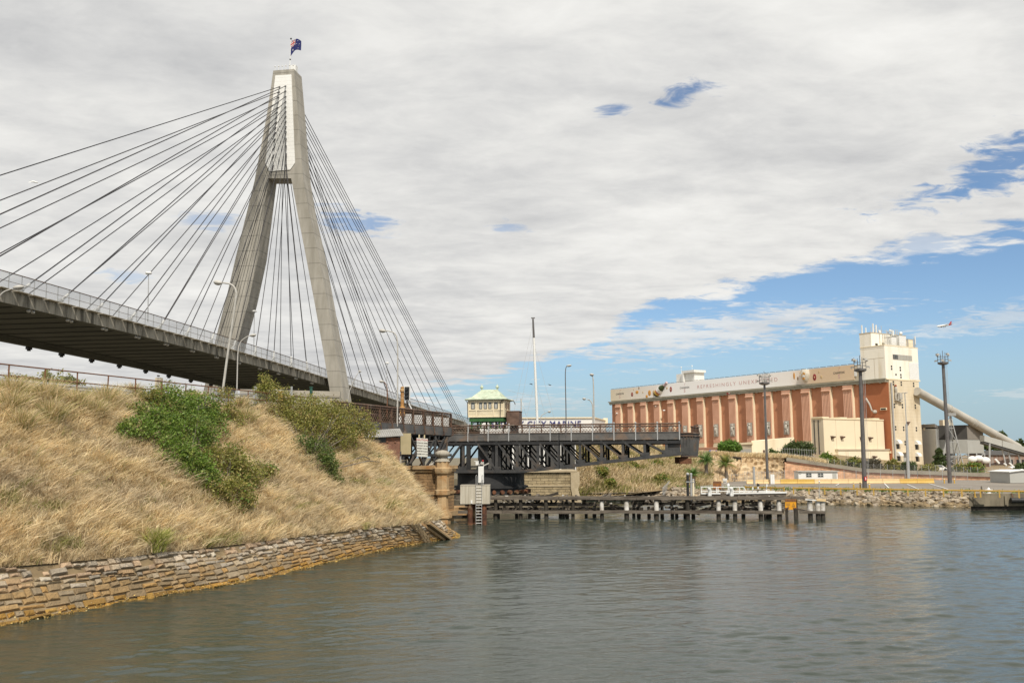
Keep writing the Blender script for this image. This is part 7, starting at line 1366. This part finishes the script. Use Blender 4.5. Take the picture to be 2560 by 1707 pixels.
    def wb_(m, z0, z1, ins=0.0): return m.hexa([q_ + Z_ * z for z in (z0, z1) for q_ in (a + Vector((ins, ins, 0)), a + fx + Vector((0, ins, 0)), a + fx + dv, a + dv + Vector((ins, 0, 0)))])
    m = MB(); wb_(m, .55, zt - .12); wb = build('deck', m, M['wharf'], t); m = MB(); wb_(m, -1, .54, .35); build('piles', m, M['timber2'], t)
    m = MB(); m.box(a + Vector((ln / 2, .2, zt - .02)), (ln, .4, .22)); m.box(a + Vector((1.2, -.05, zt * .62)), (1.4, .3, .95)); m.box(a + Vector((4.6, -.05, zt * .62)), (.3, .3, 1.1)); build('kerb', m, M['wharf'], wb)
    q = a + Vector((3.1, 1.0, zt - .1)); t = thing('mooring_bollard', 'white mooring bollard on the concrete wharf block', 'bollard', q); m = MB(); m.lathe(q, [(.42, 0), (.40, .12), (.22, .22), (.20, .45), (.36, .5), (.38, .62), (.15, .68), (.1, .86), (.02, .9)], 14); build('post', m, M['white'], t, smooth=50); m = MB(); m.box(q + Z_ * .56, (1.0, .2, .14)); build('horns', m, M['white'], t)
    q = a + Vector((6.4, -.35, zt * .62)); t = thing('tyre_fender', 'black rubber fender hanging on the front of the wharf block', 'fender', q); m = MB(); m.tube([q - Vector((1.3, 0, 0)), q + Vector((3.0, 0, 0))], .33, 12); build('roll', m, M['black'], t, smooth=50); m = MB(); m.tube([q + Vector((-1, 0, .3)), q + Vector((-1, .3, .9))], .04, 5); m.tube([q + Vector((1.2, 0, .3)), q + Vector((1.2, .3, .9))], .04, 5); build('chains', m, M['rust'], t)
    q = a + Vector((.75, -.1, zt - .4)); t = thing('yellow_post', 'yellow post at the corner of the wharf block', 'post', q); m = MB(); m.tube([q, q + Z_ * .95], .09, 8); build('post', m, M['yellow'], t); m = MB(); m.box(q + Z_ * .05, (.3, .3, .1)); build('foot', m, M['yellow'], t)
    q = a + Vector((2.3, 1.2, zt - .1)); t = thing('grey_post', 'short grey timber post beside the white mooring bollard', 'post', q); m = MB(); m.tube([q, q + Z_ * 1.0], [.12, .09], 7); build('post', m, M['timber'], t); m = MB(); m.ball(q + Z_ * 1.0, .1, 6, 5); build('top', m, M['timber'], t)
    t = thing('white_car', 'low white car half hidden behind the shrubs on the terrace', 'car', gp(2347, 205, 3.5)); q = gp(2347, 205, 3.45); m = MB(); m.prism([q + Vector((x, 0, z)) for x, z in ((-2.1, .25), (2.1, .25), (2.15, .65), (1.3, .8), (.7, 1.25), (-.9, 1.3), (-1.6, .85), (-2.15, .75))], Vector((0, 1.7, 0))); bd = build('body', m, M['white'], t); m = MB(); m.prism([q + Vector((x, -.01, z)) for x, z in ((-1.3, .85), (1.0, .83), (.6, 1.18), (-.85, 1.2))], Vector((0, .02, 0))); build('window', m, M['glass'], bd)
    for x in (-1.3, 1.3): m = MB(); m.lathe(q + Vector((x, 0, .32)), [(.32, -.02), (.32, .2)], 14, axis=(0, 1, 0)); build('wheel', m, M['black'], t)
misc_yard()
# ------------------------------------------------------------------ vegetation of the far side
DG = [(.07, .105, .03), (.09, .13, .04), (.115, .15, .045), (.055, .08, .025)]
def fb(name, lab, px, py, r, asp, Y, cols, n=900, s=.26, cat='shrub', group=None, twigs=10, extra=()):
    lb = [lob(px, py, r, asp, dY=Y)] + [lob(a, b_, c, asp, dY=Y) for a, b_, c in extra]; return bush(name, lab, cat, lb, n, s, cols, group, twigs=twigs)
rt = fb('round_tree', 'bright green flat topped round tree on the terrace left of the loading shed', 1823, 1116, 23, (1.15, .9, .55), 225, [(.12, .24, .03), (.16, .29, .045), (.09, .17, .025)], 6000, .24, 'tree', None, 14, ((1808, 1121, 13), (1838, 1121, 13)))
m = MB(); m.tube([gp(1822, 225, 6.8), gp(1823, 225, 9.2)], [.25, .18], 7); build('trunk', m, M['bark'], rt)
fb('dark_shrub_tree', 'dark green tree clump in front of the cream loading shed', 1985, 1122, 20, (1.2, .9, .8), 218, DG, 6000, .26, 'tree', None, 12, ((2010, 1122, 20), (1968, 1128, 13), (1998, 1136, 12)))
fb('light_shrub', 'lighter green shrub at the left of the dark tree clump', 1932, 1134, 10, (1.2, .9, .9), 214, [(.12, .17, .04), (.09, .14, .035)], 800, .22, 'shrub', None, 8, ((1925, 1130, 8), (1942, 1132, 7)))
for i, (px, py, r, asp, lab, cols) in enumerate([(2068, 1150, 13, (1, .9, 1.1), 'leafy upright shrub at the left end of the shrub row by the beige wall', GR), (2088, 1160, 14, (1.3, .9, .9), 'green shrub with bare twigs left of the annex foot', OL), (2135, 1163, 17, (1.1, .9, .9), 'rounded olive shrub left of the nearest high mast', DG + OL), (2183, 1167, 17, (1.0, .9, .85), 'greyish rounded shrub just right of the nearest high mast', [(.15, .13, .09), (.12, .11, .07)]), (2232, 1168, 15, (1.1, .9, .9), 'yellow green shrub below the downpipe of the tower', OL), (2272, 1169, 14, (1, .9, .9), 'dark shrub at the foot of the slim light pole', DG), (2322, 1173, 12, (1.3, .9, .7), 'low shrub between the tower and the conifer', OL), (2402, 1176, 16, (1.2, .9, .7), 'low olive shrub under the trestle', OL + DG), (2436, 1176, 16, (1.1, .9, .9), 'bushy green shrub with orange flowers under the transfer house', GR[:3] + [(.35, .16, .02)]), (2556, 1170, 10, (1.3, .9, .8), 'small green shrub at the right frame edge', DG)]):
    fb('terrace_shrub', lab, px, py, r * 1.15, asp, 202 - i * .8, cols, 2600, .22, group='shrubs along the retaining wall')
def conifer():
    b = gp(2348, 215, 3.3); top = at(2349, 1121, 215); t = thing('conifer', 'dark bushy conifer between the tower and the second high mast', 'tree', b); h = top.z - b.z; k = 3200; zz = RNG.uniform(0, 1, k) ** .8; rad = (1.75 * (1 - zz) ** .6 + .15) * np.sqrt(RNG.uniform(.2, 1, k)) * (1 + .25 * np.sin(zz * 23)); an = RNG.uniform(0, 6.28, k); c = np.stack([b.x + rad * np.cos(an), b.y + rad * np.sin(an), b.z + .1 + zz * h], 1); cc = np.array(DG)[RNG.integers(0, 4, k)] * RNG.uniform(.6, 1.3, (k, 1)); leaves(c, .22, cc, 'crown', t); m = MB(); m.tube([b, top - Z_ * .5], [.22, .05], 7); build('trunk', m, M['bark'], t)
conifer()
def palm(px, py, r, Y, lab, cols):
    c = at(px, py, Y); R0 = 1.3 * r / F * Y; t = thing('palm_tree', lab, 'palm tree', c - Z_ * R0 * 1.3, 'palms on the far bank'); m = MB(); m.tube([c - Z_ * R0 * 1.5, c - Z_ * .1], [.35, .3], 9); build('trunk', m, M['bark'], t); V = []; Q = []; Cc = []; rnd = random.Random(px)
    for i in range(46):
        a = rnd.uniform(0, 6.28); el = rnd.uniform(-.35, 1.35); L = R0 * rnd.uniform(.95, 1.25); u = Vector((math.cos(a), math.sin(a), 0)); p = c.copy(); d = (u * math.cos(el) + Z_ * math.sin(el)); col = np.array(rnd.choice(cols)) * rnd.uniform(.7, 1.3) if el > -.05 else np.array((.30, .20, .08)) * rnd.uniform(.6, 1.1); side_ = u.cross(Z_)
        for k in range(9):
            q = p + d * L / 9; d = (d + Vector((0, 0, -.13))).normalized(); f = (k + .5) / 9; wv = L * .20 * math.sin(math.pi * min(1, f * .9 + .08))
            for sg in (1, -1):
                for e in (0, .5): b0 = len(V); s0 = p.lerp(q, e); s1 = p.lerp(q, e + .32); tip = s0 + side_ * sg * wv + d * L * .07 - Z_ * wv * .45; V += [tuple(s0), tuple(s1), tuple(tip + (s1 - s0) * .4), tuple(tip)]; Q.append([b0, b0 + 1, b0 + 2, b0 + 3]); Cc += [col] * 4
            p = q
    build_np('fronds', np.array(V), np.array(Q), np.array(Cc), M['leaf'], t)
palm(1765, 1150, 19, 176, 'dark green palm on the hillside under the swing bridge end', [(.08, .17, .03), (.11, .20, .04)])
palm(1815, 1158, 21, 182, 'yellowish palm beside the sandstone cutting', [(.17, .22, .04), (.27, .26, .05), (.12, .19, .03)])
palm(1733, 1184, 17, 160, 'small green palm low on the hillside behind the fender poles', [(.09, .18, .03), (.12, .21, .045)])
for px, py, r, lab in [(1580, 1172, 14, 'green bush in the middle of the far hillside'), (1655, 1203, 15, 'dark green bush at the foot of the far hillside by the paling fence'), (1525, 1210, 12, 'olive bush low on the far hillside'), (1500, 1185, 16, 'yellow green scrub near the stone abutment'), (1700, 1160, 13, 'olive scrub below the tip of the swing bridge'), (1640, 1165, 12, 'small scrub halfway up the far hillside')]:
    bush('hillside_bush', lab, 'bush', [lob(px, py, r, (1.3, .9, .8), BV2)], 1800, .2, OL + GR[:2], 'bushes on the far hillside', twigs=8)
def treeline(name, lab, px0, px1, py, Y, h, n):
    t = thing(name, lab, 'trees', gp((px0 + px1) / 2, Y, 3)); lb = []
    rnd = random.Random(px0)
    k = max(3, int((px1 - px0) / 9))
    for i in range(k): q = at(px0 + (px1 - px0) * (i + .5) / k, py + rnd.uniform(-4, 4), Y); r = h / F * Y * rnd.uniform(.7, 1.2); lb.append((q, (r * 1.2, r, r)))
    c, tips = cloud(lb, n); leaves(c, .012 * Y * .12, np.array(DG)[RNG.integers(0, 4, len(c))] * RNG.uniform(.7, 1.5, (len(c), 1)), 'foliage', t); m = MB()
    for q, r in lb: m.tube([Vector((q.x, q.y, 2)), q], [.5, .3], 5)
    build('trunks', m, M['bark'], t)
treeline('distant_trees', 'dark green trees on the skyline above the conveyor gallery at right', 2528, 2580, 1112, 560, 11, 2400)
treeline('tree_row', 'dark trees seen under the conveyor gallery beside the warehouse', 2462, 2520, 1122, 420, 12, 1800)
t = thing('hill_tree', 'dark spreading tree on the skyline beside the tube conveyor', 'tree', gp(2503, 450, 12)); c_, _ = cloud([(at(2500, 1083, 450), (2.4, 2, 1.0)), (at(2507, 1090, 450), (2, 2, 1.0))], 700); leaves(c_, .4, np.array(DG)[RNG.integers(0, 4, len(c_))], 'crown', t); m = MB(); m.tube([gp(2506, 450, 2), at(2505, 1086, 450)], .4, 6); build('trunk', m, M['bark'], t)
treeline('far_trees', 'low dark trees along the far shore behind the marine shed', 1405, 1540, 1098, 520, 9, 2600)
# ------------------------------------------------------------------ things in the air
def plane():
    c = at(2361, 813.5, 3000); Lh = 27.5; x = Vector((-.985, -.1, -.13)).normalized(); t = thing('airliner', 'white jet airliner with dark red tail low in the sky right of the tower', 'airplane', c); sd = x.cross(Z_).normalized(); up_ = sd.cross(x)
    m = MB(); prof = [(.3, Lh), (1.6, Lh - 2), (2.6, Lh - 5), (2.85, Lh - 9), (2.85, -Lh * .35), (2.2, -Lh * .62), (1.1, -Lh * .88), (.3, -Lh)]; m.lathe(c, prof[::-1], 16, axis=x); build('fuselage', m, M['white'], t, smooth=60)
    m = MB(); m.lathe(c - up_ * .02, [(.32, -Lh - .1), (1.14, -Lh * .88), (2.23, -Lh * .62), (2.6, -Lh * .5)], 16, axis=x); tl = build('tail_cone', m, M['red'], t, smooth=60)
    for sg in (1, -1):
        m = MB(); r0 = c + x * 5 - up_ * 1.6 + sd * sg * 2.4; tip = c - x * 9.5 + sd * sg * 27 + up_ * 2.4; m.hexa([r0 - x * 5, r0 + x * 5, tip + x * 1.2, tip - x * 1.2, r0 - x * 5 + up_ * .9, r0 + x * 5 + up_ * .9, tip + x * 1.2 + up_ * .3, tip - x * 1.2 + up_ * .3]); wg = build('wing', m, M['grey'], t)
        m = MB(); e = c + x * 5.5 + sd * sg * 9 - up_ * 3.3; m.lathe(e, [(1.0, -3), (1.55, 1.5), (1.5, 3)], 12, axis=x); build('engine', m, M['grey'], wg)
        m = MB(); r1 = c - x * 21.5 + up_ * .8 + sd * sg * .8; tp_ = c - x * 26 + sd * sg * 9 + up_ * 1.2; m.hexa([r1 - x * 2.5, r1 + x * 2.5, tp_ + x, tp_ - x, r1 - x * 2.5 + up_ * .4, r1 + x * 2.5 + up_ * .4, tp_ + x + up_ * .2, tp_ - x + up_ * .2]); build('tailplane', m, M['grey'], t)
        m = MB(); g_ = c + x * 1 + sd * sg * 4.5 - up_ * 2; m.tube([g_, g_ - up_ * 3.4], .35, 6); m.box(g_ - up_ * 3.8, (3, 1.2, 1.2), x); build('landing_gear', m, M['black'], t)
    m = MB(); m.prism([c - x * 16 + up_ * 1.9 - sd * .25, c - x * 24.5 + up_ * 1.2 - sd * .25, c - x * 28 + up_ * 10.5 - sd * .25, c - x * 24 + up_ * 10.5 - sd * .25], sd * .5); fn = build('fin', m, M['red'], t); m = MB(); m.prism([c - x * 20.5 + up_ * 3.2 - sd * .3, c - x * 23.5 + up_ * 2.8 - sd * .3, c - x * 24.6 + up_ * 5.6 - sd * .3], sd * .6); build('white_mark', m, M['white'], fn)
    m = MB(); m.tube([c + x * 20 - up_ * 2.5, c + x * 20 - up_ * 4.6], .25, 6); m.box(c + x * 20 - up_ * 4.8, (1.2, .8, 1), x); build('nose_gear', m, M['black'], t)
plane()
def bird(px, py, Y, s, label, k, wl, wr, group=None):
    c = at(px, py, Y); t = thing('flying_bird', label, 'bird', c, group); m = MB(); m.ball(c, (s * .42, s * .12, s * .13), 10, 7, x=(.95, 0, -.25)); m.ball(c + Vector((s * .4, 0, -s * .10)), s * .1, 8, 6); m.prism([c + Vector((-s * .3, -s * .07, .05 * s)), c + Vector((-s * .3, s * .07, .05 * s)), c + Vector((-s * .62, s * .1, .12 * s)), c + Vector((-s * .62, -s * .1, .12 * s))], Vector((0, 0, s * .03))); build('body', m, M[k], t, smooth=60)
    for (mx, tx_), nm in ((wl, 'wing'), (wr, 'wing')): m = MB(); a, b, e = c + Vector((.12 * s, 0, .03 * s)), c + Vector(mx) * s, c + Vector(tx_) * s; ch = Vector((-.26 * s, 0, .02 * s)); m.hexa([a, a + ch, b + ch, b, a + Z_ * .04 * s, a + ch + Z_ * .04 * s, b + ch + Z_ * .03 * s, b + Z_ * .03 * s]); m.hexa([b, b + ch, e + ch * .2, e, b + Z_ * .03 * s, b + ch + Z_ * .03 * s, e + ch * .2 + Z_ * .015 * s, e + Z_ * .015 * s]); build(nm, m, M[k], t)
bird(86, 455, 62, .50, 'white gull gliding between the bridge cables at upper left', 'white', ((-.3, .4, .1), (-.75, .7, .12)), ((-.1, -.4, -.12), (-.42, -.75, -.34)))
bird(1328, 960, 150, .52, 'small dark bird flying just left of the white mast', 'black', ((-.1, .4, .2), (-.5, .8, .05)), ((.15, -.4, .12), (.3, -.8, -.25)), 'dark birds by the mast')
bird(1374.5, 962, 150, .52, 'small dark bird flying just right of the white mast', 'black', ((-.2, .4, .22), (-.55, .8, .22)), ((.1, -.4, .0), (.1, -.8, -.4)), 'dark birds by the mast')
